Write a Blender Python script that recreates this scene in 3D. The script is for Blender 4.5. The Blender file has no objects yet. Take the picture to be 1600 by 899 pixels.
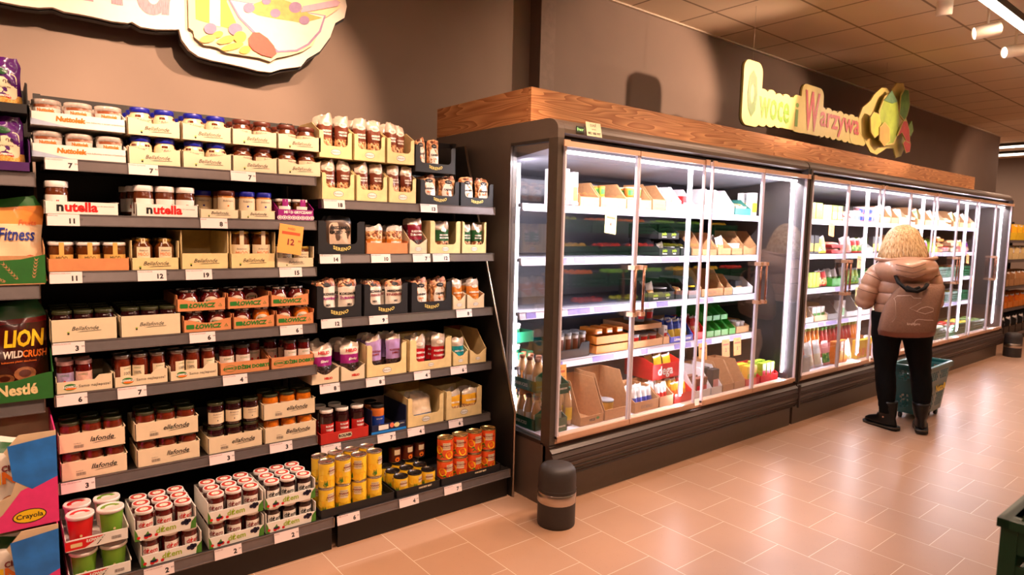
import bpy, bmesh, math, random
from mathutils import Vector, Matrix
sc = bpy.context.scene
COL = sc.collection
PI = math.pi
RND = random.Random(11)

# ------------------------------------------------------------------ camera
CAM_H, FPX = 1.445, 1001.3
_p, _w, _r = (math.radians(a) for a in (5.25907, 38.6783, 1.34576))
_f = Vector((math.sin(_w) * math.cos(_p), math.cos(_w) * math.cos(_p), -math.sin(_p)))
_rt = Vector((math.cos(_w), -math.sin(_w), 0)); _up = _rt.cross(_f)
VR = math.cos(_r) * _rt + math.sin(_r) * _up
VU = -math.sin(_r) * _rt + math.cos(_r) * _up
VF = _f
cam = bpy.data.objects.new('camera', bpy.data.cameras.new('camera'))
COL.objects.link(cam); sc.camera = cam
cam.matrix_world = Matrix(((VR.x, VU.x, -VF.x, 0), (VR.y, VU.y, -VF.y, 0), (VR.z, VU.z, -VF.z, CAM_H), (0, 0, 0, 1)))
cam.data.sensor_width = 36; cam.data.lens = FPX / 1600 * 36
cam.data.clip_start = .05; cam.data.clip_end = 200
cam.data.dof.use_dof = True; cam.data.dof.focus_distance = 2.9; cam.data.dof.aperture_fstop = 4.0

# ------------------------------------------------------------------ view, world, lights
sc.view_settings.view_transform = 'Standard'; sc.view_settings.look = 'None'
sc.view_settings.gamma = 1; sc.view_settings.use_curve_mapping = False
sc.view_settings.exposure = 0.0
sc.cycles.max_bounces = 7; sc.cycles.diffuse_bounces = 3; sc.cycles.glossy_bounces = 3
sc.cycles.transparent_max_bounces = 28; sc.cycles.transmission_bounces = 4
sc.cycles.caustics_reflective = False; sc.cycles.caustics_refractive = False
sc.cycles.sample_clamp_indirect = 4.0
w = bpy.data.worlds.new('world'); sc.world = w; w.use_nodes = True
w.node_tree.nodes['Background'].inputs[0].default_value = (1, .62, .42, 1)
w.node_tree.nodes['Background'].inputs[1].default_value = .05
WARM = (1, .62, .41); WARM2 = (1, .66, .46)

def lamp(name, kind, loc, target, power, color=WARM, **kw):
    d = bpy.data.lights.new(name, kind); d.energy = power; d.color = color
    for k, v in kw.items(): setattr(d, k, v)
    o = bpy.data.objects.new(name, d); COL.objects.link(o); o.location = loc
    o.rotation_euler = (Vector(target) - Vector(loc)).to_track_quat('-Z', 'Y').to_euler()
    return o
# linear ceiling luminaires (light of the long LED tubes)
for i, (lx, ly) in enumerate([(-1.5, 1.47), (1.6, 1.47), (4.7, 1.47), (7.8, 1.47), (10.9, 1.47),
                              (0, -2.2), (4, -2.2), (8, -2.2), (12.5, -2.2)]):
    o = lamp('linear_light', 'AREA', (lx, ly, 2.98), (lx, ly, 0), 26 if ly > 0 else 50, WARM2, shape='RECTANGLE', size=2.8, size_y=.07)
# track spots: (x, y, z, target, power, cone degrees)
SPOTS = [(0.75, 1.69, 2.93, (0.55, 3.67, 2.0), 250, 54),
         (1.55, 1.69, 2.93, (1.05, 3.67, 2.0), 260, 48),
         (-0.4, 1.69, 2.93, (-0.3, 3.2, 1.5), 150, 64),
         (1.1, 1.69, 2.93, (0.6, 2.7, .6), 150, 66),
         (2.05, 1.69, 2.93, (1.7, 2.7, .7), 130, 66),
         (3.0, 1.69, 2.93, (2.4, 2.2, 0), 95, 66),
         (5.58, 1.69, 2.93, (4.30, 3.56, 2.5), 360, 54),
         (6.3, 1.69, 2.93, (4.5, 3.4, 2.5), 60, 46),
         (4.4, 1.69, 2.93, (2.2, 2.4, .2), 110, 60),
         (5.0, 1.69, 2.93, (5.5, 1.9, .7), 70, 60),
         (7.5, 1.69, 2.93, (6.6, 3.0, 2.5), 120, 56),
         (9.0, 1.69, 2.93, (9.6, 2.6, .8), 80, 64),
         (10.5, 1.69, 2.93, (12.6, 3.3, 2.0), 160, 64)]
for (x, y, z, t, pw, cone) in SPOTS:
    lamp('spot_light', 'SPOT', (x, y, z), t, pw * .9, WARM, spot_size=math.radians(cone), spot_blend=.55, shadow_soft_size=.03)

# ------------------------------------------------------------------ helpers
def XP(px, z, Y):
    """x on the plane y=Y at height z that shows in photo column px"""
    t = (px - 800) / FPX
    v = VR - t * VF
    return -(v.y * Y + v.z * (z - CAM_H)) / v.x
def ZP(px, py, Y):
    d = VR * ((px - 800) / FPX) - VU * ((py - 449.5) / FPX) + VF
    t = Y / d.y
    return CAM_H + t * d.z
def PP(px, py, ax, val):
    d = VR * ((px - 800) / FPX) - VU * ((py - 449.5) / FPX) + VF
    o = Vector((0, 0, CAM_H)); t = (val - o[ax]) / d[ax]
    return o + t * d
def lin(c): return tuple(((x / 255) / 12.92 if x / 255 <= .04045 else ((x / 255 + .055) / 1.055) ** 2.4) for x in c)

MATS = {}
def M(name, col, rough=.5, metal=0, coat=0, noise=.08, scale=30, emit=0, spec=.5, stretch=None, bump=0):
    if name in MATS: return MATS[name]
    m = bpy.data.materials.new(name); m.use_nodes = True; MATS[name] = m
    nt = m.node_tree; b = nt.nodes['Principled BSDF']
    c = lin(col)
    b.inputs['Roughness'].default_value = rough; b.inputs['Metallic'].default_value = metal
    b.inputs['Coat Weight'].default_value = coat; b.inputs['Coat Roughness'].default_value = .08
    b.inputs['Specular IOR Level'].default_value = spec
    b.inputs['Base Color'].default_value = (*c, 1)
    if noise or bump:
        tc = nt.nodes.new('ShaderNodeTexCoord'); mp = nt.nodes.new('ShaderNodeMapping')
        mp.inputs['Scale'].default_value = stretch or (1, 1, 1)
        n = nt.nodes.new('ShaderNodeTexNoise'); n.inputs['Scale'].default_value = scale; n.inputs['Detail'].default_value = 3
        nt.links.new(tc.outputs['Object'], mp.inputs[0]); nt.links.new(mp.outputs[0], n.inputs['Vector'])
        r = nt.nodes.new('ShaderNodeValToRGB')
        r.color_ramp.elements[0].position = .3; r.color_ramp.elements[1].position = .7
        r.color_ramp.elements[0].color = (*[x * (1 - noise) for x in c], 1)
        r.color_ramp.elements[1].color = (*[min(1, x * (1 + noise)) for x in c], 1)
        nt.links.new(n.outputs[0], r.inputs[0]); nt.links.new(r.outputs[0], b.inputs['Base Color'])
        if bump:
            bp = nt.nodes.new('ShaderNodeBump'); bp.inputs['Strength'].default_value = bump; bp.inputs['Distance'].default_value = .01
            nt.links.new(n.outputs[0], bp.inputs['Height']); nt.links.new(bp.outputs[0], b.inputs['Normal'])
    if emit:
        b.inputs['Emission Color'].default_value = (*c, 1); b.inputs['Emission Strength'].default_value = emit
    return m
def ramp_mat(name, kind, scale, stops, rough=.45, coat=0, stretch=(1, 1, 1), bump=.0, metal=0):
    """voronoi / noise / wave driven colour"""
    if name in MATS: return MATS[name]
    m = bpy.data.materials.new(name); m.use_nodes = True; MATS[name] = m
    nt = m.node_tree; b = nt.nodes['Principled BSDF']
    b.inputs['Roughness'].default_value = rough; b.inputs['Coat Weight'].default_value = coat; b.inputs['Metallic'].default_value = metal
    tc = nt.nodes.new('ShaderNodeTexCoord'); mp = nt.nodes.new('ShaderNodeMapping'); mp.inputs['Scale'].default_value = stretch
    nt.links.new(tc.outputs['Object'], mp.inputs[0])
    if kind == 'voronoi':
        t = nt.nodes.new('ShaderNodeTexVoronoi'); t.inputs['Scale'].default_value = scale; out = t.outputs['Color']
        hgt = t.outputs['Distance']
    elif kind == 'noise':
        t = nt.nodes.new('ShaderNodeTexNoise'); t.inputs['Scale'].default_value = scale; t.inputs['Detail'].default_value = 4; out = t.outputs[0]; hgt = out
    nt.links.new(mp.outputs[0], t.inputs['Vector'])
    r = nt.nodes.new('ShaderNodeValToRGB'); cr = r.color_ramp
    while len(cr.elements) < len(stops): cr.elements.new(.5)
    for e, (pos, c) in zip(cr.elements, stops): e.position = pos; e.color = (*lin(c), 1)
    nt.links.new(out, r.inputs[0]); nt.links.new(r.outputs[0], b.inputs['Base Color'])
    if bump:
        bp = nt.nodes.new('ShaderNodeBump'); bp.inputs['Strength'].default_value = bump; bp.inputs['Distance'].default_value = .01
        bp.invert = kind == 'voronoi'
        nt.links.new(hgt, bp.inputs['Height']); nt.links.new(bp.outputs[0], b.inputs['Normal'])
    return m

class MB:
    def __init__(s): s.v, s.f, s.m, s.sm, s.mats = [], [], [], [], []
    def mi(s, mat):
        if mat not in s.mats: s.mats.append(mat)
        return s.mats.index(mat)
    def face(s, idx, mat, smooth=False): s.f.append(idx); s.m.append(s.mi(mat)); s.sm.append(smooth)
    def box(s, a, b, mat):
        i = len(s.v); x0, y0, z0 = a; x1, y1, z1 = b
        s.v += [(x0, y0, z0), (x1, y0, z0), (x1, y1, z0), (x0, y1, z0), (x0, y0, z1), (x1, y0, z1), (x1, y1, z1), (x0, y1, z1)]
        for q in ((0, 3, 2, 1), (4, 5, 6, 7), (0, 1, 5, 4), (1, 2, 6, 5), (2, 3, 7, 6), (3, 0, 4, 7)): s.face([i + k for k in q], mat)
        return s
    def prism(s, pts, axis, a, b, mat, smooth=False):
        """pts are 2D in the plane of the other two axes, extruded along axis from a to b"""
        i = len(s.v); n = len(pts)
        def mk(p, t):
            return {0: (t, p[0], p[1]), 1: (p[0], t, p[1]), 2: (p[0], p[1], t)}[axis]
        s.v += [mk(p, a) for p in pts] + [mk(p, b) for p in pts]
        area = sum(pts[k][0] * pts[(k + 1) % n][1] - pts[(k + 1) % n][0] * pts[k][1] for k in range(n))
        flip = (area > 0) != (axis == 1)
        if a > b: flip = not flip
        A = list(range(i, i + n)); B = list(range(i + n, i + 2 * n))
        s.face(A[::-1] if flip else A, mat); s.face(B if flip else B[::-1], mat)
        for k in range(n):
            q = [A[k], A[(k + 1) % n], B[(k + 1) % n], B[k]]
            s.face(q if flip else q[::-1], mat, smooth)
        return s
    def flat(s, pts, y, mat):
        """flat polygon in xz facing -y"""
        i = len(s.v); s.v += [(p[0], y, p[1]) for p in pts]
        n = len(pts); area = sum(pts[k][0] * pts[(k + 1) % n][1] - pts[(k + 1) % n][0] * pts[k][1] for k in range(n))
        idx = list(range(i, i + n)); s.face(idx if area > 0 else idx[::-1], mat); return s
    def lathe(s, prof, mats, n=18, c=(0, 0), a0=0, a1=2 * PI, smooth=True):
        """prof [(r,z)...]; mats one material or one per segment"""
        full = abs(a1 - a0 - 2 * PI) < 1e-6; m = n if full else n + 1; i = len(s.v)
        for (r, z) in prof:
            for k in range(m):
                a = a0 + (a1 - a0) * k / n
                s.v.append((c[0] + r * math.cos(a), c[1] + r * math.sin(a), z))
        for j in range(len(prof) - 1):
            mt = mats[j] if isinstance(mats, (list, tuple)) else mats
            for k in range(n):
                k2 = (k + 1) % m
                s.face([i + j * m + k, i + j * m + k2, i + (j + 1) * m + k2, i + (j + 1) * m + k], mt, smooth)
        return s
    def tube(s, pts, r, mat, n=8, cap=True):
        pts = [Vector(p) for p in pts]; i = len(s.v); rs = r if isinstance(r, (list, tuple)) else [r] * len(pts)
        for k, p in enumerate(pts):
            t = (pts[min(k + 1, len(pts) - 1)] - pts[max(k - 1, 0)]).normalized()
            u = t.cross(Vector((0, 0, 1)) if abs(t.z) < .95 else Vector((1, 0, 0))).normalized(); v = t.cross(u)
            for j in range(n):
                a = 2 * PI * j / n; s.v.append(tuple(p + rs[k] * (math.cos(a) * u + math.sin(a) * v)))
        for k in range(len(pts) - 1):
            for j in range(n):
                s.face([i + k * n + j, i + k * n + (j + 1) % n, i + (k + 1) * n + (j + 1) % n, i + (k + 1) * n + j][::-1], mat, True)
        if cap:
            s.face([i + j for j in range(n)], mat); s.face([i + (len(pts) - 1) * n + j for j in range(n)][::-1], mat)
        return s
    def loft(s, rings, mat, smooth=True, cap=True, close=True):
        i = len(s.v); n = len(rings[0])
        for r in rings: s.v += [tuple(p) for p in r]
        for k in range(len(rings) - 1):
            mt = mat[k] if isinstance(mat, (list, tuple)) else mat
            for j in range(n if close else n - 1):
                s.face([i + k * n + j, i + k * n + (j + 1) % n, i + (k + 1) * n + (j + 1) % n, i + (k + 1) * n + j], mt, smooth)
        if cap:
            m0 = mat[0] if isinstance(mat, (list, tuple)) else mat; m1 = mat[-1] if isinstance(mat, (list, tuple)) else mat
            s.face([i + j for j in range(n)][::-1], m0); s.face([i + (len(rings) - 1) * n + j for j in range(n)], m1)
        return s
    def add_mesh(s, me, off=(0, 0, 0), mat=None):
        i = len(s.v); s.v += [tuple(Vector(v.co) + Vector(off)) for v in me.vertices]
        for p in me.polygons:
            s.face([i + k for k in p.vertices], mat or me.materials[p.material_index], p.use_smooth)
        return s
    def mesh(s, name):
        me = bpy.data.meshes.new(name); me.from_pydata(s.v, [], s.f)
        for mt in s.mats: me.materials.append(mt)
        me.polygons.foreach_set('material_index', s.m); me.polygons.foreach_set('use_smooth', s.sm); me.update()
        return me

def rrect(x0, z0, x1, z1, r, n=4):
    out = []
    for cx, cz, a in ((x1 - r, z1 - r, 0), (x0 + r, z1 - r, 90), (x0 + r, z0 + r, 180), (x1 - r, z0 + r, 270)):
        for k in range(n + 1):
            t = math.radians(a + 90 * k / n); out.append((cx + r * math.cos(t), cz + r * math.sin(t)))
    return out
def ell(cx, cz, rx, rz, n=20): return [(cx + rx * math.cos(2 * PI * k / n), cz + rz * math.sin(2 * PI * k / n)) for k in range(n)]

_tx = {}
def text(s, size, mat, shear=0, bold=0, sx=1, wrap=None, at=(0, 0), y=-.0008, align='CENTER', space=1):
    """flat lettering in the xz plane facing -y, or wrapped round a cylinder of radius wrap"""
    key = (s, size, mat.name, shear, bold, sx, wrap, at, y, align, space)
    if key in _tx: return _tx[key]
    cu = bpy.data.curves.new('lettering', 'FONT'); cu.body = s; cu.size = size; cu.align_x = align; cu.align_y = 'CENTER'
    cu.shear = shear; cu.offset = bold; cu.resolution_u = 2; cu.space_character = space
    ob = bpy.data.objects.new('lettering', cu)
    me = bpy.data.meshes.new_from_object(ob)
    bpy.data.objects.remove(ob); me.materials.clear(); me.materials.append(mat)
    for v in me.vertices:
        x, z = v.co.x * sx + at[0], v.co.y + at[1]
        if wrap: v.co = (wrap * math.sin(x / wrap), -wrap * math.cos(x / wrap), z)
        else: v.co = (x, y, z)
    _tx[key] = me
    return me

def prop(o, label=None, cat=None, group=None, kind=None):
    if label: o['label'] = label
    if cat: o['category'] = cat
    if group: o['group'] = group
    if kind: o['kind'] = kind
    return o
def obj(name, me, parent=None, loc=None, rz=0, label=None):
    if isinstance(me, MB): me = me.mesh(name)
    o = bpy.data.objects.new(name, me); COL.objects.link(o)
    if parent: o.parent = parent
    if loc: o.location = loc
    if rz: o.rotation_euler = (0, 0, rz)
    if label: o['label'] = label
    return o
def thing(name, label, cat, loc=(0, 0, 0), rz=0, group=None, rot=None, scale=None):
    o = bpy.data.objects.new(name, None); COL.objects.link(o); o.location = loc
    o.rotation_euler = rot or (0, 0, rz); o.empty_display_size = .05
    if scale: o.scale = scale
    return prop(o, label, cat, group)
def struct(name, me): return prop(obj(name, me), kind='structure')
def inst(proto, name, label, cat, loc, rz=0, group=None, rot=None, scale=None):
    """proto: list of (part name, mesh, [sub parts]); every part copied into a thing of its own"""
    if len(proto) == 1 and not proto[0][2:]:
        o = obj(name, proto[0][1], None, loc, rz); prop(o, label, cat, group)
        if rot: o.rotation_euler = rot
        if scale: o.scale = scale
        return o
    r = thing(name, label, cat, loc, rz, group, rot, scale)
    for pt in proto:
        c = obj(pt[0], pt[1], r)
        for sp in (pt[2] if len(pt) > 2 else []): obj(sp[0], sp[1], c)
    return r
ORD = ['first', 'second', 'third', 'fourth', 'fifth', 'sixth', 'seventh', 'eighth', 'ninth', 'tenth', 'eleventh', 'twelfth']
def colname(i, n):
    if n == 1: return 'alone'
    if i == 0: return 'left'
    if i == n - 1: return 'right'
    if n == 3: return 'middle'
    return ORD[i]

# ------------------------------------------------------------------ materials
white = M('white_card', (236, 226, 210), .5); cream = M('cream_card', (233, 208, 150), .55)
paper = M('paper_white', (240, 236, 228), .6, noise=.02); kraft = M('kraft_card', (192, 142, 96), .7, noise=.1, scale=60)
okraft = M('orange_kraft', (214, 140, 88), .65); black_card = M('black_card', (26, 25, 27), .55)
ink = M('ink_black', (20, 18, 18), .6, noise=0); inkred = M('ink_red', (206, 26, 22), .5, noise=0); inkdred = M('ink_dark_red', (130, 40, 40), .6, noise=0)
green = M('ink_green', (40, 120, 40), .5, noise=.05); lime = M('ink_lime', (160, 190, 40), .5, noise=0); inkgrey = M('ink_grey', (110, 100, 95), .6, noise=0)
purple = M('purple_card', (150, 20, 120), .5); navy = M('blue_lid', (22, 28, 150), .35, noise=.03)
yellowp = M('ink_yellow', (250, 205, 30), .5, noise=.03); orange = M('ink_orange', (240, 120, 30), .5, noise=.03)
blackm = M('black_metal', (24, 20, 18), .45, noise=.05); darkm = M('dark_fixture', (30, 25, 22), .5, noise=.05)
railm = M('price_rail_grey', (126, 118, 118), .25, metal=.5, noise=.05)
steel = M('brushed_steel', (190, 180, 170), .28, metal=1, noise=.08, scale=20, stretch=(1, 1, 30))
lidsilver = M('lid_silver', (170, 165, 160), .3, metal=.9); lidblack = M('lid_black', (28, 26, 24), .3, coat=.5)
lidwhite = M('lid_white', (238, 230, 224), .35); lidbrown = M('lid_brown', (84, 34, 20), .35); lidgold = M('lid_gold', (200, 160, 70), .3, metal=.8)
lidgreen = M('lid_dark_green', (52, 54, 30), .3, coat=.4)
jamred = M('jam_red', (88, 12, 10), .12, coat=1, noise=.3, scale=60); jamdark = M('jam_dark', (40, 8, 12), .12, coat=1, noise=.3, scale=60)
jamor = M('jam_orange', (206, 110, 18), .12, coat=1, noise=.25, scale=60); honey = M('honey_dark', (90, 44, 12), .1, coat=1, noise=.2)
choc = M('chocolate', (96, 46, 22), .15, coat=1, noise=.1); cremeswirl = M('cream_swirl', (238, 208, 160), .15, coat=1, noise=.06)
peanut = M('peanut', (206, 132, 62), .15, coat=1, noise=.1); jambrown = M('jam_brown', (104, 34, 14), .12, coat=1, noise=.3, scale=50)
lab = M('label_cream', (232, 214, 180), .55, noise=.03)
film = M('clear_film', (225, 225, 225), .15, noise=.1, coat=1)

# ------------------------------------------------------------------ room
# floor: ~29 cm tiles in half-bond rows running along y, thin light joints, speckled
def floor_mat():
    m = bpy.data.materials.new('floor_tiles'); m.use_nodes = True; nt = m.node_tree; b = nt.nodes['Principled BSDF']
    L = nt.links.new
    tc = nt.nodes.new('ShaderNodeTexCoord'); mp = nt.nodes.new('ShaderNodeMapping')
    mp.inputs['Rotation'].default_value = (0, 0, PI / 2); mp.inputs['Location'].default_value = (.154, -.1875, 0)
    br = nt.nodes.new('ShaderNodeTexBrick'); br.inputs['Scale'].default_value = 1
    br.inputs['Brick Width'].default_value = .289 * 1.0; br.inputs['Row Height'].default_value = .29
    br.inputs['Mortar Size'].default_value = .0014; br.inputs['Mortar Smooth'].default_value = .2; br.offset = .5
    br.inputs['Color1'].default_value = (*lin((190, 150, 122)), 1); br.inputs['Color2'].default_value = (*lin((182, 143, 116)), 1)
    br.inputs['Mortar'].default_value = (*lin((232, 216, 196)), 1)
    L(tc.outputs['Object'], mp.inputs[0]); L(mp.outputs[0], br.inputs['Vector'])
    v = nt.nodes.new('ShaderNodeTexVoronoi'); v.inputs['Scale'].default_value = 55
    L(tc.outputs['Object'], v.inputs['Vector'])
    r = nt.nodes.new('ShaderNodeValToRGB'); r.color_ramp.elements[0].position = .045; r.color_ramp.elements[0].color = (.25, .2, .18, 1)
    r.color_ramp.elements[1].position = .075; r.color_ramp.elements[1].color = (1, 1, 1, 1); L(v.outputs['Distance'], r.inputs[0])
    n = nt.nodes.new('ShaderNodeTexNoise'); n.inputs['Scale'].default_value = 1.7; n.inputs['Detail'].default_value = 6; L(tc.outputs['Object'], n.inputs['Vector'])
    r2 = nt.nodes.new('ShaderNodeValToRGB'); r2.color_ramp.elements[0].color = (.88, .88, .88, 1); r2.color_ramp.elements[0].position = .35; r2.color_ramp.elements[1].position = .65
    L(n.outputs[0], r2.inputs[0])
    x = nt.nodes.new('ShaderNodeMixRGB'); x.blend_type = 'MULTIPLY'; x.inputs[0].default_value = .8
    x2 = nt.nodes.new('ShaderNodeMixRGB'); x2.blend_type = 'MULTIPLY'; x2.inputs[0].default_value = 1
    L(br.outputs['Color'], x.inputs[1]); L(r.outputs[0], x.inputs[2]); L(x.outputs[0], x2.inputs[1]); L(r2.outputs[0], x2.inputs[2])
    L(x2.outputs[0], b.inputs['Base Color']); b.inputs['Roughness'].default_value = .33; b.inputs['Specular IOR Level'].default_value = .4
    return m
FX0, FX1, FY0, FY1, CZ = -4.5, 19, -7.5, 8, 3.22
struct('floor', MB().box((FX0, FY0, -.1), (FX1, FY1, 0), floor_mat()))
def ceil_mat():
    m = bpy.data.materials.new('ceiling_panels'); m.use_nodes = True; nt = m.node_tree; b = nt.nodes['Principled BSDF']; L = nt.links.new
    tc = nt.nodes.new('ShaderNodeTexCoord'); mp = nt.nodes.new('ShaderNodeMapping'); mp.inputs['Location'].default_value = (-3.98, -2.592, 0)
    br = nt.nodes.new('ShaderNodeTexBrick'); br.offset = 0; br.inputs['Scale'].default_value = 1
    br.inputs['Brick Width'].default_value = .6; br.inputs['Row Height'].default_value = .595; br.inputs['Mortar Size'].default_value = .011
    br.inputs['Mortar Smooth'].default_value = .3
    br.inputs['Color1'].default_value = (*lin((232, 212, 186)), 1); br.inputs['Color2'].default_value = (*lin((226, 206, 180)), 1)
    br.inputs['Mortar'].default_value = (*lin((150, 128, 104)), 1)
    L(tc.outputs['Object'], mp.inputs[0]); L(mp.outputs[0], br.inputs['Vector']); L(br.outputs['Color'], b.inputs['Base Color'])
    b.inputs['Roughness'].default_value = .85
    return m
struct('ceiling', MB().box((FX0, FY0, CZ), (FX1, FY1, CZ + .1), ceil_mat()))
wallm = M('wall_taupe', (150, 130, 116), .75, noise=.03, scale=4); walld = M('wall_dark', (124, 106, 95), .75, noise=.03, scale=4)
struct('wall_back_left', MB().box((FX0, 3.67, 0), (3.05, 3.9, CZ), wallm))
struct('wall_back_right', MB().box((3.05, 3.56, 0), (13.54, 3.9, CZ), walld))
struct('trim_1', MB().box((3.052, 3.553, 0), (3.19, 3.56, CZ), M('pilaster', (128, 110, 99), .7)))
struct('wall_far', MB().box((17.2, FY0, 0), (17.5, FY1, CZ), walld))
struct('wall_beyond', MB().box((13.54, 6.8, 0), (17.2, 7.0, CZ), walld))
struct('wall_opposite', MB().box((FX0, -7.4, 0), (FX1, -7.2, CZ), walld))
struct('wall_left', MB().box((-4.4, FY0, 0), (-4.2, FY1, CZ), walld))
struct('trim_2', MB().prism([(3.56, CZ), (3.535, CZ), (3.535, CZ - .012), (3.56, CZ - .012)], 0, 3.05, 13.54, M('ceiling_edge_trim', (200, 186, 168), .6)))

# ------------------------------------------------------------------ gondola shelving
def rail_prism(mb, x0, x1, y, z, h, mat, t=.012):
    """price rail: channel leaning back a little, lip at top and bottom"""
    mb.prism([(y, z), (y - .003, z), (y - .011, z - h), (y + .001, z - h), (y + .010, z - .004)], 0, x0, x1, mat)
    mb.prism([(y - .006, z), (y - .006, z - .004), (y + .002, z - .004), (y + .002, z)], 0, x0, x1, mat)
    mb.prism([(y - .016, z - h), (y - .016, z - h + .004), (y - .002, z - h + .004), (y - .002, z - h)], 0, x0, x1, mat)
def gondola(x0, x1, shelves, name_label, ysh=2.80, ybase=2.61, zbase=.157, hrail=.042, right_panel=False, left_panel=False, top=1.93, yb=3.22, railmat=None):
    g = thing('shelving_unit', name_label, 'shelving', ((x0 + x1) / 2, 2.9, 0), group='wall shelving units')
    ox = (x0 + x1) / 2; oy = 2.9
    def part(nm, mb, p=g, lab=None): return obj(nm, mb, p, (0, 0, 0), label=lab)
    def B(a, b, m, mb=None): return (mb or MB()).box((a[0] - ox, a[1] - oy, a[2]), (b[0] - ox, b[1] - oy, b[2]), m)
    part('back_panel', B((x0 + .01, yb, .1), (x1 - .01, yb + .02, top), blackm))
    pl = B((x0 + .012, ybase + .015, 0), (x1 - .012, ybase + .03, zbase - .045), blackm); part('plinth', pl)
    for xx in (x0 + .014, x1 - .014):
        up = B((xx - .012, yb - .03, 0), (xx + .012, yb, top), darkm); part('upright', up)
    for z, yf in [(zz, ysh) for zz in shelves] + [(zbase, ybase)]:
        sh = B((x0 + .015, yf + .012, z - .03), (x1 - .015, yb, z - .001), darkm)
        s = part('shelf', sh)
        rm = MB(); rail_prism(rm, x0 + .012 - ox, x1 - .012 - ox, yf - oy, z, hrail, railmat or railm)
        B((x0 + .010, yf - .012, z - hrail), (x0 + .013, yf + .03, z), steel, rm); B((x1 - .013, yf - .012, z - hrail), (x1 - .010, yf + .03, z), steel, rm)
        obj('price_rail', rm, s)
    for flag, xx in ((left_panel, x0), (right_panel, x1)):
        if flag:
            pts = [(3.22, 0), (2.60, 0), (2.60, .47), (3.11, 1.91), (3.22, 1.91)]
            mb = MB().prism([(p[0] - oy, p[1]) for p in pts], 0, xx - ox - .002, xx - ox + .012, darkm)
            part('side_panel', mb)
            e = MB().tube([(xx - ox + .005, p[0] - oy - .004, p[1]) for p in pts[1:4]], .007, steel); part('panel_edge', e)
    return g
S1 = [1.655, 1.459, 1.253, .997, .806, .477]; S2 = [1.557, 1.309, 1.013, .711, .422]
gondola(.122, 1.118, S1, 'dark metal shelving bay stocked with spreads, honey and jam jars')
gondola(1.122, 2.112, S2, 'dark metal shelving bay stocked with bagged nuts and canned fruit', right_panel=True)
gondola(-.88, .116, [1.60, 1.21, .80], 'dark metal shelving bay at the left edge, stocked with cereal bags', zbase=.09, top=1.9, hrail=.05)

# price tags ------------------------------------------------------
tagw = M('tag_paper', (238, 222, 220), .45, noise=.01); tagor = M('tag_orange', (250, 168, 84), .5, noise=.02)
NAMES = ['MIÓD WIELOKWIATOWY', 'KREM ORZECHOWY', 'POWIDŁA ŚLIWKOWE', 'DŻEM NISKOSŁODZONY', 'KONFITURA', 'BAKALIE', 'MIESZANKA ORZECHÓW', 'OWOCE W SYROPIE']
def price_tag(px0, px1, z, Y, price, where, hrail=.042, k=[0], name=None):
    x0, x1 = XP(px0, z - .02, Y), XP(px1, z - .02, Y); wd = x1 - x0
    k[0] += 1
    h = hrail * .98
    mb = MB().box((-wd / 2, -.0006, -h / 2), (wd / 2, .0006, h / 2), tagw)
    o = obj('price_tag', mb, None, ((x0 + x1) / 2, Y - .0135, z - hrail * .5)); o.rotation_euler = (math.radians(-9), 0, 0)
    prop(o, f'white price tag reading {price} on the {where}', 'price tag', group='white shelf price tags')
    obj('printed_price', text(price, h * .6, ink, bold=.0012, at=(wd * .26, -h * .1)), o)
    obj('printed_cents', text('99', h * .24, ink, at=(wd * .26 + len(price) * h * .24 + .008, h * .06)), o)
    obj('printed_name', text(name or NAMES[k[0] % len(NAMES)], h * .16, inkdred, at=(-wd * .48, h * .36), align='LEFT', sx=.8), o)
TOPN = ['top', 'second', 'third', 'fourth', 'fifth', 'sixth', 'bottom']
T1 = [[(70, 121, '7'), (200, 246, '7'), (359, 398, '7')], [(73, 124, '11'), (312, 354, '8')],
      [(77, 128, '11'), (214, 259, '12'), (289, 330, '19'), (435, 470, '15')], [(81, 132, '3'), (295, 335, '6'), (436, 471, '6')],
      [(88, 136, '6'), (183, 228, '7'), (347, 385, '4')], [(95, 148, '3'), (326, 365, '3'), (420, 455, '3')], [(224, 271, '2'), (334, 376, '2'), (427, 465, '2')]]
T2 = [[(504, 537, '18'), (655, 681, '13')], [(498, 530, '14'), (578, 608, '10'), (643, 670, '7'), (674, 700, '12')],
      [(500, 532, '12'), (575, 604, '9'), (711, 735, '8')], [(498, 529, '8'), (570, 599, '8'), (645, 670, '4'), (702, 727, '6')],
      [(500, 531, '6'), (588, 616, '7'), (635, 661, '4'), (699, 721, '6')], [(525, 560, '6'), (622, 652, '4'), (692, 719, '7')]]
for T, S, bay in ((T1, S1 + [.157], 'jam bay'), (T2, S2 + [.157], 'nut bay')):
    for i, row in enumerate(T):
        z = S[i]; Y = 2.61 if z < .2 else 2.80
        nm = 'bottom' if z < .2 else TOPN[i]
        seen = [r[2] for r in row]
        for j, (a, b, pr) in enumerate(row):
            pos = '' if seen.count(pr) == 1 else (', ' + ('left' if j == 0 else 'right' if j == len(row) - 1 else 'middle') + ' one')
            price_tag(a, b, z, Y, pr, f'{nm} shelf rail of the {bay}{pos}')

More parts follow.
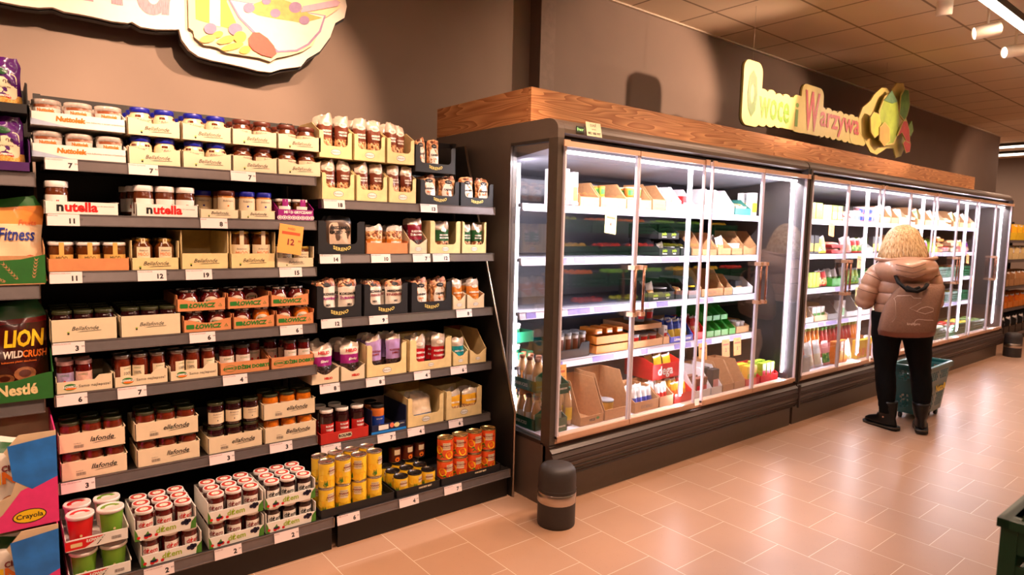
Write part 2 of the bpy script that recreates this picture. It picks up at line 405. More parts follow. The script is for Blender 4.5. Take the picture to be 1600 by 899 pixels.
# ------------------------------------------------------------------ containers
def tray(w_, d, hf, hs, hb, mat, front='flat', m=.02, hc=None, t=.003, inner=None):
    """open display carton; origin bottom centre of the front face, grows towards +y"""
    mb = MB(); inner = inner or mat; x0, x1 = -w_ / 2, w_ / 2; hc = hc or hs
    if front == 'flat': pts = [(x0, 0), (x1, 0), (x1, hf), (x0, hf)]
    elif front == 'dip':
        pts = [(x0, 0), (x1, 0), (x1, hc), (x1 - m * .7, hc), (x1 - m, hc - .008)]
        r = .02
        pts += [(x1 - m - r + r * math.cos(a), hf + r - r * math.sin(a)) for a in [PI / 2 * k / 4 for k in range(5)]]
        pts += [(x0 + m + r - r * math.sin(a), hf + r - r * math.cos(a)) for a in [PI / 2 * k / 4 for k in range(5)]]
        pts += [(x0 + m, hc - .008), (x0 + m * .7, hc), (x0, hc)]
    elif front == 'wave':
        pts = [(x0, 0), (x1, 0), (x1, hc)]
        n = 14
        for k in range(n + 1):
            u = k / n; pts.append((x1 - w_ * u, hf + (hc - hf) * (0.5 + 0.5 * math.cos(2 * PI * u))))
    elif front == 'step':
        pts = [(x0, 0), (x1, 0), (x1, hc), (x1 - w_ * .25, hc), (x1 - w_ * .33, hf), (x0, hf)]
    mb.prism(pts, 1, 0, t, mat)
    if hs >= hb - 1e-6 and hc <= hs: sp = [(0, 0), (d, 0), (d, hb), (0, hs)]
    else:
        e = hc if front in ('dip', 'wave') else hs
        sp = [(0, 0), (d, 0), (d, hb), (d * .35, hb), (d * .12, e + (hb - e) * .3), (0, e)]
    for xa in (x0, x1 - t): mb.prism(sp, 0, xa + (.0002 if xa == x0 else -.0002), xa + t, mat)
    mb.box((x0 + t, d - t, 0), (x1 - t, d, hb), inner); mb.box((x0 + t, t, 0), (x1 - t, d - t, t), inner)
    return mb

def label_patch(mb, r, z0, z1, mat, half=75, n=10, off=.0006):
    mb.lathe([(r + off, z0), (r + off, z1)], mat, n, a0=-PI / 2 - math.radians(half), a1=-PI / 2 + math.radians(half))
def jar(r, h, content, lid, lidh=.014, neck=.86, shoulder=.8, labm=lab, lz=(.12, .62), lhalf=80, txt=None, base=None, round_=0, oval=None, lidr=None, n=18, lidprint=None, band=None):
    """glass jar with contents showing, label and lid as parts"""
    hb = h - lidh; zs = hb * shoulder; rn = r * neck
    if round_:
        prof = [(0, 0), (r * .72, 0)] + [(r * (.72 + .28 * math.sin(PI * k / 10)) if k < 5 else r * (neck + (1 - neck) * math.sin(PI * k / 10)), hb * (.02 + .93 * k / 10)) for k in range(1, 11)] + [(rn, hb)]
    else:
        prof = [(0, 0), (r * .9, 0), (r, .006), (r, zs), (r * .96, zs + (hb - zs) * .45), (rn, zs + (hb - zs) * .85), (rn, hb)]
    body = MB().lathe(prof, content, n)
    parts = [['body', body.mesh('body')]]
    lr = lidr or rn * 1.06
    lm = MB().lathe([(lr, 0), (lr * 1.02, .001), (lr * 1.02, lidh - .002), (lr * .97, lidh), (lr * .9, lidh - .0015), (0, lidh - .0015)], lid, n)
    for i, v in enumerate(lm.v): lm.v[i] = (v[0], v[1], v[2] + h - lidh)
    subs = []
    if lidprint:
        pm = MB(); pm.lathe([(lr * .86, h - .001), (lr * .5, h - .001)], lidprint[0], n); pm.lathe([(lr * .5, h - .001), (0, h - .001)], lidprint[1], n)
        subs.append(('lid_print', pm.mesh('lid_print')))
    if band: 
        bm = MB(); bm.lathe([(lr * 1.035, h - lidh + .002), (lr * 1.035, h - .003)], band, n); subs.append(('lid_band', bm.mesh('lid_band')))
    parts.append(['lid', lm.mesh('lid'), subs])
    if labm:
        l = MB()
        if oval:
            cz, rz, ra = oval  # centre height fraction, half height, half angle
            i = len(l.v); cx = []
            for k in range(16):
                a = 2 * PI * k / 16; z = h * cz + rz * math.sin(a); an = -PI / 2 + math.radians(ra) * math.cos(a)
                rr = r + .001
                if round_:
                    t = min(max(z / hb - .02, 0) / .93, 1); rr = (r * (.72 + .28 * math.sin(PI * t)) if t < .5 else r * (neck + (1 - neck) * math.sin(PI * t))) + .0016
                cx.append((rr * math.cos(an), rr * math.sin(an), z))
            zc = h * cz
            l.v += cx + [(0, -(r + .0022), zc)]
            for k in range(16): l.face([i + k, i + (k + 1) % 16, i + 16], labm, True)
        else: label_patch(l, r, h * lz[0], h * lz[1], labm, lhalf)
        lp = ['label', l.mesh('label'), []]
        for (s, size, mt, z, kw) in (txt or []):
            lp[2].append(('lettering', text(s, size, mt, wrap=r + .0034 if round_ else r + .0014, at=(0, h * z), **kw)))
        parts.append(lp)
    return parts
def stock(proto, name, lab_, cat, x0, x1, z, y0, nx, rows, dy, where, group, skip=(), rz=8, dx=0, colshift=0):
    """copies of a product in a grid inside a carton"""
    x0 += .0045; x1 -= .0045; z += .0013; p = (x1 - x0) / nx; out = []
    Yt = 2.80 if y0 > 2.75 else 2.615
    pr0 = proto[0][0] if isinstance(proto[0], tuple) else proto
    rad = max(max(abs(v.co.x) for v in pt[1].vertices) for pt in pr0) + .0008
    if any(len(pt) > 2 and pt[2] for pt in pr0): rad += .0014
    fs = min(1, p * .495 / rad); rad *= fs; y0 = max(y0 - .012, Yt + .0045 + rad); dy = max(dy, rad * 2.02)
    for r in range(rows):
        for c in range(nx):
            if (r, c) in skip: continue
            rn = 'front' if r == 0 else ('back' if r == rows - 1 else ORD[r]) + ' row'
            pr = proto[c % len(proto)] if isinstance(proto[0], tuple) else (proto, lab_)
            lb = f'{pr[1]}, {rn} {colname(c, nx)}, {where}' if nx > 1 else f'{pr[1]}, {rn}, {where}'
            out.append(inst(pr[0], name, lb, cat, (x0 + p * (c + .5) + dx * r, y0 + dy * r, z), math.radians(RND.uniform(-rz, rz)), group, scale=(fs, fs, 1)))
    return out
def put_tray(px, z, Y, mesh_fn, label, dz=0, dxo=0, logo=None, group=None, name='display_tray', rz=0):
    """px: (left,right) photo columns of the front bottom edge on the shelf; returns x0,x1"""
    x0, x1 = XP(px[0], z, Y), XP(px[1], z, Y); w_ = (x1 - x0) - .003
    xm = (x0 + x1) / 2 + dxo
    o = obj(name, mesh_fn(w_), None, (xm, Y, z + dz + .001), rz)
    prop(o, label, 'tray', group)
    for (nm, me) in (logo(w_) if logo else []): obj(nm, me, o)
    return x0 + dxo, x1 + dxo

def logo_text(s, size, mat, at=(0, 0), **kw): return ('printed_logo', text(s, size, mat, at=at, **kw))
def decal(fn, nm='printed_motif'):
    mb = MB(); fn(mb); return (nm, mb.mesh(nm))
def bella(w_, h=.05, size=.021, z=None, off=.0, s='Bellafonde'):
    """hand-lettered name with an underline and a little fruit motif"""
    z = z or h * .42
    tw = size * 3.9
    def f(mb):
        mb.flat([(off - tw * .3, z - size * .62), (off + tw * .62, z - size * .5), (off + tw * .62, z - size * .44), (off - tw * .1, z - size * .5)], -.0008, ink)
        mb.flat(ell(off - tw * .62, z - size * .8, size * .17, size * .2, 8), -.0008, ink)
        mb.flat([(off - tw * .68, z - size * .5), (off - tw * .62, z - size * .72), (off - tw * .56, z - size * .45)], -.0009, lime)
    return [logo_text(s, size, ink, at=(off, z), shear=.35, sx=.95), decal(f)]

# ------------------------------------------------------------------ jam bay, top shelf
BAY = 'jam bay'
P_tub = None
def spread_tub():
    b = MB().lathe([(0, 0), (.040, 0), (.042, .002), (.047, .068)], paper, 20)
    parts = [['tub', b.mesh('tub'), []]]
    bm = MB(); bm.lathe([(.0465, .058), (.0476, .0685)], ramp_mat('tub_band', 'noise', 12, [(.42, (150, 80, 44)), (.5, (225, 205, 190)), (.6, (120, 150, 190))]), 20); parts[0][2].append(('colour_band', bm.mesh('colour_band')))
    parts[0][2].append(('lettering', text('Nuttolek', .016, orange, bold=.0008, wrap=.0462, at=(-.002, .048))))
    parts[0][2].append(('lettering', text('krem kakaowy', .0075, inkgrey, wrap=.0455, at=(.004, .033))))
    parts[0][2].append(('printed_motif', text('•', .035, navy, wrap=.0450, at=(.016, .019))))
    lm = MB().lathe([(.0475, .068), (.049, .069), (.049, .084), (.045, .0865), (0, .0865)], M('tub_lid_film', (190, 176, 166), .12, coat=1, noise=.35, scale=35), 20)
    parts.append(['lid', lm.mesh('lid')])
    return parts
P_tub = spread_tub()
def nut_logo(w_):
    def f(mb):
        mb.flat([(-w_ * .5, .022), (-w_ * .28, .010), (-w_ * .1, .0), (-w_ * .5, .0)], -.0006, M('pale_blue', (176, 190, 214), .5))
    return [decal(f), logo_text('Nuttolek', .023, orange, at=(-w_ * .1, .026), bold=.0014, shear=.1), logo_text('krem kakaowy z serem orzechowym', .0085, inkdred, at=(w_ * .27, .024))]
for k, tier in enumerate(('lower', 'upper')):
    x0, x1 = put_tray((49, 199), S1[0], 2.80, lambda w_: tray(w_, .28, .046, .052, .078, paper), f'white cardboard tray lettered in orange, leftmost {tier} one on the top shelf', dz=.11 * k, logo=nut_logo, group='stacked trays on the top shelf')
    stock(P_tub, 'spread_tub', 'white spread tub', 'tub', x0, x1, S1[0] + .11 * k + .005, 2.856, 3, 2, .102, f'leftmost {tier} tray, top shelf, jam bay', 'white spread tubs in the leftmost trays')
P_blue = jar(.0425, .100, cremeswirl, navy, lidh=.019, shoulder=.72, neck=.82, lz=(.08, .62), txt=[('Bellafonde', .012, inkgrey, .52, dict(shear=.3)), ('DUO KREM', .009, navy, .4, {})])
# brown stripes of the two-coloured cream
def stripes(r, z0, z1, mat, ks):
    mb = MB()
    for a in ks: mb.lathe([(r + .0005, z0), (r * .95, z1)], mat, 5, a0=math.radians(a - 16), a1=math.radians(a + 16))
    return mb.mesh('cream_stripes')
P_blue[0].append([('cream_stripes', stripes(.0425, .055, .0715, choc, (-115, -40, 40, 140)))]) if len(P_blue[0]) < 3 else None
P_brown = jar(.0425, .100, choc, lidbrown, lidh=.019, shoulder=.72, neck=.82, lz=(.08, .6), txt=[('Bellafonde', .012, inkgrey, .52, dict(shear=.3)), ('KREM', .009, inkdred, .4, {})])
KT = [((200, 284), P_blue, 'blue-lidded'), ((285, 363), P_blue, 'blue-lidded'), ((363, 434), P_brown, 'brown-lidded'), ((434, 502), P_brown, 'brown-lidded')]
for i, (px, pr, cn) in enumerate(KT):
    for k, tier in enumerate(('lower', 'upper')):
        nth = ORD[i + 1]
        x0, x1 = put_tray(px, S1[0], 2.80, lambda w_: tray(w_, .28, .046, .066, .066, lab, front='wave', hc=.062), f'cream cardboard tray of {cn} spread jars, {nth} {tier} one on the top shelf', dz=.108 * k, logo=lambda w_: bella(w_, z=.027, off=w_ * .04), group='stacked trays on the top shelf')
        stock(pr, 'spread_jar', f'{cn} spread jar', 'jar', x0 + .004, x1 - .004, S1[0] + .108 * k + .004, 2.85, 2, 3, .089, f'{nth} {tier} tray, top shelf, jam bay', 'cream spread jars on the top shelf', rz=25)

# second shelf ------------------------------------------------------
z = S1[1]
def nutella(w_): return [logo_text('n', .046, ink, at=(-w_ * .5 + .045 + .0, .024), bold=.0018), logo_text('utella', .046, inkred, at=(-w_ * .5 + .108, .024), bold=.0018), logo_text('krem do smarowania', .007, inkgrey, at=(w_ * .3, .03))]
P_nut = jar(.043, .112, choc, lidwhite, lidh=.022, shoulder=.80, neck=.93, labm=paper, lz=(.1, .56), txt=[('n', .026, ink, .3, dict(bold=.001)), ('  utella', .026, inkred, .3, dict(bold=.001))], lidr=.0425)
x0, x1 = put_tray((69, 187), z, 2.80, lambda w_: tray(w_, .30, .044, .046, .05, paper), 'white tray lettered black and red with one jar left, second shelf', logo=nutella, group='white spread trays on the second shelf')
stock(P_nut, 'spread_jar', 'white-lidded chocolate spread jar', 'jar', x0, x1, z + .004, 2.85, 3, 3, .09, 'leftmost tray, second shelf, jam bay', 'white-lidded chocolate spread jars', skip=[(r, c) for r in range(3) for c in range(3) if c > 0 or r > 1], rz=30)
x0, x1 = put_tray((212, 311), z, 2.80, lambda w_: tray(w_, .30, .046, .05, .055, paper), 'white tray lettered black and red full of jars, second shelf', logo=nutella, group='white spread trays on the second shelf')
stock(P_nut, 'spread_jar', 'white-lidded chocolate spread jar', 'jar', x0 - .008, x1, z + .004, 2.85, 3, 3, .09, 'second tray, second shelf, jam bay', 'white-lidded chocolate spread jars', rz=30, dx=-.012)
P_pb1 = jar(.034, .108, peanut, lidbrown, lidh=.02, shoulder=.85, neck=.92, lz=(.06, .74), txt=[('Bellafonde', .010, inkgrey, .62, dict(shear=.3)), ('•', .03, orange, .42, {})])
P_pb2 = jar(.034, .108, peanut, navy, lidh=.02, shoulder=.85, neck=.92, lz=(.06, .74), txt=[('Bellafonde', .010, inkgrey, .62, dict(shear=.3)), ('•', .034, navy, .42, {})])
for px, cols, i in (((312, 374), [(P_pb2, 'blue-lidded peanut spread jar'), (P_pb1, 'brown-lidded peanut spread jar')], 2), ((375, 431), [(P_pb2, 'blue-lidded peanut spread jar')] * 2, 3)):
    x0, x1 = put_tray(px, z, 2.80, lambda w_: tray(w_, .28, .034, .036, .04, lab), f'low beige tray of peanut spread jars, {ORD[i]} on the second shelf', logo=lambda w_: bella(w_, size=.017, z=.020), group='small beige trays on the second shelf')
    stock(cols, 'peanut_spread_jar', '', 'jar', x0, x1, z + .004, 2.845, 2, 3, .08, f'{ORD[i]} tray, second shelf, jam bay', 'peanut spread jars', skip=[(0, 0)] if i == 2 else [], rz=10)
P_hp = jar(.033, .086, honey, lidwhite, lidh=.012, shoulder=.9, neck=.95, labm=purple, lz=(.1, .99), lhalf=22, n=8)
P_hp.append(['front_label', (lambda l: (label_patch(l, .0335, .01, .055, paper, 48), l)[1])(MB()).mesh('front_label'), [('lettering', text('MIÓD', .010, ink, wrap=.0355, at=(-.004, .036)))]])
def purp(w_):
    def f(mb):
        n = 8
        for k in range(n):
            c = -w_ / 2 + w_ * (k + .5) / n
            for q, cc in ((.011, paper), (.008, purple), (.005, paper)): mb.flat(ell(c, .010, q, q * .8, 10), -.0005 - (.011 - q) * .05, cc)
    return [decal(f), logo_text('MIÓD GRYCZANY', .015, paper, at=(.01, .033), bold=.0008)]
x0, x1 = put_tray((433, 491), z, 2.80, lambda w_: tray(w_, .26, .045, .05, .095, purple), 'purple patterned tray of honey jars at the right end of the second shelf', logo=purp)
stock(P_hp, 'honey_jar', 'purple-sealed honey jar', 'jar', x0, x1 - .01, z + .004, 2.845, 2, 3, .075, 'purple tray, second shelf, jam bay', 'purple-sealed honey jars', rz=8)
# orange offer sheet hanging from the rail
def offer_sheet(px, py, z, Y, price, label, tilt=-12, ww=.105, hh=.125, cm=None):
    x = XP(px, z, Y)
    mb = MB().box((-ww / 2, -.0005, -hh), (ww / 2, .0005, 0), cm or tagor)
    o = obj('offer_sheet', mb, None, (x, Y - .0175, z - .022)); o.rotation_euler = (math.radians(-4), math.radians(tilt * -1), 0)
    prop(o, label, 'price sign')
    obj('printed_price', text(price, .036, inkdred, bold=.001, at=(0, -hh * .6), y=-.0012), o)
    m2 = MB().flat([(-ww * .38, -hh * .34), (ww * .38, -hh * .34), (ww * .38, -hh * .24), (-ww * .38, -hh * .24)], -.001, M('ink_brick', (196, 84, 44), .5)); obj('printed_bar', m2, o)
    obj('printed_name', text('MIÓD', .013, inkdred, at=(0, -hh * .14), y=-.0012), o)
    obj('printed_cents', text('99', .015, inkdred, at=(.016 + .012 * len(price), -hh * .54), y=-.0012), o)
    return o
offer_sheet(454, 0, S1[1], 2.80, '12', 'orange offer sheet reading 12 hanging tilted below the second shelf', tilt=-8)

# third shelf -------------------------------------------------------
z = S1[2]
P_h1 = jar(.047, .100, honey, lidwhite, lidh=.012, shoulder=.86, neck=.93, labm=M('label_honey', (226, 176, 92), .55), lz=(.1, .55), lhalf=62, txt=[('MIÓD', .017, ink, .42, {})], n=10)
P_h1.append(['paper_seal', (lambda l: (label_patch(l, .0475, .05, .099, M('label_honey', (226, 176, 92)), 11), l)[1])(MB()).mesh('paper_seal')])
x0, x1 = put_tray((74, 204), z, 2.80, lambda w_: tray(w_, .28, .045, .045, .05, okraft), 'plain brown card tray of three honey jars, left end of the third shelf')
stock(P_h1, 'honey_jar', 'broad honey jar, yellow seal', 'jar', x0, x1, z + .004, 2.856, 3, 2, .1, 'leftmost tray, third shelf, jam bay', 'broad honey jars', rz=3)
P_h2 = jar(.043, .116, honey, lidgold, lidh=.012, shoulder=.7, neck=.7, labm=lab, lz=(.1, .72), lhalf=38, txt=[('Bellafonde', .009, inkgrey, .60, dict(shear=.3)), ('MIÓD', .018, orange, .47, {})], n=8)
P_h2.append(['paper_seal', (lambda l: (label_patch(l, .031, .085, .117, lab, 16), l)[1])(MB()).mesh('paper_seal')])
P_h3 = jar(.039, .150, honey, lidgold, lidh=.012, shoulder=.9, neck=.9, labm=lab, lz=(.06, .62), lhalf=70, txt=[('Bellafonde', .010, inkgrey, .5, dict(shear=.3)), ('MIÓD', .020, orange, .38, {})], n=10)
P_h3.append(['paper_seal', (lambda l: (label_patch(l, .040, .09, .151, lab, 12), l)[1])(MB()).mesh('paper_seal')])
P_h4 = jar(.034, .086, honey, lidgold, lidh=.012, shoulder=.9, neck=.95, labm=lab, lz=(.06, .72), lhalf=80, txt=[('Bellafonde', .009, inkgrey, .6, dict(shear=.3)), ('MIÓD', .014, ink, .42, {})], n=12)
HT = [((205, 281), P_h2, .046, .112, 'cream box of two gold-capped honey jars', 'gold-capped honey jar', 2),
      ((283, 358), None, .062, .152, 'tall empty cream box', '', 0),
      ((360, 431), P_h3, .060, .152, 'tall cream box of two big honey jars', 'tall honey jar', 2),
      ((432, 491), P_h4, .040, .090, 'low pinkish box of two small honey jars', 'small honey jar', 2)]
for i, (px, pr, hf, hb, ds, js, n) in enumerate(HT):
    x0, x1 = put_tray(px, z, 2.80, lambda w_: tray(w_, .28, hf, hb, hb, cream if i < 3 else lab, hc=hf), f'{ds}, {ORD[i + 1]} on the third shelf', logo=lambda w_: bella(w_, size=.022 if i < 3 else .016, z=hf * .52), group='honey boxes on the third shelf')
    if n: stock(pr, 'honey_jar', js, 'jar', x0 + .003, x1 - .003, z + .004, 2.85, 2, 2, .092, f'{ORD[i + 1]} box, third shelf, jam bay', 'honey jars on the third shelf', rz=4)

# fourth shelf ------------------------------------------------------
z = S1[3]
P_j1 = jar(.0365, .104, jamdark, lidgreen, lidh=.012, shoulder=.84, neck=.9, labm=lab, lz=(.1, .6))
for i, px in enumerate(((79, 185), (188, 284))):
    x0, x1 = put_tray(px, z, 2.80, lambda w_: tray(w_, .36, .080, .080, .080, lab), f'deep cream tray of plum jam jars, {ORD[i]} on the fourth shelf', logo=lambda w_: bella(w_, z=.045, size=.021), group='deep cream trays on the fourth shelf')
    stock(P_j1, 'jam_jar', 'dark plum jam jar', 'jar', x0 + .002, x1 - .002, z + .005, 2.845, 3, 4, .079, f'{ORD[i]} deep tray, fourth shelf', 'dark plum jam jars', rz=20)
def oval_lab(): return paper
P_l1 = jar(.040, .080, jamred, lidblack, lidh=.011, round_=1, neck=.74, labm=M('label_fruit', (236, 214, 196), .5, noise=.25, scale=22), oval=(.36, .022, 42), txt=[('ŁOWICZ', .010, green, .43, dict(shear=.1, bold=.0004)), ('•', .04, inkred, .26, {})], band=None)
P_l2 = jar(.040, .080, jamor, lidblack, lidh=.011, round_=1, neck=.74, labm=M('label_fruit', (236, 214, 196)), oval=(.36, .022, 42), txt=[('ŁOWICZ', .010, green, .43, dict(shear=.1, bold=.0004)), ('•', .04, orange, .26, {})], band=None)
for pr in (P_l1, P_l2): pr[1][2].append(('lid_print', text('ŁOWICZ      ŁOWICZ', .008, lidwhite, wrap=.0320, at=(0, .0745), bold=.0004)))
def lowicz(w_):
    def f(mb): mb.flat(rrect(-w_ * .44, .012, -w_ * .28, .030, .004), -.0006, green)
    return [decal(f), logo_text('ŁOWICZ', .024, green, at=(-.0, .020), shear=.18, bold=.0012), logo_text('△', .016, green, at=(w_ * .38, .02))]
LW = [(286, 363), (364, 430), (431, 491)]
for i, px in enumerate(LW):
    for k, tier in enumerate(('lower', 'upper')):
        x0, x1 = put_tray(px, z, 2.80, lambda w_: tray(w_, .26, .034, .066, .066, okraft, front='wave', hc=.050), f'orange card tray with green lettering, {ORD[i]} {tier} one on the fourth shelf', dz=.086 * k, dxo=-.022 * k, logo=lowicz, group='orange jam trays on the fourth shelf')
        c = [(P_l1, 'round red jam jar'), (P_l2, 'round orange jam jar')] if (k == 0 and i > 0) else [(P_l1, 'round red jam jar')] * 2
        stock(c, 'jam_jar', '', 'jar', x0 + .003, x1 - .003, z + .086 * k + .004, 2.85, 2, 2, .086, f'{ORD[i]} {tier} orange tray, fourth shelf', 'round jam jars on the fourth shelf', rz=14, skip=[(0, 1)] if (i == 1 and k == 1) else [])

# fifth shelf -------------------------------------------------------
z = S1[4]
def samo(w_):
    def f(mb):
        mb.flat(ell(-w_ * .26, .021, .021, .0125, 18), -.0005, green); mb.flat(ell(-w_ * .25, .016, .017, .005, 14), -.0007, orange)
    return [decal(f), logo_text('ŁOWICZ', .0105, paper, at=(-w_ * .26, .022), shear=.1, bold=.0006, y=-.001), logo_text('Samo najlepsze!', .0145, ink, at=(w_ * .17, .022), space=1.08)]
pk = M('label_pink', (236, 178, 160), .5, noise=.35, scale=30); bl = M('label_bluefruit', (170, 150, 190), .5, noise=.5, scale=30)
P_b1 = jar(.035, .112, jamred, M('lid_redwhite', (196, 150, 150), .35, noise=.4, scale=30), lidh=.016, shoulder=.86, neck=.93, labm=bl, lz=(.08, .62), txt=[('ŁOWICZ', .010, green, .53, {}), ('•', .05, inkred, .3, {})])
P_b2 = jar(.035, .112, jamred, M('lid_redwhite', (196, 150, 150)), lidh=.016, shoulder=.86, neck=.93, labm=pk, lz=(.08, .62), txt=[('ŁOWICZ', .010, green, .53, {}), ('••', .04, inkred, .25, {})])
P_100 = jar(.034, .116, jambrown, lidsilver, lidh=.014, shoulder=.9, neck=.92, labm=lab, lz=(.05, .62), lhalf=50, txt=[('100%', .017, ink, .38, {}), ('ŁOWICZ', .008, green, .54, dict(shear=.1))])
x0, x1 = put_tray((87, 178), z, 2.80, lambda w_: tray(w_, .30, .042, .060, .062, lab, front='step', hc=.058), 'white tray with two fruit jars and an empty end, left of the fifth shelf', logo=samo, group='white trays on the fifth shelf')
stock([(P_b1, 'purple-labelled fruit jar'), (P_b2, 'pink-labelled fruit jar'), (P_b2, 'pink jar')], 'jam_jar', '', 'jar', x0, x1, z + .004, 2.842, 3, 2, .078, 'first tray, fifth shelf', 'fruit jars on the fifth shelf', skip=[(0, 2), (1, 2)], rz=10)
for i, px in enumerate(((178, 264), (265, 342))):
    x0, x1 = put_tray(px, z, 2.80, lambda w_: tray(w_, .30, .038, .058, .058, lab, front='step', hc=.055), f'white tray of silver-lidded jars, {ORD[i + 1]} on the fifth shelf', logo=samo, group='white trays on the fifth shelf')
    stock(P_100, 'jam_jar', 'silver-lidded fruit jar', 'jar', x0, x1, z + .004, 2.842, 3, 2, .076, f'{ORD[i + 1]} tray, fifth shelf', 'silver-lidded fruit jars', rz=30)
wl = M('label_whitefruit', (238, 220, 206), .5, noise=.12, scale=16)
P_dd = jar(.035, .116, jamred, M('lid_darkpattern', (60, 52, 46), .3, noise=.4, scale=60), lidh=.014, shoulder=.86, neck=.92, labm=wl, lz=(.06, .62), txt=[('ŁOWICZ', .012, green, .52, dict(shear=.1)), ('• •', .05, inkred, .28, {}), ('•', .025, green, .18, {})])
def dobry(w_):
    def f(mb):
        o = ell(-w_ * .3, .024, .026, .014, 20); mb.flat(o, -.0005, green); mb.flat(ell(-w_ * .3, .024, .0245, .0125, 20), -.0007, okraft)
    return [decal(f), logo_text('ŁOWICZ', .013, green, at=(-w_ * .3, .024), shear=.15, bold=.0008, y=-.001), logo_text('DŻEM DOBRY!', .020, green, at=(w_ * .17, .024), bold=.0011)]
for i, px in enumerate(((343, 422), (423, 491))):
    x0, x1 = put_tray(px, z, 2.80, lambda w_: tray(w_, .30, .05, .05, .075, okraft), f'orange card tray lettered in green, {["left", "right"][i]} one on the fifth shelf', logo=dobry, group='orange trays on the fifth shelf')
    stock(P_dd, 'jam_jar', 'white-labelled jam jar', 'jar', x0, x1 - .003, z + .004, 2.842, 3, 3, .076, f'{["left", "right"][i]} orange tray, fifth shelf', 'white-labelled jam jars', rz=16, skip=[(0, 2)] if i == 0 else [(0, 0)])

# sixth shelf -------------------------------------------------------
z = S1[5]
P_bf = {}
for nm, cont in (('brown', jambrown), ('dark', jamdark), ('orange', jamor)):
    P_bf[nm] = jar(.034, .102, cont, lidgreen, lidh=.012, shoulder=.84, neck=.9, labm=lab, lz=(.14, .62), lhalf=70, txt=[('Bellafonde', .009, inkgrey, .53, dict(shear=.3)), ('KONFITURA', .006, inkgrey, .42, {}), ('•', .02, ink, .27, {})])
def bcode(mb, x, z_, s=1):
    R2 = random.Random(3); xx = 0
    while xx < .03 * s:
        b = R2.choice((.0007, .0012)) * s; mb.flat([(x + xx, z_), (x + xx + b, z_), (x + xx + b, z_ + .012 * s), (x + xx, z_ + .012 * s)], -.0006, inkgrey); xx += b + .0011 * s
def bf_logo(s):
    def g(w_):
        size = .026; off = w_ * .13
        def f(mb): bcode(mb, -w_ * .28, .012); mb.flat([(off - .03, .022), (off + .045, .028), (off + .045, .0295), (off - .02, .0245)], -.0008, ink)
        return [decal(f), logo_text(s, size, ink, at=(off, .038), shear=.3, bold=.0004), logo_text('konfitura', .006, inkgrey, at=(-w_ * .23, .030))]
    return g
SX = [((95, 201), 'brown', 'llafonde', 'lafonde'), ((214, 314), 'brown', 'llafonde', 'ellafonde'), ((325, 411), 'dark', 'ellafonde', None), ((413, 495), 'orange', 'Bellafonde', 'ellafonde')]
for i, (px, cn, s0, s1) in enumerate(SX):
    for k, tier in enumerate(('lower', 'upper')):
        if k and not s1:
            continue
        x0, x1 = put_tray(px, z, 2.80, lambda w_: tray(w_, .19, .068, .070, .070, lab), f'cream tray of {cn} preserve jars, {ORD[i]} {tier} one on the sixth shelf', dz=.106 * k, dxo=-.004 * k, logo=bf_logo(s1 if k else s0), group='stacked cream trays on the sixth shelf')
        stock(P_bf[cn], 'preserve_jar', f'{cn} preserve jar', 'jar', x0 + .001, x1 - .001, z + .106 * k + .005, 2.843, 3, 2, .078, f'{ORD[i]} {tier} tray, sixth shelf', 'preserve jars on the sixth shelf', rz=20)
    if not s1:
        stock(P_bf[cn], 'preserve_jar', f'{cn} preserve jar', 'jar', x0 + .001, x1 - .001, z + .108, 2.843, 3, 1, .078, 'stacked loose above the third tray, sixth shelf', 'loose preserve jars', rz=8)

# bottom shelf ------------------------------------------------------
z = .157; YB = 2.615
redp = M('print_red', (214, 24, 28), .4, noise=.05); greenp = M('print_green', (110, 160, 40), .4, noise=.05)
def yog(content, name):
    b = MB().lathe([(0, 0), (.037, 0), (.0385, .002), (.0465, .09)], paper, 24)
    l = MB(); 
    label = MB(); label.lathe([(.0394, .008), (.0470, .088)], content, 14, a0=-PI / 2 - 1.0, a1=-PI / 2 + 1.6)
    o = MB(); 
    cx = MB().lathe([(.048, .09), (.051, .091), (.051, .099), (.049, .102), (.0455, .0995), (0, .0995)], lidwhite, 24)
    pr = MB().flat([], 0, paper) if False else MB()
    pr.lathe([(.036, .0999), (.02, .0999)], redp if content is redp else greenp, 20, a0=.3, a1=3.4); pr.lathe([(.036, .0999), (0, .1000)], M('print_pale', (240, 210, 200), .4), 20, a0=3.4, a1=6.58)
    return [['tub', b.mesh('tub'), [('wrap_print', label.mesh('wrap_print')), ('lettering', text('•', .04, cream, wrap=.0455, at=(.012, .03)))]], ['lid', cx.mesh('lid'), [('lid_print', pr.mesh('lid_print'))]]]
P_yr, P_yg = yog(redp, 'r'), yog(greenp, 'g')
def klow(w_):
    def f(mb):
        mb.flat([(-w_ * .5, .004), (-w_ * .2, .004), (w_ * .1, .036), (-w_ * .5, .036)], -.0006, redp)
        mb.flat([(-w_ * .02, .006), (-w_ * .0, .006), (w_ * .12, .034), (w_ * .10, .034)], -.0007, ink); bcode(mb, w_ * .22, .01)
        mb.flat(rrect(-w_ * .42, .012, -w_ * .24, .026, .003), -.0009, cream)
    return [decal(f), logo_text('ŁOWICZ', .014, paper, at=(-w_ * .03, .026), bold=.0008, y=-.0012)]
for k, tier in enumerate(('lower', 'upper')):
    x0, x1 = put_tray((107, 207), z, YB, lambda w_: tray(w_, .30, .040, .048, .048, paper), f'red and white tray of fruit tubs, {tier} one at left of the bottom shelf', dz=.128 * k, dxo=-.006 * k, logo=klow, group='red and white trays on the bottom shelf')
    stock([(P_yr, 'red fruit tub'), (P_yg, 'green fruit tub')] if k else [(P_yg, 'green fruit tub'), (P_yg, 'green fruit tub')], 'fruit_tub', '', 'tub', x0, x1, z + .128 * k + (.012 if k else .005), YB + .056, 2, 2, .106, f'{tier} tray, bottom shelf', 'fruit tubs on the bottom shelf', rz=30)
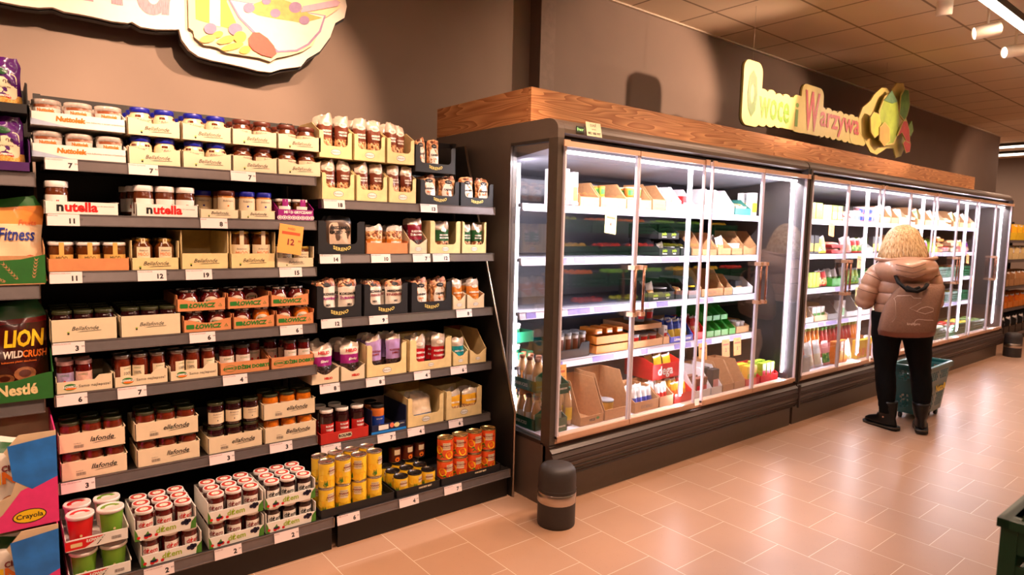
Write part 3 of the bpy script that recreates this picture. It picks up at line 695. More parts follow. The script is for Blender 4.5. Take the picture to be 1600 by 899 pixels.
sheet = MB()
lidtop = (M('lid_print_red', (190, 60, 50), .4, noise=.5, scale=120), M('lid_print_pale', (235, 225, 205), .4, noise=.3, scale=120))
def dz(cont, ink_, fruit, nm): return jar(.0328, .100, cont, lidwhite, lidh=.012, shoulder=.86, neck=.93, labm=paper, lz=(.08, .66), lhalf=62, lidr=.033, lidprint=lidtop, txt=[('dżem', .026, ink_, .48, dict(bold=.0004)), ('••', .05, fruit, .2, {})])
P_dz = {'cherry': dz(jamred, inkred, redp, 'c'), 'red': dz(jamred, inkdred, jamred, 'r'), 'black': dz(jamdark, ink, navy, 'b')}
leafg = M('leaf_print', (70, 130, 40), .5, noise=.2); berry = M('berry_print', (22, 18, 50), .4)
def dzlogo(w_):
    def f(mb):
        for (cx, cz, r) in ((.28, .030, .008), (.34, .026, .008), (.38, .034, .008), (.33, .037, .007)): mb.flat(ell(w_ * cx, cz, r, r, 12), -.0008, berry)
        for (cx, cz, r) in ((-.32, .010, .008), (-.26, .013, .007), (-.16, .010, .006), (-.44, .012, .006)): mb.flat(ell(w_ * cx, cz, r, r, 10), -.0007, redp)
        mb.flat([(w_ * .40, .0), (w_ * .5, .0), (w_ * .5, .046), (w_ * .42, .028)], -.0006, leafg)
        mb.flat([(-w_ * .5, .0), (-w_ * .42, .0), (-w_ * .46, .03), (-w_ * .5, .05)], -.0006, leafg)
        mb.flat([(-w_ * .34, .018), (-w_ * .27, .020), (-w_ * .29, .032)], -.0009, leafg); mb.flat(ell(-w_ * .30, .016, .012, .006, 10), -.0008, berry)
    return [decal(f), logo_text('dżem', .030, lime, at=(.0, .024), bold=.0006)]
DZ = [((220, 316), 'cherry', -.018), ((326, 413), 'red', -.002), ((415, 494), 'black', -.002)]
for i, (px, cn, ox) in enumerate(DZ):
    for k, tier in enumerate(('lower', 'upper')):
        x0, x1 = put_tray(px, z, YB, lambda w_: tray(w_, .225, .044, .085, .085, paper, front='flat', hc=.044), f'printed white tray of {cn} jam jars, {ORD[i]} {tier} one on the bottom shelf', dz=.105 * k, dxo=ox * k, logo=dzlogo, group='printed jam trays on the bottom shelf')
        stock(P_dz[cn], 'jam_jar', f'white-lidded {cn} jam jar', 'jar', x0 + .002, x1 - .002, z + .105 * k + .005, YB + .04, 3, 3 if k or 1 else 1, .069, f'{ORD[i]} {tier} tray, bottom shelf', 'white-lidded jam jars on the bottom shelf', rz=25)

# ------------------------------------------------------------------ bags
def bag(w_, h, d, bands, texts=(), seed=0, top=.16, flare=.9, shapes=(), crimp=.012, nx=10, nz=16):
    """filled pouch: rounded belly, crimped flat top; bands [(v_from, material)] bottom to top"""
    R2 = random.Random(seed); ph = [R2.uniform(0, 6.28) for _ in range(6)]
    def halfw(v): return w_ / 2 * (1 - .06 * math.sin(PI * min(1, v * 1.1)) + .02 * math.sin(7 * v + ph[0])) * (1 if v < 1 - top else flare + (1 - flare) * math.cos((v - 1 + top) / top * 3))
    def depth(u, v):
        a = max(0, 1 - abs(2 * u - 1) ** 2.6) ** .6
        if v < 1 - top: b = min(1, (v + .02) * 7) ** .5 * (1 - .25 * (v / (1 - top)) ** 3)
        else: b = .75 * max(0, 1 - (v - 1 + top) / top * 1.05) ** .8
        wr = 1 + .10 * math.sin(9 * u + 13 * v + ph[1]) + .08 * math.sin(17 * u - 9 * v + ph[2])
        return d / 2 * a * b * wr
    def lean(u, v): return crimp * math.sin(5 * u + ph[3]) * max(0, v - 1 + top) / top
    def pt(u, v, side):
        hw = halfw(v); x = (2 * u - 1) * hw
        zz = v * h + (.16 * w_ * (u - .5) * math.sin(ph[3]) + .004 * math.sin(6 * u + ph[4]) + .0015 * math.sin(15 * u + ph[5])) * max(0, v - .7) / .3
        return (x, side * depth(u, v) + lean(u, v), zz)
    mb = MB()
    for side in (-1, 1):
        i = len(mb.v)
        for b in range(nz + 1):
            for a in range(nx + 1): mb.v.append(pt(a / nx, b / nz, side))
        for b in range(nz):
            vm = (b + .5) / nz; mt = [m for (v0, m) in bands if vm >= v0][-1]
            for a in range(nx):
                q = [i + b * (nx + 1) + a, i + b * (nx + 1) + a + 1, i + (b + 1) * (nx + 1) + a + 1, i + (b + 1) * (nx + 1) + a]
                mb.face(q if side < 0 else q[::-1], mt, True)
    parts = [['pouch', mb.mesh('pouch'), []]]
    def onto(me, off):
        for v in me.vertices:
            u = v.co.x / (2 * halfw(max(0, min(1, v.co.z / h)))) + .5; vv = max(0, min(1, v.co.z / h))
            v.co.y = -depth(max(0, min(1, u)), vv) + lean(u, vv) - off
        return me
    for k, (pts, mt) in enumerate(shapes):
        m2 = MB(); c = (sum(p[0] for p in pts) / len(pts), sum(p[1] for p in pts) / len(pts)); n = len(pts)
        for s in (0, .5, 1): m2.v += [(c[0] + (p[0] - c[0]) * s, 0, c[1] + (p[1] - c[1]) * s) for p in pts]
        for r in range(2):
            for j in range(n): m2.face([r * n + j, r * n + (j + 1) % n, (r + 1) * n + (j + 1) % n, (r + 1) * n + j][::-1], mt, True)
        parts[0][2].append(('printed_panel', onto(m2.mesh('printed_panel'), .0012 + .0006 * k)))
    for (s, size, mt, at, kw) in texts:
        me = text(s, size, mt, at=at, y=-.5 - seed * .001, **kw); parts[0][2].append(('lettering', onto(me, .003)))
    return parts
nuts = ramp_mat('nuts', 'voronoi', 95, [(.2, (120, 66, 34)), (.5, (196, 130, 78)), (.8, (226, 176, 122))], .35, coat=.7, bump=.5)
nuts2 = ramp_mat('mixed_nuts', 'voronoi', 80, [(.2, (92, 40, 24)), (.5, (170, 96, 54)), (.8, (232, 190, 140))], .35, coat=.7, bump=.5)
raisin = ramp_mat('raisins', 'voronoi', 110, [(.2, (24, 14, 16)), (.6, (62, 34, 34)), (.9, (100, 60, 50))], .35, coat=.7, bump=.5)
seeds = ramp_mat('seeds', 'voronoi', 160, [(.2, (150, 100, 60)), (.6, (206, 160, 110)), (.9, (236, 206, 160))], .4, coat=.5, bump=.4)
brownb = M('bag_brown', (116, 52, 28), .3, coat=.6); silverb = M('bag_silver', (206, 188, 172), .25, coat=.6, metal=.25, noise=.2, scale=20)
greenb = M('bag_green', (38, 92, 50), .3, coat=.6); redb = M('bag_red', (184, 20, 34), .3, coat=.6); bordo = M('bag_bordeaux', (134, 16, 44), .3, coat=.6)
tealb = M('bag_teal', (20, 140, 150), .3, coat=.6); lilacb = M('bag_lilac', (172, 140, 196), .3, coat=.6); orangeb = M('bag_orange', (216, 128, 44), .3, coat=.6)
yellowb = M('bag_yellow', (240, 180, 50), .3, coat=.6); whiteb = M('bag_white', (236, 224, 210), .3, coat=.6); clearb = M('bag_clear', (200, 190, 180), .12, coat=1, noise=.3, scale=25)
def oval_badge(z_, r=.016, s='Bakador', mt=None): return [(ell(0, z_, r * 1.5, r * .8, 16), mt or whiteb)], [(s, r * .55, inkdred, (0, z_), dict(shear=.3))]
def nutbag(seed, w_=.085, h=.19, d=.045, main=brownb, win=nuts, title='ORZECHY', sub='WŁOSKIE', topm=silverb):
    sh, tx = oval_badge(h * .78); 
    return bag(w_, h, d, [(0, win), (.42, main), (.74, topm)], texts=[(title, h * .058, paper, (0, h * .60), dict(bold=.0006)), (sub, h * .058, paper, (0, h * .53), dict(bold=.0006))] + tx, seed=seed, shapes=sh)
def serbag(seed, w_=.10, h=.16, d=.05, title='CASHEW', sub='NUTS', win=nuts, cc=whiteb, tm=ink):
    sh = [(ell(0, h * .42, w_ * .36, h * .36, 18), cc), (ell(0, h * .80, w_ * .22, h * .07, 14), ink)]
    return bag(w_, h, d, [(0, win), (.85, nuts2)], texts=[(title, h * .085, tm, (0, h * .52), dict(bold=.0007)), (sub, h * .075, orange if sub == 'NUTS' else ink, (0, h * .40), dict(bold=.0005)), ('Sereno', h * .05, paper, (0, h * .80), {})], seed=seed, shapes=sh)
def badge(z_, r=.014, s='Bakador'):
    def g(w_):
        def f(mb): mb.flat(ell(0, z_, r * 1.75, r * 1.0, 20), -.0005, ink); mb.flat(ell(0, z_, r * 1.65, r * .9, 20), -.0008, paper)
        return [decal(f), logo_text(s, r * .9, inkgrey, at=(0, z_), shear=.3, y=-.0012)]
    return g
def sereno(z_, size=.020):
    def g(w_):
        me = text('SERENO', size, M('ink_gold', (236, 214, 120), .5, noise=0), bold=.0005, at=(0, 0), y=-.0008, space=1.1)
        if not me.get('bent'):
            me['bent'] = 1
            for v in me.vertices: v.co.z += z_ - (v.co.x ** 2) * -6.0 - .004
        return [('printed_logo', me)]
    return g
cardY = M('cream_card2', (236, 214, 154), .6); cardW = M('nutbox_pale', (232, 212, 176), .6)
def bagbox(i, px, z, Y, hf, hc, hb, d, mat, desc, where, bags, logo, dz=0, dxo=0, nx=2, rows=2, dy=.055, front='dip', m=.02, skip=(), item='bag of nuts', grp=None, inner=None, tilt=0, y0=.03, maxh=None):
    x0, x1 = put_tray(px, z, Y, lambda w_: tray(w_, d, hf, hc, hb, mat, front=front, m=m, hc=hc, inner=inner), f'{desc}, {where}', dz=dz, dxo=dxo, logo=logo, group='nut boxes in the nut bay', name='display_box')
    p = (x1 - x0 - .012) / nx
    for r in range(rows):
        for c in range(nx):
            if (r, c) in skip: continue
            b = bags[(r * nx + c) % len(bags)]
            pr, nm = b if isinstance(b, tuple) else (b, item)
            rn = 'front' if r == 0 else 'second row' if rows > 2 else 'back'
            vs = pr[0][1].vertices; bw = max(v.co.x for v in vs) - min(v.co.x for v in vs); bd = max(v.co.y for v in vs) - min(v.co.y for v in vs); bh = max(v.co.z for v in vs)
            sx = min(1, p * .93 / bw); sz = 1 if maxh is None else min(1, maxh / bh); sy = min(1, (dy * .97) / bd)
            inst(pr, 'nut_bag', f'{nm}, {rn} {colname(c, nx)}, in {where}' if nx > 1 else f'{nm}, {rn}, in {where}', 'bag',
                 (x0 + .006 + p * (c + .5), Y + .006 + bd * sy / 2 + dy * r, z + dz + .005), 0, 'bags in the nut bay', rot=(math.radians(RND.uniform(-2.5, -.5) + tilt), math.radians(RND.uniform(-1.2, 1.2)), math.radians(RND.uniform(-3, 3))), scale=(sx, sy, sz))
z = S2[0]
NB = [nutbag(s) for s in range(6)]; NBd = [nutbag(s + 10, win=nuts2, title='ORZECHY', sub='PEKAN') for s in range(3)]
B1 = [((502, 555), 0), ((556, 606), 0), ((607, 651), 0)]
for i, (px, _) in enumerate(B1):
    for k, tier in enumerate(('lower', 'upper')):
        bagbox(i, px, z, 2.80, .052, .118, .16, .24, cardY, f'yellow display box of walnut bags', f'{ORD[i]} {tier} box, top shelf, nut bay', [(NB[(i + k) % 6], 'brown walnut bag'), (NB[(i + 3 + k) % 6], 'brown walnut bag'), (NBd[i], 'brown walnut bag')], badge(.026),
               dz=.186 * k, dxo=-.012 * k, m=.022, maxh=.178 if k == 0 else None, skip=[] if not (k == 1 and i == 2) else [(0, 1)])
SB = [serbag(s) for s in range(4)]
bagbox(0, (656, 718), z, 2.80, .045, .12, .13, .24, black_card, 'black box lettered in gold', 'first lower black box, top shelf', [(SB[0], 'cashew bag'), (SB[1], 'cashew bag')], sereno(.024), m=.028, nx=2, rows=2, maxh=.150)
bagbox(1, (719, 771), z, 2.80, .045, .12, .13, .24, black_card, 'black box lettered in gold', 'second lower black box, top shelf', [(SB[2], 'cashew bag'), (SB[3], 'cashew bag')], sereno(.024), m=.028, nx=2, rows=1, maxh=.150)
bagbox(2, (656, 719), z, 2.80, .045, .13, .14, .24, black_card, 'black box lettered in gold', 'upper black box, top shelf', [(SB[1], 'cashew bag'), (SB[2], 'cashew bag')], sereno(.024), dz=.158, dxo=-.03, m=.028, nx=3, rows=1, skip=[(0, 2)])
# second
z = S2[1]
MX = bag(.13, .17, .055, [(0, nuts2), (.1, M('bag_taupe', (92, 72, 60), .4, coat=.3)), (.88, black_card)], texts=[('MIESZANKA', .0175, ink, (0, .115), dict(bold=.0008)), ('ORZECHÓW', .0175, ink, (0, .095), dict(bold=.0008)), ('MIX', .013, ink, (0, .072), {})], seed=5, shapes=[(rrect(-.052, .01, .052, .14, .02), M('bag_beige', (206, 180, 156), .4))])
bagbox(0, (496, 571), z, 2.80, .045, .15, .155, .26, black_card, 'black box lettered in gold', 'left end, second shelf, nut bay', [(MX, 'beige mixed nut bag')], sereno(.024, .022), m=.04, nx=1, rows=2)
SN = [bag(.09, .13, .05, [(0, orangeb), (.5, nuts), (.8, clearb)], texts=[('MIGDAŁY', .013, paper, (0, .05), dict(bold=.0006))], seed=s) for s in (1, 2, 3)]
SR = [bag(.085, .17, .05, [(0, raisin), (.35, bordo), (.8, silverb)], texts=[('SUSZONA', .013, paper, (0, .105), dict(bold=.0006)), ('ŻURAWINA', .013, paper, (0, .088), dict(bold=.0006))], seed=s) for s in (4, 6)]
bagbox(1, (572, 638), z, 2.80, .052, .06, .07, .26, okraft, 'low orange-brown box of almond bags', 'second box, second shelf, nut bay', [(SN[0], 'orange almond bag'), (SN[1], 'orange almond bag'), (SN[2], 'orange almond bag')], None, front='flat', nx=2, rows=3)
bagbox(2, (639, 668), z, 2.80, .045, .07, .14, .26, cardW, 'small cream box', 'third box, second shelf, nut bay', [(SR[0], 'bordeaux cranberry bag'), (SR[1], 'bordeaux cranberry bag')], badge(.022, .011), nx=1, rows=2, front='wave')
SG = [bag(.085, .155, .05, [(0, nuts2), (.38, greenb), (.72, silverb)], texts=[('ORZECHY', .011, paper, (0, .088), dict(bold=.0005)), ('BRAZYLIJSKIE', .009, paper, (0, .074), dict(bold=.0005))], seed=s, shapes=oval_badge(.115, .012)[0]) for s in (7, 8, 9)]
bagbox(3, (671, 720), z, 2.80, .045, .165, .165, .26, cardY, 'yellow box of one green bag', 'fourth box, second shelf, nut bay', [(SG[0], 'green nut bag')], badge(.022, .012), m=.03, nx=1, rows=2)
bagbox(4, (721, 760), z, 2.80, .045, .165, .165, .26, cardY, 'yellow box of green bags', 'right end, second shelf, nut bay', [(SG[1], 'green nut bag'), (SG[2], 'green nut bag')], badge(.022, .012), m=.016, nx=2, rows=1)
# third
z = S2[2]
KR = [bag(.095, .17, .055, [(0, whiteb), (.82, nuts2)], texts=[('KOKOWIEC', .0155, ink, (0, .105), dict(bold=.0007)), ('ŻURAWINA', .0155, purple, (0, .085), dict(bold=.0007)), ('MIX', .013, ink, (0, .055), dict(bold=.0005))], seed=s, shapes=[(ell(0, .148, .02, .010, 12), ink)]) for s in (1, 2)]
KG = [bag(.095, .16, .055, [(0, nuts2), (.12, whiteb), (.82, nuts2)], texts=[('MIESZANKA', .0145, ink, (0, .108), dict(bold=.0007)), ('STUDENCKA', .0145, inkdred, (0, .09), dict(bold=.0007)), ('MIX', .012, ink, (0, .06), dict(bold=.0005))], seed=s, shapes=[(ell(0, .142, .018, .009, 12), ink)]) for s in (3, 4)]
for i, (px, bg, nm) in enumerate((((494, 566), KR, 'white nut mix bag'), ((568, 638), KG, 'white trail mix bag'), ((642, 706), SB[:2], 'white cashew bag'))):
    bagbox(i, px, z, 2.80, .05, .15, .155, .26, black_card, 'black box lettered in gold', f'{ORD[i]} box, third shelf, nut bay', [(b, nm) for b in bg], sereno(.026, .022), m=.034, nx=2, rows=2)
SO = [bag(.085, .15, .05, [(0, nuts), (.3, orangeb), (.78, silverb)], texts=[('MAKADAMIA', .011, paper, (0, .08), dict(bold=.0005)), ('orzechy', .010, paper, (0, .065), {})], seed=s, shapes=oval_badge(.112, .012)[0]) for s in (5, 6, 7)]
for i, px in enumerate(((707, 728), (729, 757))):
    bagbox(i, px, z, 2.80, .045, .075, .10, .26, cardW, 'small pale box of an orange bag', f'{["fourth", "fifth"][i]} box, third shelf, nut bay', [(SO[i], 'orange macadamia bag'), (SO[2], 'orange macadamia bag')], badge(.022, .010), nx=1, rows=2, front='wave')
# fourth
z = S2[3]
HE = [bag(.10, .17, .06, [(0, whiteb), (.10, raisin), (.42, purple), (.66, whiteb), (.9, silverb)], texts=[('HELIO', .02, inkred, (0, .135), dict(bold=.0008)), ('śliwki', .016, paper, (0, .095), dict(shear=.3, bold=.0004))], seed=s) for s in (1, 2, 3)]
def helio(w_): return [logo_text('HELIO', .014, inkred, at=(w_ * .1, .022), bold=.0008)]
for i, px in enumerate(((486, 531), (532, 571))):
    bagbox(i, px, z, 2.80, .040, .07, .075, .26, lab, 'white box of prune bags', f'{ORD[i]} box, fourth shelf, nut bay', [(HE[i], 'white prune bag'), (HE[2], 'white prune bag')], helio, nx=1, rows=3, front='wave', dy=.07)
LI = [bag(.085, .19, .055, [(0, raisin), (.38, lilacb), (.86, silverb)], texts=[('RODZYNKI', .011, inkdred, (0, .115), dict(bold=.0006)), ('JUMBO', .011, inkdred, (0, .1), dict(bold=.0006))], seed=s) for s in (1, 2, 3)]
bagbox(2, (572, 636), z, 2.80, .055, .155, .165, .26, cream, 'big yellow box of lilac bags', 'third box, fourth shelf, nut bay', [(LI[0], 'lilac raisin bag'), (LI[1], 'lilac raisin bag'), (LI[2], 'lilac raisin bag')], badge(.026), m=.03, nx=2, rows=3)
RD = [bag(.085, .17, .055, [(0, raisin), (.2, redb), (.62, silverb)], texts=[('KOSZERNE', .013, paper, (0, .085), dict(bold=.0006)), ('RODZYNKI', .013, paper, (0, .06), dict(bold=.0006))], seed=s, shapes=oval_badge(.13, .013)[0]) for s in (1, 2)]
bagbox(3, (639, 706), z, 2.80, .045, .16, .16, .26, cream, 'big yellow box of red bags', 'fourth box, fourth shelf, nut bay', [(RD[0], 'red raisin bag'), (RD[1], 'red raisin bag')], badge(.024, .010), m=.04, nx=2, rows=2)
TE = [bag(.08, .14, .05, [(0, seeds), (.3, tealb), (.7, silverb)], texts=[('PESTKI DYNI', .010, paper, (0, .07), dict(bold=.0005))], seed=4)]
bagbox(4, (707, 732), z, 2.80, .045, .075, .12, .26, cream, 'small cream box of a teal bag', 'fifth box, fourth shelf, nut bay', [(TE[0], 'teal seed bag')], badge(.024, .009), nx=1, rows=1, front='wave')
bagbox(5, (733, 760), z, 2.80, .045, .075, .17, .26, cream, 'small cream box with a high back, empty', 'right end of the fourth shelf, nut bay', [], badge(.024, .009), nx=1, rows=0, front='wave', inner=M('kraft_inside', (120, 66, 36), .7))
# fifth: red tray of jars, box of puree, bag boxes
z = S2[4]
P_rol = jar(.034, .150, jamdark, lidwhite, lidh=.014, shoulder=.86, neck=.84, labm=M('label_redcherry', (196, 34, 30), .45, noise=.25, scale=20), lz=(.1, .58), txt=[('ROLNIK', .012, paper, .5, dict(bold=.0005)), ('Wiśnie', .014, paper, .38, dict(bold=.0006))])
def rolnik(w_):
    def f(mb): mb.flat(rrect(-.034, .014, .034, .038, .008), -.0005, lab)
    return [decal(f), logo_text('ROLNIK', .018, ink, at=(0, .026), bold=.0008, y=-.001)]
x0, x1 = put_tray((500, 577), z, 2.80, lambda w_: tray(w_, .24, .05, .05, .055, M('tray_red', (196, 44, 34), .5)), 'red card tray of cherry jars, left end of the fifth shelf', logo=rolnik)
stock(P_rol, 'cherry_jar', 'white-lidded cherry jar', 'jar', x0 + .004, x1 - .004, z + .004, 2.842, 3, 2, .085, 'red tray, fifth shelf, nut bay', 'white-lidded cherry jars', skip=[(1, 2)], rz=12)
bluep = M('print_blue', (24, 60, 150), .4, noise=.2, scale=30)
def puree(w_):
    def f(mb):
        mb.flat([(-w_ * .5, 0), (w_ * .5, 0), (w_ * .5, .012), (-w_ * .5, .012)], -.0006, M('print_azure', (20, 130, 220), .4)); mb.flat(rrect(-w_ * .3, .016, -w_ * .02, .040, .002), -.0007, paper); bcode(mb, -w_ * .28, .020, .8)
        mb.flat(ell(w_ * .08, .032, .012, .013, 12), -.0008, M('print_peach', (230, 120, 90), .4)); mb.flat(ell(w_ * .22, .03, .016, .012, 12), -.0009, M('print_pear', (226, 220, 160), .4))
    return [decal(f), logo_text('jabłko', .010, paper, at=(w_ * .38, .034))]
P_pu = jar(.033, .135, M('puree', (206, 110, 46), .15, coat=1), lidblack, lidh=.014, shoulder=.9, neck=.88, labm=bluep, lz=(.05, .6), txt=[('ROLNIK', .009, paper, .5, {}), ('•', .05, orange, .25, {})])
x0, x1 = put_tray((580, 635), z, 2.80, lambda w_: tray(w_, .24, .045, .12, .12, M('box_navy', (26, 34, 70), .5), hc=.045, inner=M('box_inside', (130, 112, 100), .6)), 'dark blue box of puree jars, second on the fifth shelf', logo=puree)
stock(P_pu, 'puree_jar', 'apple puree jar', 'jar', x0 + .004, x1 - .004, z + .004, 2.842, 2, 2, .08, 'dark blue box, fifth shelf', 'apple puree jars', skip=[(0, 1), (1, 1)])
WB = bag(.13, .15, .07, [(0, M('bag_bluegrey', (96, 108, 130), .25, coat=.7, noise=.3)), (.3, M('bag_pearl', (228, 206, 178), .2, coat=.8, noise=.15)), (.8, clearb)], seed=3)
bagbox(2, (636, 694), z, 2.80, .055, .15, .165, .26, cream, 'big yellow box of a pearly bag', 'third box, fifth shelf, nut bay', [(WB, 'pearly white seed bag')], badge(.03), m=.028, nx=1, rows=2, tilt=-14)
SF = [bag(.11, .14, .07, [(0, seeds), (.45, yellowb), (.8, clearb)], texts=[('SŁONECZNIK', .012, paper, (0, .08), dict(bold=.0006))], seed=s) for s in (1, 2)]
bagbox(3, (696, 753), z, 2.80, .055, .155, .16, .26, cream, 'big yellow box of sunflower seed bags', 'right end, fifth shelf, nut bay', [(SF[0], 'yellow seed bag'), (SF[1], 'yellow seed bag')], badge(.028), m=.035, nx=2, rows=2)

# bottom shelf: tins -------------------------------------------------
z = .157
def tin(r, h, body, lidm, name, texts, motif):
    prof = [(0, 0), (r * .95, 0), (r * 1.015, .002), (r * 1.015, .005), (r, .008)]
    b = MB().lathe([(0, .002), (r * .93, .002), (r * 1.015, 0), (r * 1.015, .004), (r, .006)], steel, 24)
    b.lathe([(r, .006), (r, h - .006)], body, 24); b.lathe([(r, h - .006), (r * 1.015, h - .004), (r * 1.015, h), (r * .96, h), (r * .94, h - .004), (0, h - .004)], lidm, 24)
    subs = [('lettering', text(s, size, mt, wrap=r + .0018, at=(ax, h * zz), **kw)) for (s, size, mt, ax, zz, kw) in texts]
    lp = MB(); lp.lathe([(r + .0008, h * .50), (r + .0008, h * .82)], lab, 8, a0=-PI / 2 - .48, a1=-PI / 2 + .48)
    m2 = MB(); motif(m2, r)
    for i_, v in enumerate(m2.v): m2.v[i_] = ((r + .0012) * math.sin(v[0] / r), -(r + .0012) * math.cos(v[0] / r), v[2])
    t = MB().prism(ell(0, -.35 * r, r * .22, r * .38, 12), 2, h - .004, h - .002, lidm)
    return [['can_body', b.mesh('can_body'), []], ['label', lp.mesh('label'), subs], ['printed_fruit', m2.mesh('printed_fruit')], ['ring_pull', t.mesh('ring_pull')]]
def pine(mb, r):
    for (cx, cz, rr) in ((.6, .25, .022), (-.5, .22, .024), (.05, .16, .024), (1.3, .5, .022), (-1.3, .45, .022)):
        mb.flat(ell(r * cx, cz * .11, rr, rr * .7, 14), 0, M('print_pine', (250, 196, 40), .4))
    for (cx, cz) in ((-1.1, .015), (-.95, .01), (-.8, .015)): mb.flat([(r * cx - .006, cz), (r * cx + .006, cz), (r * cx + .002, cz + .025)], 0, leafg)
def peach(mb, r):
    for (cx, cz, rr) in ((.35, .030, .021), (-1.0, .055, .021)):
        mb.flat(ell(r * cx, cz, rr, rr * .95, 16), 0, yellowp); mb.flat(ell(r * cx, cz, rr * .42, rr * .4, 12), -.1, orange)
    for (cx, cz, dx) in ((-.45, .03, -.012), (-.2, .015, -.015), (.9, .09, .01)): mb.flat([(r * cx, cz), (r * cx + dx, cz + .014), (r * cx + dx * 1.8, cz - .002)], 0, leafg)
yel = M('tin_yellow', (250, 208, 54), .3, coat=.4, noise=.08, scale=20); org = M('tin_orange', (232, 88, 34), .3, coat=.4, noise=.05)
lidtin = M('tin_lid', (176, 158, 140), .25, metal=.9, noise=.1, scale=60); lidtin2 = M('tin_lid_dark', (60, 54, 50), .25, metal=.8, noise=.1)
P_pine = tin(.0375, .118, yel, lidtin, 'p', [('HARVEST BEST', .006, ink, 0, .77, {}), ('ANANAS', .0125, inkdred, 0, .68, dict(bold=.0004)), ('W PLASTRACH', .0085, ink, 0, .59, {})], pine)
P_pine2 = tin(.0375, .084, yel, lidtin2, 'p', [('HARVEST BEST', .005, ink, 0, .77, {}), ('ANANAS', .011, inkdred, 0, .66, dict(bold=.0004))], pine)
P_peach = tin(.041, .112, org, M('tin_lid_gold', (168, 134, 80), .25, metal=.9), 'b', [('HARVEST BEST', .006, ink, 0, .77, {}), ('BRZOSKWINIE', .010, inkdred, 0, .68, dict(bold=.0004)), ('POŁÓWKI', .009, inkdred, 0, .59, {})], peach)
P_dark = tin(.0375, .084, M('tin_brown', (90, 30, 18), .3, coat=.4), lidtin2, 'b', [('HARVEST BEST', .006, cream, 0, .66, {})], lambda mb, r: mb.flat(ell(0, .02, .015, .012, 12), 0, orange))
def hb(size=.011):
    def g(w_): return [logo_text('HARVEST BEST', size, lab, at=(w_ * .15, .022), bold=.0006)]
    return g
TT = [((500, 617), P_pine, 'pineapple tin', 4, 2, 2, '', 0), ((619, 688), P_pine2, 'small pineapple tin', 3, 3, 1, 'HARVEST', 0), ((689, 782), P_peach, 'peach tin', 4, 1, 2, 'HARVEST', 0)]
for i, (px, pr, nm, nx, rows, tiers, lg, _) in enumerate(TT):
    x0, x1 = put_tray(px, z, YB, lambda w_: tray(w_, .28, .036, .036, .04, black_card), f'low black tray of {nm}s, {ORD[i]} on the bottom shelf of the nut bay', logo=hb() if lg else None, group='black tin trays')
    hh = {'pineapple tin': .118, 'small pineapple tin': .084, 'peach tin': .112}[nm]; rr = .041 if nm == 'peach tin' else .0375
    wdt = min(x1 - x0 - .008, nx * rr * 2.12)
    for k in range(tiers):
        stock(pr, 'fruit_tin', f'{nm}', 'tin', x0 + .004, x0 + .004 + wdt if nm != 'peach tin' else x1 - .004, z + .005 + hh * k + .001 * k, YB + .048, nx, rows, .081, f'{["lower", "upper"][k]} level, {ORD[i]} black tray', 'fruit tins on the bottom shelf', rz=35, skip=[(1, c) for c in range(1, nx)] if i == 0 and k == 1 and 0 else [])
stock(P_dark, 'fruit_tin', 'brown tin', 'tin', XP(640, z, YB), XP(700, z, YB), z + .09, YB + .16, 3, 1, .08, 'stacked behind the small pineapple tins', 'brown tins', rz=20)

# ------------------------------------------------------------------ bay at the left edge
def bigbag(w_, h, d, bands, texts, shapes, seed): return bag(w_, h, d, bands, texts=texts, shapes=shapes, seed=seed, nx=14, nz=20, crimp=.02)
violet = M('bag_violet', (84, 26, 110), .2, coat=1, noise=.3, scale=18); millet = ramp_mat('millet', 'voronoi', 260, [(.3, (222, 150, 60)), (.7, (250, 200, 110))], .5)
JG = bigbag(.17, .21, .07, [(0, violet), (.12, millet), (.32, violet)], [('Jaglane', .032, ink, (0, .118), {}), ('płatki błyskawiczne', .011, ink, (0, .094), {}), ('BEZGLUTENOWE', .010, paper, (0, .058), dict(bold=.0006))],
            [(rrect(-.065, .045, .065, .150, .02), lab), (rrect(-.05, .050, .05, .067, .006), redp), (ell(0, .155, .034, .013, 16), greenb)], 2)
xl = [XP(p, 1.6, 2.80) for p in (-95, 48)]
for k, tier in enumerate(('lower', 'upper')):
    o = obj('display_tray', tray(xl[1] - xl[0], .3, .03, .10, .12, M('tray_violet', (70, 24, 92), .5) if k == 0 else black_card, hc=.03), None, ((xl[0] + xl[1]) / 2, 2.78, 1.602 + .195 * k)); prop(o, f'dark tray of violet flake bags, {tier} one at the left photo edge', 'tray')
    for c in range(2):
        inst(JG, 'flake_bag', f'violet bag of flakes, {["left", "right"][c]}, in the {tier} tray at the left edge', 'bag', (xl[1] - .075 - .135 * (1 - c), 2.83, 1.607 + .195 * k), 0, 'violet flake bags', scale=(.74, .9, .84))
whitep = paper
FT = bigbag(.27, .29, .08, [(0, M('bag_oats', (226, 150, 90), .3, coat=.5, noise=.3, scale=14)), (.25, M('bag_cream2', (244, 210, 170), .3, coat=.5, noise=.08)), (.70, M('bag_peach', (240, 150, 70), .3, coat=.5)), (.90, green)],
            [('Fitness', .062, M('ink_blue', (30, 50, 140), .4, noise=0), (.052, .165), dict(shear=.25, bold=.001, sx=.60)), ('Fruits', .028, M('ink_peach', (226, 100, 60), .4), (.085, .208), dict(shear=.2, sx=.8))],
            [(ell(-.04, .075, .03, .02, 12), yellowp), (ell(.03, .07, .035, .022, 12), M('fruit_orange', (236, 120, 50), .4)), (ell(.09, .075, .02, .02, 12), M('fruit_red', (200, 50, 40), .4)), (ell(-.09, .085, .03, .02, 12), whiteb)], 4)
xa, xb = XP(-60, 1.21, 2.80), XP(72, 1.21, 2.80)
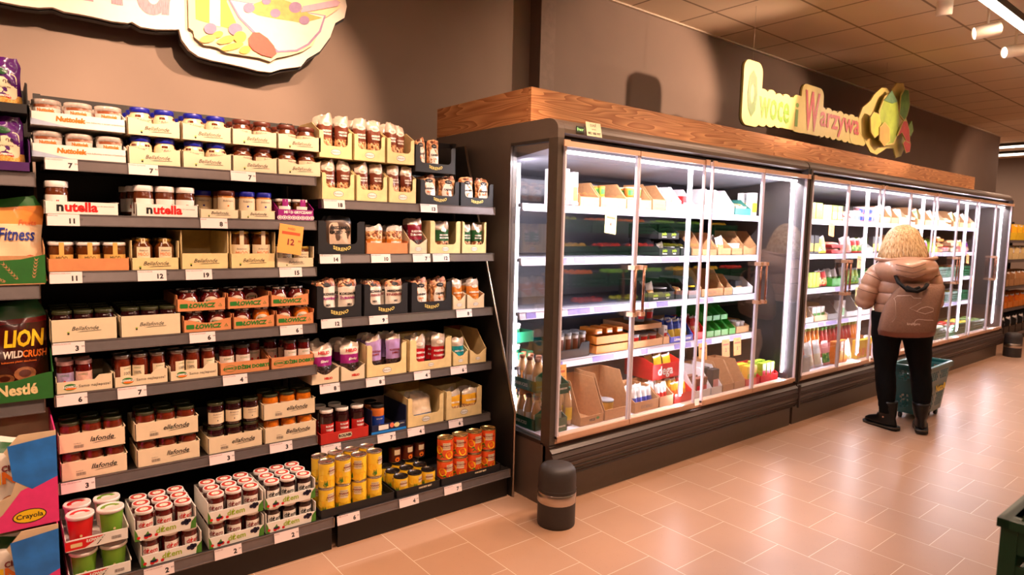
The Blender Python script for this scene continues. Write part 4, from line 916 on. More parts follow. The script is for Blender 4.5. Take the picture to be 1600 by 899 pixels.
def wheat(w_):
    def f(mb):
        mb.flat([(-w_ * .5, .004), (w_ * .5, .004), (w_ * .5, .105), (w_ * .2, .088), (-w_ * .5, .078)], -.0005, M('box_green', (40, 104, 40), .5))
        for (bx, ang, n, s) in ((.34, 8, 6, 1), (.2, -35, 6, 1), (.06, -60, 4, .8)):
            a = math.radians(ang)
            for j in range(n):
                for sd in (-1, 1):
                    cx = w_ * bx + math.sin(a) * (.02 + .012 * j) * s; cz = .004 + math.cos(a) * (.02 + .012 * j) * s
                    th = a + sd * .55; mb.flat([(cx + math.cos(th) * .003 * 1, cz - math.sin(th) * .003), (cx + math.sin(th) * .007, cz + math.cos(th) * .007), (cx + math.sin(th) * .014, cz + math.cos(th) * .014), (cx - math.cos(th) * .003, cz + math.sin(th) * .003)], -.0009, kraft)
    return [decal(f)]
o = obj('display_box', tray(xb - xa, .32, .10, .13, .16, kraft, hc=.10), None, ((xa + xb) / 2, 2.79, 1.211)); prop(o, 'brown box with a green wheat print at the left photo edge', 'box')
for nm, me in wheat(xb - xa): obj(nm, me, o)
for r in range(2): inst(FT, 'cereal_bag', f'orange and green fruit cereal bag, {["front", "back"][r]} one in the wheat-print box', 'bag', (xb - .130, 2.862 + .1 * r, 1.216), 0, 'fruit cereal bags', rot=(math.radians(-3), 0, 0))
LN = bigbag(.27, .34, .09, [(0, M('bag_choco', (64, 14, 10), .25, coat=.8, noise=.4, scale=10)), (.80, M('bag_maroon', (120, 14, 20), .25, coat=.8)), (.86, greenb)],
            [('LION', .085, yellowp, (.060, .215), dict(shear=.15, bold=.003, sx=.58)), ('WILD', .036, whiteb, (.028, .158), dict(shear=.15, bold=.0012, sx=.62)), ('CRUSH', .036, orange, (.090, .158), dict(shear=.15, bold=.0012, sx=.62)), ('kakaowe płatki zbożowe', .010, orange, (.045, .132), {})],
            [(ell(.06, .085, .032, .026, 14), M('cereal_brown', (150, 90, 50), .5, noise=.4, scale=60)), (ell(.06, .087, .018, .014, 12), lidbrown), (ell(.0, .07, .03, .02, 14), M('cereal_brown', (150, 90, 50), .5)), (ell(.002, .072, .016, .011, 12), lidbrown)], 6)
xa, xb = XP(-70, .80, 2.80), XP(85, .80, 2.80)
o = obj('display_box', tray(xb - xa, .32, .072, .12, .16, M('box_green', (40, 104, 40), .5), front='wave', hc=.095), None, ((xa + xb) / 2, 2.785, .801)); prop(o, 'green cereal box lettered in cream at the left photo edge', 'box')
for nm, me in [logo_text('Nestlé', .052, cream, at=((xb - xa) * .5 - .105, .040), bold=.002, sx=.82)]: obj(nm, me, o)
for r in range(2): inst(LN, 'cereal_bag', f'dark brown cereal bag with yellow lettering, {["front", "back"][r]} one in the green box', 'bag', (xb - .140, 2.872 + .1 * r, .806), 0, 'dark cereal bags', rot=(math.radians(-3), 0, 0), scale=(1, 1, .95))
# pink and blue printed boxes of white cereal bags below
pinkp = M('print_pink', (236, 60, 130), .45, noise=.05); azure = M('print_azure2', (40, 120, 210), .45, noise=.25, scale=12); craycream = M('print_sand', (214, 190, 156), .5, noise=.2, scale=8)
CM = bigbag(.25, .30, .09, [(0, whiteb), (.84, greenb), (.93, whiteb)], [('CINI', .026, inkdred, (0, .205), dict(bold=.001)), ('M', .055, green, (-.075, .172), dict(bold=.003)), ('I', .055, yellowp, (-.035, .172), dict(bold=.003)), ('N', .055, orange, (-.005, .172), dict(bold=.003)), ('I', .055, redp, (.03, .172), dict(bold=.003)), ('S', .055, M('ink_sky', (60, 140, 210), .5), (.062, .172), dict(bold=.003))],
            [(ell(.0, .08, .035, .03, 14), M('cereal_cinnamon', (196, 130, 80), .5, noise=.4, scale=60)), (ell(.06, .10, .03, .026, 14), M('cereal_cinnamon', (196, 130, 80), .5))], 9)
def cray(w_, h):
    def g(mb):
        mb.flat([(w_ * .05, .0), (w_ * .5, .0), (w_ * .5, .17), (w_ * .30, .13), (w_ * .2, .06)], -.0005, pinkp)
        mb.flat([(w_ * .24, h * .9), (w_ * .5, h * .95), (w_ * .5, .16), (w_ * .36, .13), (w_ * .26, .17)], -.0007, azure)
        mb.flat([(-w_ * .5, 0), (w_ * .02, 0), (w_ * .12, .035), (-w_ * .5, .03)], -.0009, azure)
        mb.flat(ell(w_ * .34, .040, .046, .024, 20), -.0011, ink); mb.flat(ell(w_ * .34, .040, .043, .021, 20), -.0013, yellowp)
    return [decal(g), logo_text('Crayola', .023, ink, at=(w_ * .34, .040), y=-.0016, bold=.0004), logo_text('CZNYCH', .022, paper, at=(-w_ * .2, .014), bold=.0012, y=-.0016)]
for k, (pya, pyb, pxr, Yp, zz) in enumerate((('', '', 93, 2.60, .413), ('', '', 97, 2.585, .092))):
    xr = XP(pxr, zz, Yp); wd = .50; h = .318
    mb = MB(); x0, x1 = -wd / 2, wd / 2
    pts = [(x0, 0), (x1, 0), (x1, h), (x1 - .10, h), (x1 - .14, h - .05)] + [(x1 - .14 + .03 * math.sin(a * .9), h - .05 - a * .05) for a in (1, 2, 3)] + [(x1 - .2, .09), (x0, .07)]
    mb.prism(pts, 1, 0, .004, craycream)
    for xx in (x0, x1 - .004): mb.box((xx, .004, 0), (xx + .004, .34, h), pinkp if xx > 0 else craycream)
    mb.box((x0 + .004, .336, 0), (x1 - .004, .34, h), craycream); mb.box((x0 + .004, .004, 0), (x1 - .004, .336, .004), craycream)
    o = obj('display_box', mb, None, (xr - wd / 2, Yp, zz)); prop(o, f'pink and blue printed box with a yellow oval, {["upper", "lower"][k]} one at the left edge', 'box')
    for nm, me in cray(wd, h): obj(nm, me, o)
    for c in range(2):
        inst(CM, 'cereal_bag', f'white cereal bag with coloured letters, {["left", "right"][c]}, in the {["upper", "lower"][k]} pink box', 'bag', (xr - .125 - .235 * (1 - c), Yp + .06, zz + .008), 0, 'white cereal bags', rot=(math.radians(-2), 0, 0), scale=(.88, 1, .96))
inst(CM, 'cereal_bag', 'white cereal bag lying flat on the upper pink box', 'bag', (xr - .24, 2.64, .80), 0, 'white cereal bags', rot=(math.radians(-84), 0, math.radians(62)), scale=(.8, .8, .75))

# ------------------------------------------------------------------ refrigerated cabinets
def glass_mat(name, tint=(1, 1, 1), gl=.1, rough=.008):
    m = bpy.data.materials.new(name); m.use_nodes = True; nt = m.node_tree; nt.nodes.remove(nt.nodes['Principled BSDF'])
    out = nt.nodes['Material Output']; t = nt.nodes.new('ShaderNodeBsdfTransparent'); t.inputs[0].default_value = (*tint, 1)
    g = nt.nodes.new('ShaderNodeBsdfGlossy'); g.inputs['Roughness'].default_value = rough
    lw = nt.nodes.new('ShaderNodeLayerWeight'); lw.inputs[0].default_value = .5
    pw = nt.nodes.new('ShaderNodeMath'); pw.operation = 'POWER'; pw.inputs[1].default_value = 3.5; nt.links.new(lw.outputs['Facing'], pw.inputs[0])
    fr = nt.nodes.new('ShaderNodeMath'); fr.operation = 'MULTIPLY_ADD'; fr.inputs[1].default_value = .6; fr.inputs[2].default_value = gl * .35; nt.links.new(pw.outputs[0], fr.inputs[0])
    n = nt.nodes.new('ShaderNodeTexNoise'); n.inputs['Scale'].default_value = 1.5
    bp = nt.nodes.new('ShaderNodeBump'); bp.inputs['Strength'].default_value = .003; nt.links.new(n.outputs[0], bp.inputs['Height']); nt.links.new(bp.outputs[0], g.inputs['Normal'])
    mx = nt.nodes.new('ShaderNodeMixShader'); nt.links.new(fr.outputs[0], mx.inputs[0]); nt.links.new(t.outputs[0], mx.inputs[1]); nt.links.new(g.outputs[0], mx.inputs[2]); nt.links.new(mx.outputs[0], out.inputs[0])
    return m
glass = glass_mat('door_glass', (.96, .97, .97), .26)
acryl = M('acrylic_edge', (232, 224, 240), .15, coat=.8, noise=.1, scale=8, stretch=(1, 1, .1))
cabm = M('cabinet_taupe', (92, 80, 72), .42, noise=.03, coat=.15); cabd = M('cabinet_dark', (40, 34, 32), .5, noise=.05)
bump_m = M('bumper_plastic', (62, 50, 46), .35, noise=.1, scale=6, stretch=(.3, 1, 12)); beige = M('rail_beige', (220, 178, 150), .35, metal=.3, noise=.04)
inwhite = M('fridge_rail_white', (226, 222, 236), .35, noise=.03, scale=6); lilac = M('rail_lilac', (150, 138, 206), .35, noise=.03)
inback = M('fridge_back_grey', (120, 120, 130), .5, noise=.06, scale=5); inback2 = M('fridge_back_brown', (58, 44, 40), .55, noise=.1)
tubem = M('led_tube', (255, 244, 255), .4, noise=0, emit=9); stripm = M('led_strip', (255, 240, 248), .4, noise=0, emit=5)
COOL = (1, .90, .96)
FS = [1.585, 1.285, .985, .68]; FB = .365; YG = 2.37; YS = 2.71
def cabinet(xa, xb, nsec, label, end_left, end_right, warm=False):
    c = thing('refrigerated_cabinet', label, 'refrigerator', ((xa + xb) / 2, 2.9, 0), group='refrigerated cabinets'); cx, cy = (xa + xb) / 2, 2.9
    def sh(mb):
        mb.v = [(v[0] - cx, v[1] - cy, v[2]) for v in mb.v]; return mb
    def part(nm, mb, p=c, lab_=None): return obj(nm, sh(mb), p, label=lab_)
    arc = [(2.47 - .10 * math.sin(a), 1.90 + .10 * math.cos(a)) for a in [PI / 2 * k / 6 for k in range(7)]]
    can = MB().prism([(3.50, 2.0)] + [(2.46 - .085 * math.sin(a), 1.945 + .055 * math.cos(a)) for a in [PI / 2 * k / 6 for k in range(7)]] + [(2.378, 1.925), (2.47, 1.905), (3.50, 1.905)], 0, xa + (.0 if not end_left else .045), xb, cabm, False)
    part('canopy', can)
    part('back_wall', MB().box((xa + .04, 3.34, .3), (xb - .03, 3.40, 1.9), inback if not warm else inback2))
    part('base_pan', MB().box((xa + .04, 2.42, .32), (xb - .03, 3.34, .352), inwhite))
    part('kick_plate', MB().box((xa + .01, 2.396, 0), (xb - .01, 2.42, .15), M('kick_plate_grey', (86, 76, 66), .4, noise=.04)))
    # bumper with long grooves
    pr = [(2.42, .335), (2.385, .335)]
    for k in range(7):
        a = k / 6; y = 2.385 - .052 * math.sin(PI * (.12 + .8 * a)); zz = .325 - .165 * a; pr += [(y, zz), (y + .004, zz - .006), (y, zz - .012)]
    pr += [(2.39, .145), (2.42, .145)]
    part('bumper', MB().prism(pr, 0, xa, xb, bump_m))
    part('bumper_seam', MB().box((xb - .018, 2.326, .15), (xb + .0, 2.34, .325), bump_m)) if not end_right else None
    part('sill', MB().prism([(2.375, .336), (2.375, .35), (2.46, .356), (2.46, .336)], 0, xa + .04, xb - .03, beige))
    for k, (f, xx) in enumerate(((end_left, xa), (end_right, xb))):
        x0, x1 = (xx, xx + .042) if k == 0 else (xx - .042, xx)
        if k == 1 and not end_right: x0, x1 = xx - .030, xx + .0
        if k == 0 and not end_left: x0, x1 = xx + .002, xx + .030
        if f and k == 0:
            part('side_panel', MB().box((x0, 2.745, .0), (x1, 3.50, 2.0), cabm))
            top = [(2.745, 2.0)] + [(2.46 - .085 * math.sin(a), 1.945 + .055 * math.cos(a)) for a in [PI / 2 * j / 6 for j in range(7)]] + [(2.375, 1.90), (2.745, 1.90)]
            part('side_top', MB().prism(top, 0, x0, x1 + .002, cabm))
            part('corner_post', MB().box((x0, 2.372, .335), (x1 - .004, 2.44, 1.899), M('post_bronze', (72, 62, 54), .4)))
            part('side_bottom', MB().box((x0, 2.40, .0), (x1, 2.745, .325), cabm))
            part('side_frame', MB().box((x0 - .001, 2.44, .325), (x1 - .01, 2.745, .345), cabd).box((x0 - .001, 2.44, 1.885), (x1 - .01, 2.745, 1.9), cabd))
            gp = MB().box((x0 + .012, 2.44, .345), (x0 + .017, 2.745, 1.885), glass); part('side_glass', gp)
        else:
            m = cabd
            part('end_post', MB().box((x0, 2.362, .335), (x1, 2.44, 1.93), M('post_bronze', (104, 88, 76)) if k == 0 else m))
            part('end_wall', MB().box((x0, 2.44, .0), (x1, 3.50, 2.0 if f else 1.9), m)) if not (k == 0) else None
    part('canopy_slot', MB().box((xa + .045, 2.41, 1.888), (xb - .035, 2.47, 1.906), M('slot_black', (12, 12, 12), .6)))
    part('top_lamp', MB().box((xa + .06, 2.43, 1.838), (xb - .05, 2.465, 1.852), stripm), lab_='white lamp strip')
    # inner ceiling
    part('inner_ceiling', MB().prism([(2.47, 1.86), (2.47, 1.888), (3.34, 1.888), (3.34, 1.80), (3.0, 1.80)], 0, xa + .045, xb - .035, inback))
    # shelves
    for z in FS:
        s = MB().box((xa + .05, YS + .012, z - .022), (xb - .04, 3.33, z - .002), inback); so = part('shelf', s)
        r = MB(); rail_prism(r, xa + .055, xb - .045, YS, z, .042, inwhite); obj('price_rail', sh(r), so)
        st = MB(); x = xa + .1
        while x < xb - .3:
            l = RND.uniform(.06, .22)
            if RND.random() < .6:
                col = lilac; st.prism([(YS - .0035, z - .004), (YS - .0045, z - .004), (YS - .0125, z - .040), (YS - .0115, z - .040)], 0, x, x + l, col)
            x += l + RND.uniform(.02, .1)
        o2 = obj('rail_inserts', sh(st), so)
    # doors: two leaves per section
    sec = (xb - xa) / nsec
    for k in range(nsec):
        a, b = xa + sec * k + .04, xa + sec * (k + 1) - .035; mid = (a + b) / 2 + (-.03 if k == 0 and end_left else 0)
        for (l, r, hx) in ((a, mid - .003, mid - .035), (mid + .003, b, mid + .035)):
            d = part('door', MB().box((l + .010, 2.366, .37), (r - .010, 2.371, 1.858), glass))
            for nm, (e0, e1) in (('edge_strip', (l, l + .011)), ('edge_strip', (r - .011, r))):
                obj(nm, sh(MB().box((e0, 2.360, .365), (e1, 2.376, 1.86), acryl)), d)
            obj('top_rail', sh(MB().box((l, 2.352, 1.858), (r, 2.380, 1.884), beige)), d)
            obj('bottom_rail', sh(MB().box((l, 2.356, .352), (r, 2.378, .378), beige)), d)
            if True:
                hh = MB().tube([(hx, 2.325, .985), (hx, 2.325, 1.245)], .008, M('handle_bronze', (150, 104, 84), .25, metal=.8))
                for zz in (.985, 1.245): hh.box((hx - .017, 2.318, zz - .012), (hx + .017, 2.366, zz + .012), beige)
                obj('handle', sh(hh), d)
        for xx in (a, b): part('hinge_block', MB().box((xx - .02, 2.345, 1.856), (xx + .02, 2.352, 1.888), beige))
        # vertical lamps in an acrylic channel
        xt = b - .012
        tb = MB().box((xt - .006, 2.45, .42), (xt + .006, 2.462, 1.83), tubem); t_ = part('lamp_tube', tb, lab_='white vertical lamp tube')
        obj('lamp_holder', sh(MB().box((xt - .010, 2.462, .40), (xt + .010, 2.474, 1.835), acryl)), t_)
        lamp('tube_light', 'AREA', (xt, 2.448, 1.1), (xt - .6, 2.95, 1.1), 24, COOL, shape='RECTANGLE', size=.03, size_y=1.4)
        lamp('tube_light', 'AREA', ((a + b) / 2, 2.448, 1.836), ((a + b) / 2, 2.80, 1.0), 48, COOL, shape='RECTANGLE', size=sec * .94, size_y=.03)
    if end_left:
        tb = MB().box((xa + .05, 2.735, .42), (xa + .062, 2.75, 1.80), tubem); part('lamp_tube', tb, lab_='white vertical lamp tube')
        lamp('tube_light', 'AREA', (xa + .085, 2.742, 1.1), (xa + .6, 2.90, 1.1), 16, COOL, shape='RECTANGLE', size=.02, size_y=1.4)
    return c
cabinet(2.168, 4.668, 2, 'long dark refrigerated cabinet with glass doors, nearest the shelving', True, False)
cabinet(4.684, 9.722, 4, 'far run of glass-door refrigerated cabinet behind the shopper', False, True, warm=True)
# stickers on the canopy
st = obj('canopy_sticker', MB().box((-.055, -.0006, -.037), (.055, .0006, .037), M('sticker_cream', (214, 206, 170), .5)), None, (2.345, 2.3700, 1.962)); st.rotation_euler = (math.radians(-12), 0, 0)
st.location = (2.415, 2.3735, 1.962)
prop(st, 'cream service sticker with a phone number on the cabinet canopy', 'sticker')
for nm, me in (logo_text('cool', .026, ink, at=(-.004, .022), y=-.0012), logo_text('serwis', .012, ink, at=(0, 0), y=-.0012), logo_text('882 388 997', .018, ink, at=(0, -.022), bold=.0004, y=-.0012)): obj(nm, me, st)
st = obj('canopy_badge', MB().box((-.028, -.0006, -.016), (.028, .0006, .016), M('badge_green', (20, 36, 24), .4)), None, (2.318, 2.3735, 1.952)); st.rotation_euler = (math.radians(-6), 0, 0)
prop(st, 'small dark green badge at the near end of the canopy', 'badge'); obj('lettering', text('freor', .022, M('badge_mint', (150, 230, 150), .4, noise=0), bold=.0008, y=-.0012), st)
# thermometer read-out seen through the side glass
t = obj('thermometer_display', MB().box((-.06, -.015, -.022), (.06, .015, .022), M('display_case', (200, 196, 196), .4)), None, (2.36, 3.0, 1.775)); t.rotation_euler = (0, 0, -.5)
prop(t, 'thermometer display with red figures under the cabinet ceiling', 'display')
obj('screen', MB().box((-.03, -.017, -.015), (.055, -.0151, .015), M('screen_dark', (30, 8, 10), .2)), t)
obj('red_digits', text('5.1', .024, M('led_red', (255, 60, 60), .4, noise=0, emit=3), at=(.012, 0), y=-.018), t)

# wooden cladding above the cabinets
def wood_mat():
    m = bpy.data.materials.new('pine_board'); m.use_nodes = True; nt = m.node_tree; b = nt.nodes['Principled BSDF']; L = nt.links.new
    tc = nt.nodes.new('ShaderNodeTexCoord'); mp = nt.nodes.new('ShaderNodeMapping'); mp.inputs['Scale'].default_value = (.8, .8, 9)
    n1 = nt.nodes.new('ShaderNodeTexNoise'); n1.inputs['Scale'].default_value = 1.3; n1.inputs['Detail'].default_value = 1.2
    L(tc.outputs['Object'], mp.inputs[0]); L(mp.outputs[0], n1.inputs['Vector'])
    w_ = nt.nodes.new('ShaderNodeMath'); w_.operation = 'MULTIPLY'; w_.inputs[1].default_value = 17; L(n1.outputs[0], w_.inputs[0])
    s = nt.nodes.new('ShaderNodeMath'); s.operation = 'FRACT'; L(w_.outputs[0], s.inputs[0])
    n2 = nt.nodes.new('ShaderNodeTexNoise'); n2.inputs['Scale'].default_value = 60; mp2 = nt.nodes.new('ShaderNodeMapping'); mp2.inputs['Scale'].default_value = (.06, .06, 1)
    L(tc.outputs['Object'], mp2.inputs[0]); L(mp2.outputs[0], n2.inputs['Vector'])
    r = nt.nodes.new('ShaderNodeValToRGB'); r.color_ramp.elements[0].color = (*lin((186, 112, 60)), 1); r.color_ramp.elements[1].color = (*lin((242, 176, 116)), 1); L(s.outputs[0], r.inputs[0])
    v = nt.nodes.new('ShaderNodeTexVoronoi'); v.inputs['Scale'].default_value = 1.1; mp3 = nt.nodes.new('ShaderNodeMapping'); mp3.inputs['Scale'].default_value = (1.2, 1.2, 3); L(tc.outputs['Object'], mp3.inputs[0]); L(mp3.outputs[0], v.inputs['Vector'])
    r3 = nt.nodes.new('ShaderNodeValToRGB'); r3.color_ramp.elements[0].color = (.35, .25, .2, 1); r3.color_ramp.elements[1].color = (1, 1, 1, 1); r3.color_ramp.elements[0].position = .02; r3.color_ramp.elements[1].position = .1; L(v.outputs['Distance'], r3.inputs[0])
    x = nt.nodes.new('ShaderNodeMixRGB'); x.blend_type = 'MULTIPLY'; x.inputs[0].default_value = .3; L(r.outputs[0], x.inputs[1]); L(n2.outputs[0], x.inputs[2])
    x2 = nt.nodes.new('ShaderNodeMixRGB'); x2.blend_type = 'MULTIPLY'; x2.inputs[0].default_value = 1; L(x.outputs[0], x2.inputs[1]); L(r3.outputs[0], x2.inputs[2])
    L(x2.outputs[0], b.inputs['Base Color']); b.inputs['Roughness'].default_value = .5
    return m
wood = wood_mat()
WX = [2.172, 4.55, 7.1, 9.05]
for i in range(3):
    o = obj('wooden_board', MB().box((-(WX[i + 1] - WX[i]) / 2 + .001, 0, 0), ((WX[i + 1] - WX[i]) / 2 - .001, .022, .175), wood), None, ((WX[i] + WX[i + 1]) / 2, 2.592, 2.001))
    prop(o, f'brown stained wooden board on top of the cabinets, {["nearest", "middle", "farthest"][i]} of the three in a line', 'board', group='wooden cladding boards')
o = obj('wooden_board', MB().box((0, 0, 0), (.022, .885, .175), wood), None, (2.172, 2.616, 2.001)); prop(o, 'brown stained wooden board closing the near end above the cabinet', 'board', group='wooden cladding boards')

# bollards
def bollard(x, y, label):
    b = thing('bollard', label, 'bollard', (x, y, 0), group='corner bollards')
    rub = M('rubber_charcoal', (50, 45, 44), .55, noise=.06)
    obj('post', MB().lathe([(0, 0), (.092, 0), (.094, .01), (.094, .238), (.090, .275), (.078, .292), (.05, .300), (0, .302)], rub, 28), b)
    obj('steel_band', MB().lathe([(.0945, .118), (.096, .120), (.096, .168), (.0945, .170)], steel, 28), b)
    obj('ridge', MB().lathe([(.094, .180), (.0965, .184), (.094, .188)], rub, 28), b)
    return b
bollard(2.100, 2.232, 'black rubber corner post with a steel band at the near cabinet corner')
bollard(9.83, 2.26, 'black rubber corner post at the far end of the cabinets')

# ------------------------------------------------------------------ goods in the cabinets
TENS = ['', '', 'twenty', 'thirty', 'forty', 'fifty', 'sixty', 'seventy', 'eighty', 'ninety']
NUM = ['', 'first', 'second', 'third', 'fourth', 'fifth', 'sixth', 'seventh', 'eighth', 'ninth', 'tenth', 'eleventh', 'twelfth', 'thirteenth', 'fourteenth', 'fifteenth', 'sixteenth', 'seventeenth', 'eighteenth', 'nineteenth']
def ordw(n):
    if n < 20: return NUM[n]
    return TENS[n // 10] + ('-' + NUM[n % 10] if n % 10 else '').replace('--', '-') if n % 10 else TENS[n // 10][:-1] + 'ieth'
def cm(name, rgb, **k): return M('pack_' + name, rgb, k.pop('rough', .4), **k)
PC = {'white': cm('white', (238, 232, 232)), 'red': cm('red', (214, 30, 30)), 'green': cm('green', (60, 160, 60)), 'lime': cm('lime', (170, 206, 60)), 'yellow': cm('yellow', (246, 206, 50)),
      'orange': cm('orange', (240, 140, 50)), 'blue': cm('blue', (40, 70, 180)), 'pink': cm('pink', (240, 160, 160)), 'purple': cm('purple', (150, 60, 180)), 'black': cm('black', (30, 28, 30)),
      'teal': cm('teal', (60, 140, 130)), 'beige': cm('beige', (224, 190, 150)), 'kraft': kraft, 'grey': cm('grey', (150, 150, 156)), 'brown': cm('brown', (120, 66, 40)), 'dgreen': cm('dgreen', (14, 84, 56))}
foodm = ramp_mat('food_bits', 'voronoi', 70, [(.2, (150, 70, 30)), (.5, (226, 170, 90)), (.8, (240, 220, 170))], .4, coat=.5)
leafm = ramp_mat('salad_leaves', 'noise', 30, [(.35, (40, 90, 30)), (.5, (90, 150, 50)), (.65, (200, 210, 130))], .5, bump=.5)
_pp = {}
def pk_box(w_, h, d, body, panel, txt='', tcol=None):
    """bevelled retail box with a printed panel"""
    k = ('b', round(w_, 3), round(h, 3), d, body.name, panel.name, txt)
    if k in _pp: return _pp[k]
    r = min(.006, w_ * .1)
    mb = MB().prism(rrect(-w_ / 2, -d / 2, w_ / 2, d / 2, r, 2), 2, 0, h, body, False)
    p = MB().flat(rrect(-w_ * .4, h * .12, w_ * .4, h * .55, w_ * .08, 3), -d / 2 - .0008, panel)
    sub = []
    if txt: sub.append(('lettering', text(txt, min(h * .16, w_ * .3), tcol or ink, at=(0, h * .74), y=-d / 2 - .0012, bold=.0005)))
    _pp[k] = [['box_body', mb.mesh('box_body'), [('printed_panel', p.mesh('printed_panel'))] + sub]]; return _pp[k]
def pk_tub(r, h, body, lid, pr=None):
    k = ('t', round(r, 3), round(h, 3), body.name, lid.name, pr and pr.name)
    if k in _pp: return _pp[k]
    b = MB().lathe([(0, 0), (r * .85, 0), (r * .98, h * .88)], body, 16)
    l = MB().lathe([(r * .99, h * .86), (r * 1.04, h * .87), (r * 1.04, h * .97), (r * .95, h), (0, h * .985)], lid, 16)
    out = [['tub', b.mesh('tub')], ['lid', l.mesh('lid')]]
    if pr:
        m2 = MB(); m2.lathe([(r * .885, h * .2), (r * .965, h * .72)], pr, 10, a0=-PI / 2 - 1, a1=-PI / 2 + 1); out.append(['label', m2.mesh('label')])
    _pp[k] = out; return out
def pk_sachet(w_, h, d, main, win, seed=0, txt=''):
    k = ('s', round(w_, 3), round(h, 3), main.name, win.name, seed % 3, txt)
    if k in _pp: return _pp[k]
    _pp[k] = bag(w_, h, d, [(0, main), (.15, win), (.55, main), (.9, PC['white'])], texts=[(txt, h * .1, PC['white'], (0, h * .72), {})] if txt else [], seed=seed % 3, nx=6, nz=10)
    return _pp[k]
def pk_bottle(r, h, liquid, cap, labm):
    k = ('bt', r, h, liquid.name, cap.name)
    if k in _pp: return _pp[k]
    b = MB().lathe([(0, 0), (r * .9, 0), (r, .006), (r, h * .52), (r * .82, h * .66), (r * .5, h * .84), (r * .46, h * .9)], liquid, 16)
    c = MB().lathe([(r * .5, h * .9), (r * .56, h * .905), (r * .56, h * .99), (r * .5, h), (0, h)], cap, 16)
    l = MB(); l.lathe([(r + .0008, h * .12), (r + .0008, h * .46)], labm, 10, a0=-PI / 2 - 1.2, a1=-PI / 2 + 1.2)
    _pp[k] = [['bottle', b.mesh('bottle')], ['cap', c.mesh('cap')], ['label', l.mesh('label')]]; return _pp[k]
def pk_wrap(w_, h, d, base, food):
    """film-wrapped tray"""
    k = ('w', round(w_, 3), round(h, 3), base.name, food.name)
    if k in _pp: return _pp[k]
    b = MB().prism([(-w_ * .42, 0), (w_ * .42, 0), (w_ * .5, h * .5), (-w_ * .5, h * .5)], 1, -d / 2, d / 2, base)
    f = MB(); rings = []
    for j, (s, zz) in enumerate(((.98, .5), (.92, .75), (.7, .95), (.3, 1.0))): rings.append([(w_ / 2 * s * math.cos(a), d / 2 * s * math.sin(a), h * zz) for a in [2 * PI * q / 16 for q in range(16)]])
    f.loft(rings, food); _pp[k] = [['tray_base', b.mesh('tray_base')], ['contents', f.mesh('contents')]]; return _pp[k]
CNT = {}
def place(row, kind, proto, name, cat, x, y, z, desc, rz=0, group=None, rot=None):
    CNT[row] = CNT.get(row, 0) + 1
    return inst(proto, name, f'{desc}, {ordw(CNT[row])} of the {kind} on the {row}', cat, (x, y, z), rz, group or f'{kind} in the cabinets', rot)
def fcarton(row, x0, x1, z, Y, mat, hf, hb, d=.26, inner=None, front='flat', hc=None, desc=None, logo=None, rz=0):
    w_ = x1 - x0 - .004
    k = row + '#c'; CNT[k] = CNT.get(k, 0) + 1
    o = obj('display_carton', tray(w_, d, hf, hf if front == 'flat' else hc, hb, mat, front=front, hc=hc or hf, inner=inner), None, ((x0 + x1) / 2, Y, z + .002), rz)
    prop(o, f'{desc or mat.name.replace("pack_", "").replace("_", " ") + " display carton"}, {ordw(CNT[k])} carton on the {row}', 'carton', 'cartons in the cabinets')
    for nm, me in (logo(w_) if logo else []): obj(nm, me, o)
    return o
def frow(row, z, Y, items):
    for it in items:
        a, b, kind = it[0], it[1], it[2]; x0, x1 = XP(a, z, Y), XP(b, z, Y); o = it[3:]
        if x0 < 4.6: x1 = min(x1, 4.622)
        if kind != 'carton': x0 += .007; x1 -= .007
        xm, w_ = (x0 + x1) / 2, x1 - x0
        if kind == 'carton': fcarton(row, x0, x1, z, Y, *o[:3], **(o[3] if len(o) > 3 else {}))
        elif kind == 'boxes':   # o: proto colour, panel colour, n across, h, depth, txt
            body, pan, n, h, tx = o; p = w_ / n
            for r in range(2):
                for c in range(n): place(row, 'boxed packs', pk_box(p * .94, h, .05, PC[body], PC[pan], tx), 'food_box', 'box', x0 + p * (c + .5), Y + .035 + .075 * r, z + .007, f'{body} and {pan} box')
        elif kind == 'tubs':
            body, lid, n, h, lv = o[:5]; p = w_ / n; pr = PC[o[5]] if len(o) > 5 else None
            for l in range(lv):
                for r in range(2):
                    for c in range(n): place(row, 'tubs', pk_tub(p * .46, h, PC[body], PC[lid], pr), 'food_tub', 'tub', x0 + p * (c + .5), Y + .01 + p * .5 + p * 1.02 * r, z + .007 + (h + .001) * l, f'{lid}-lidded {body} tub')
        elif kind == 'sachets':
            body, win, n, h, tx = o; p = w_ / n
            for r in range(2):
                for c in range(n): place(row, 'pouches', pk_sachet(p * .9, h, .035, PC[body], win, c + r, tx), 'food_pouch', 'pouch', x0 + p * (c + .5), Y + .04 + .075 * r, z + .008, f'{body} pouch', rot=(math.radians(-9), 0, math.radians(RND.uniform(-4, 4))))
        elif kind == 'bottles':
            liq, cap, lb, n, h, rows = o; p = w_ / n
            for r in range(rows):
                for c in range(n): place(row, 'bottles', pk_bottle(p * .42, h, liq, PC[cap], PC[lb]), 'drink_bottle', 'bottle', x0 + p * (c + .5), Y + .02 + p * .5 + p * r, z + .007, f'{cap}-capped bottle')
        elif kind == 'wraps':
            base, food, n, h, lv = o; p = w_ / n
            for l in range(lv):
                for c in range(n): place(row, 'wrapped trays', pk_wrap(p * .94, h, .13, PC[base], food), 'wrapped_tray', 'food tray', x0 + p * (c + .5), Y + .08, z + .005 + (h + .001) * l, f'{base} film-wrapped tray')
YF = 2.728
K = kraft; W = PC['white']
def ktxt(s, c=None, size=.03): return lambda w_: [logo_text(s, min(size, w_ * .25), c or inkgrey, at=(0, .028))]
r = 'top shelf, near cabinet'; z = FS[0]
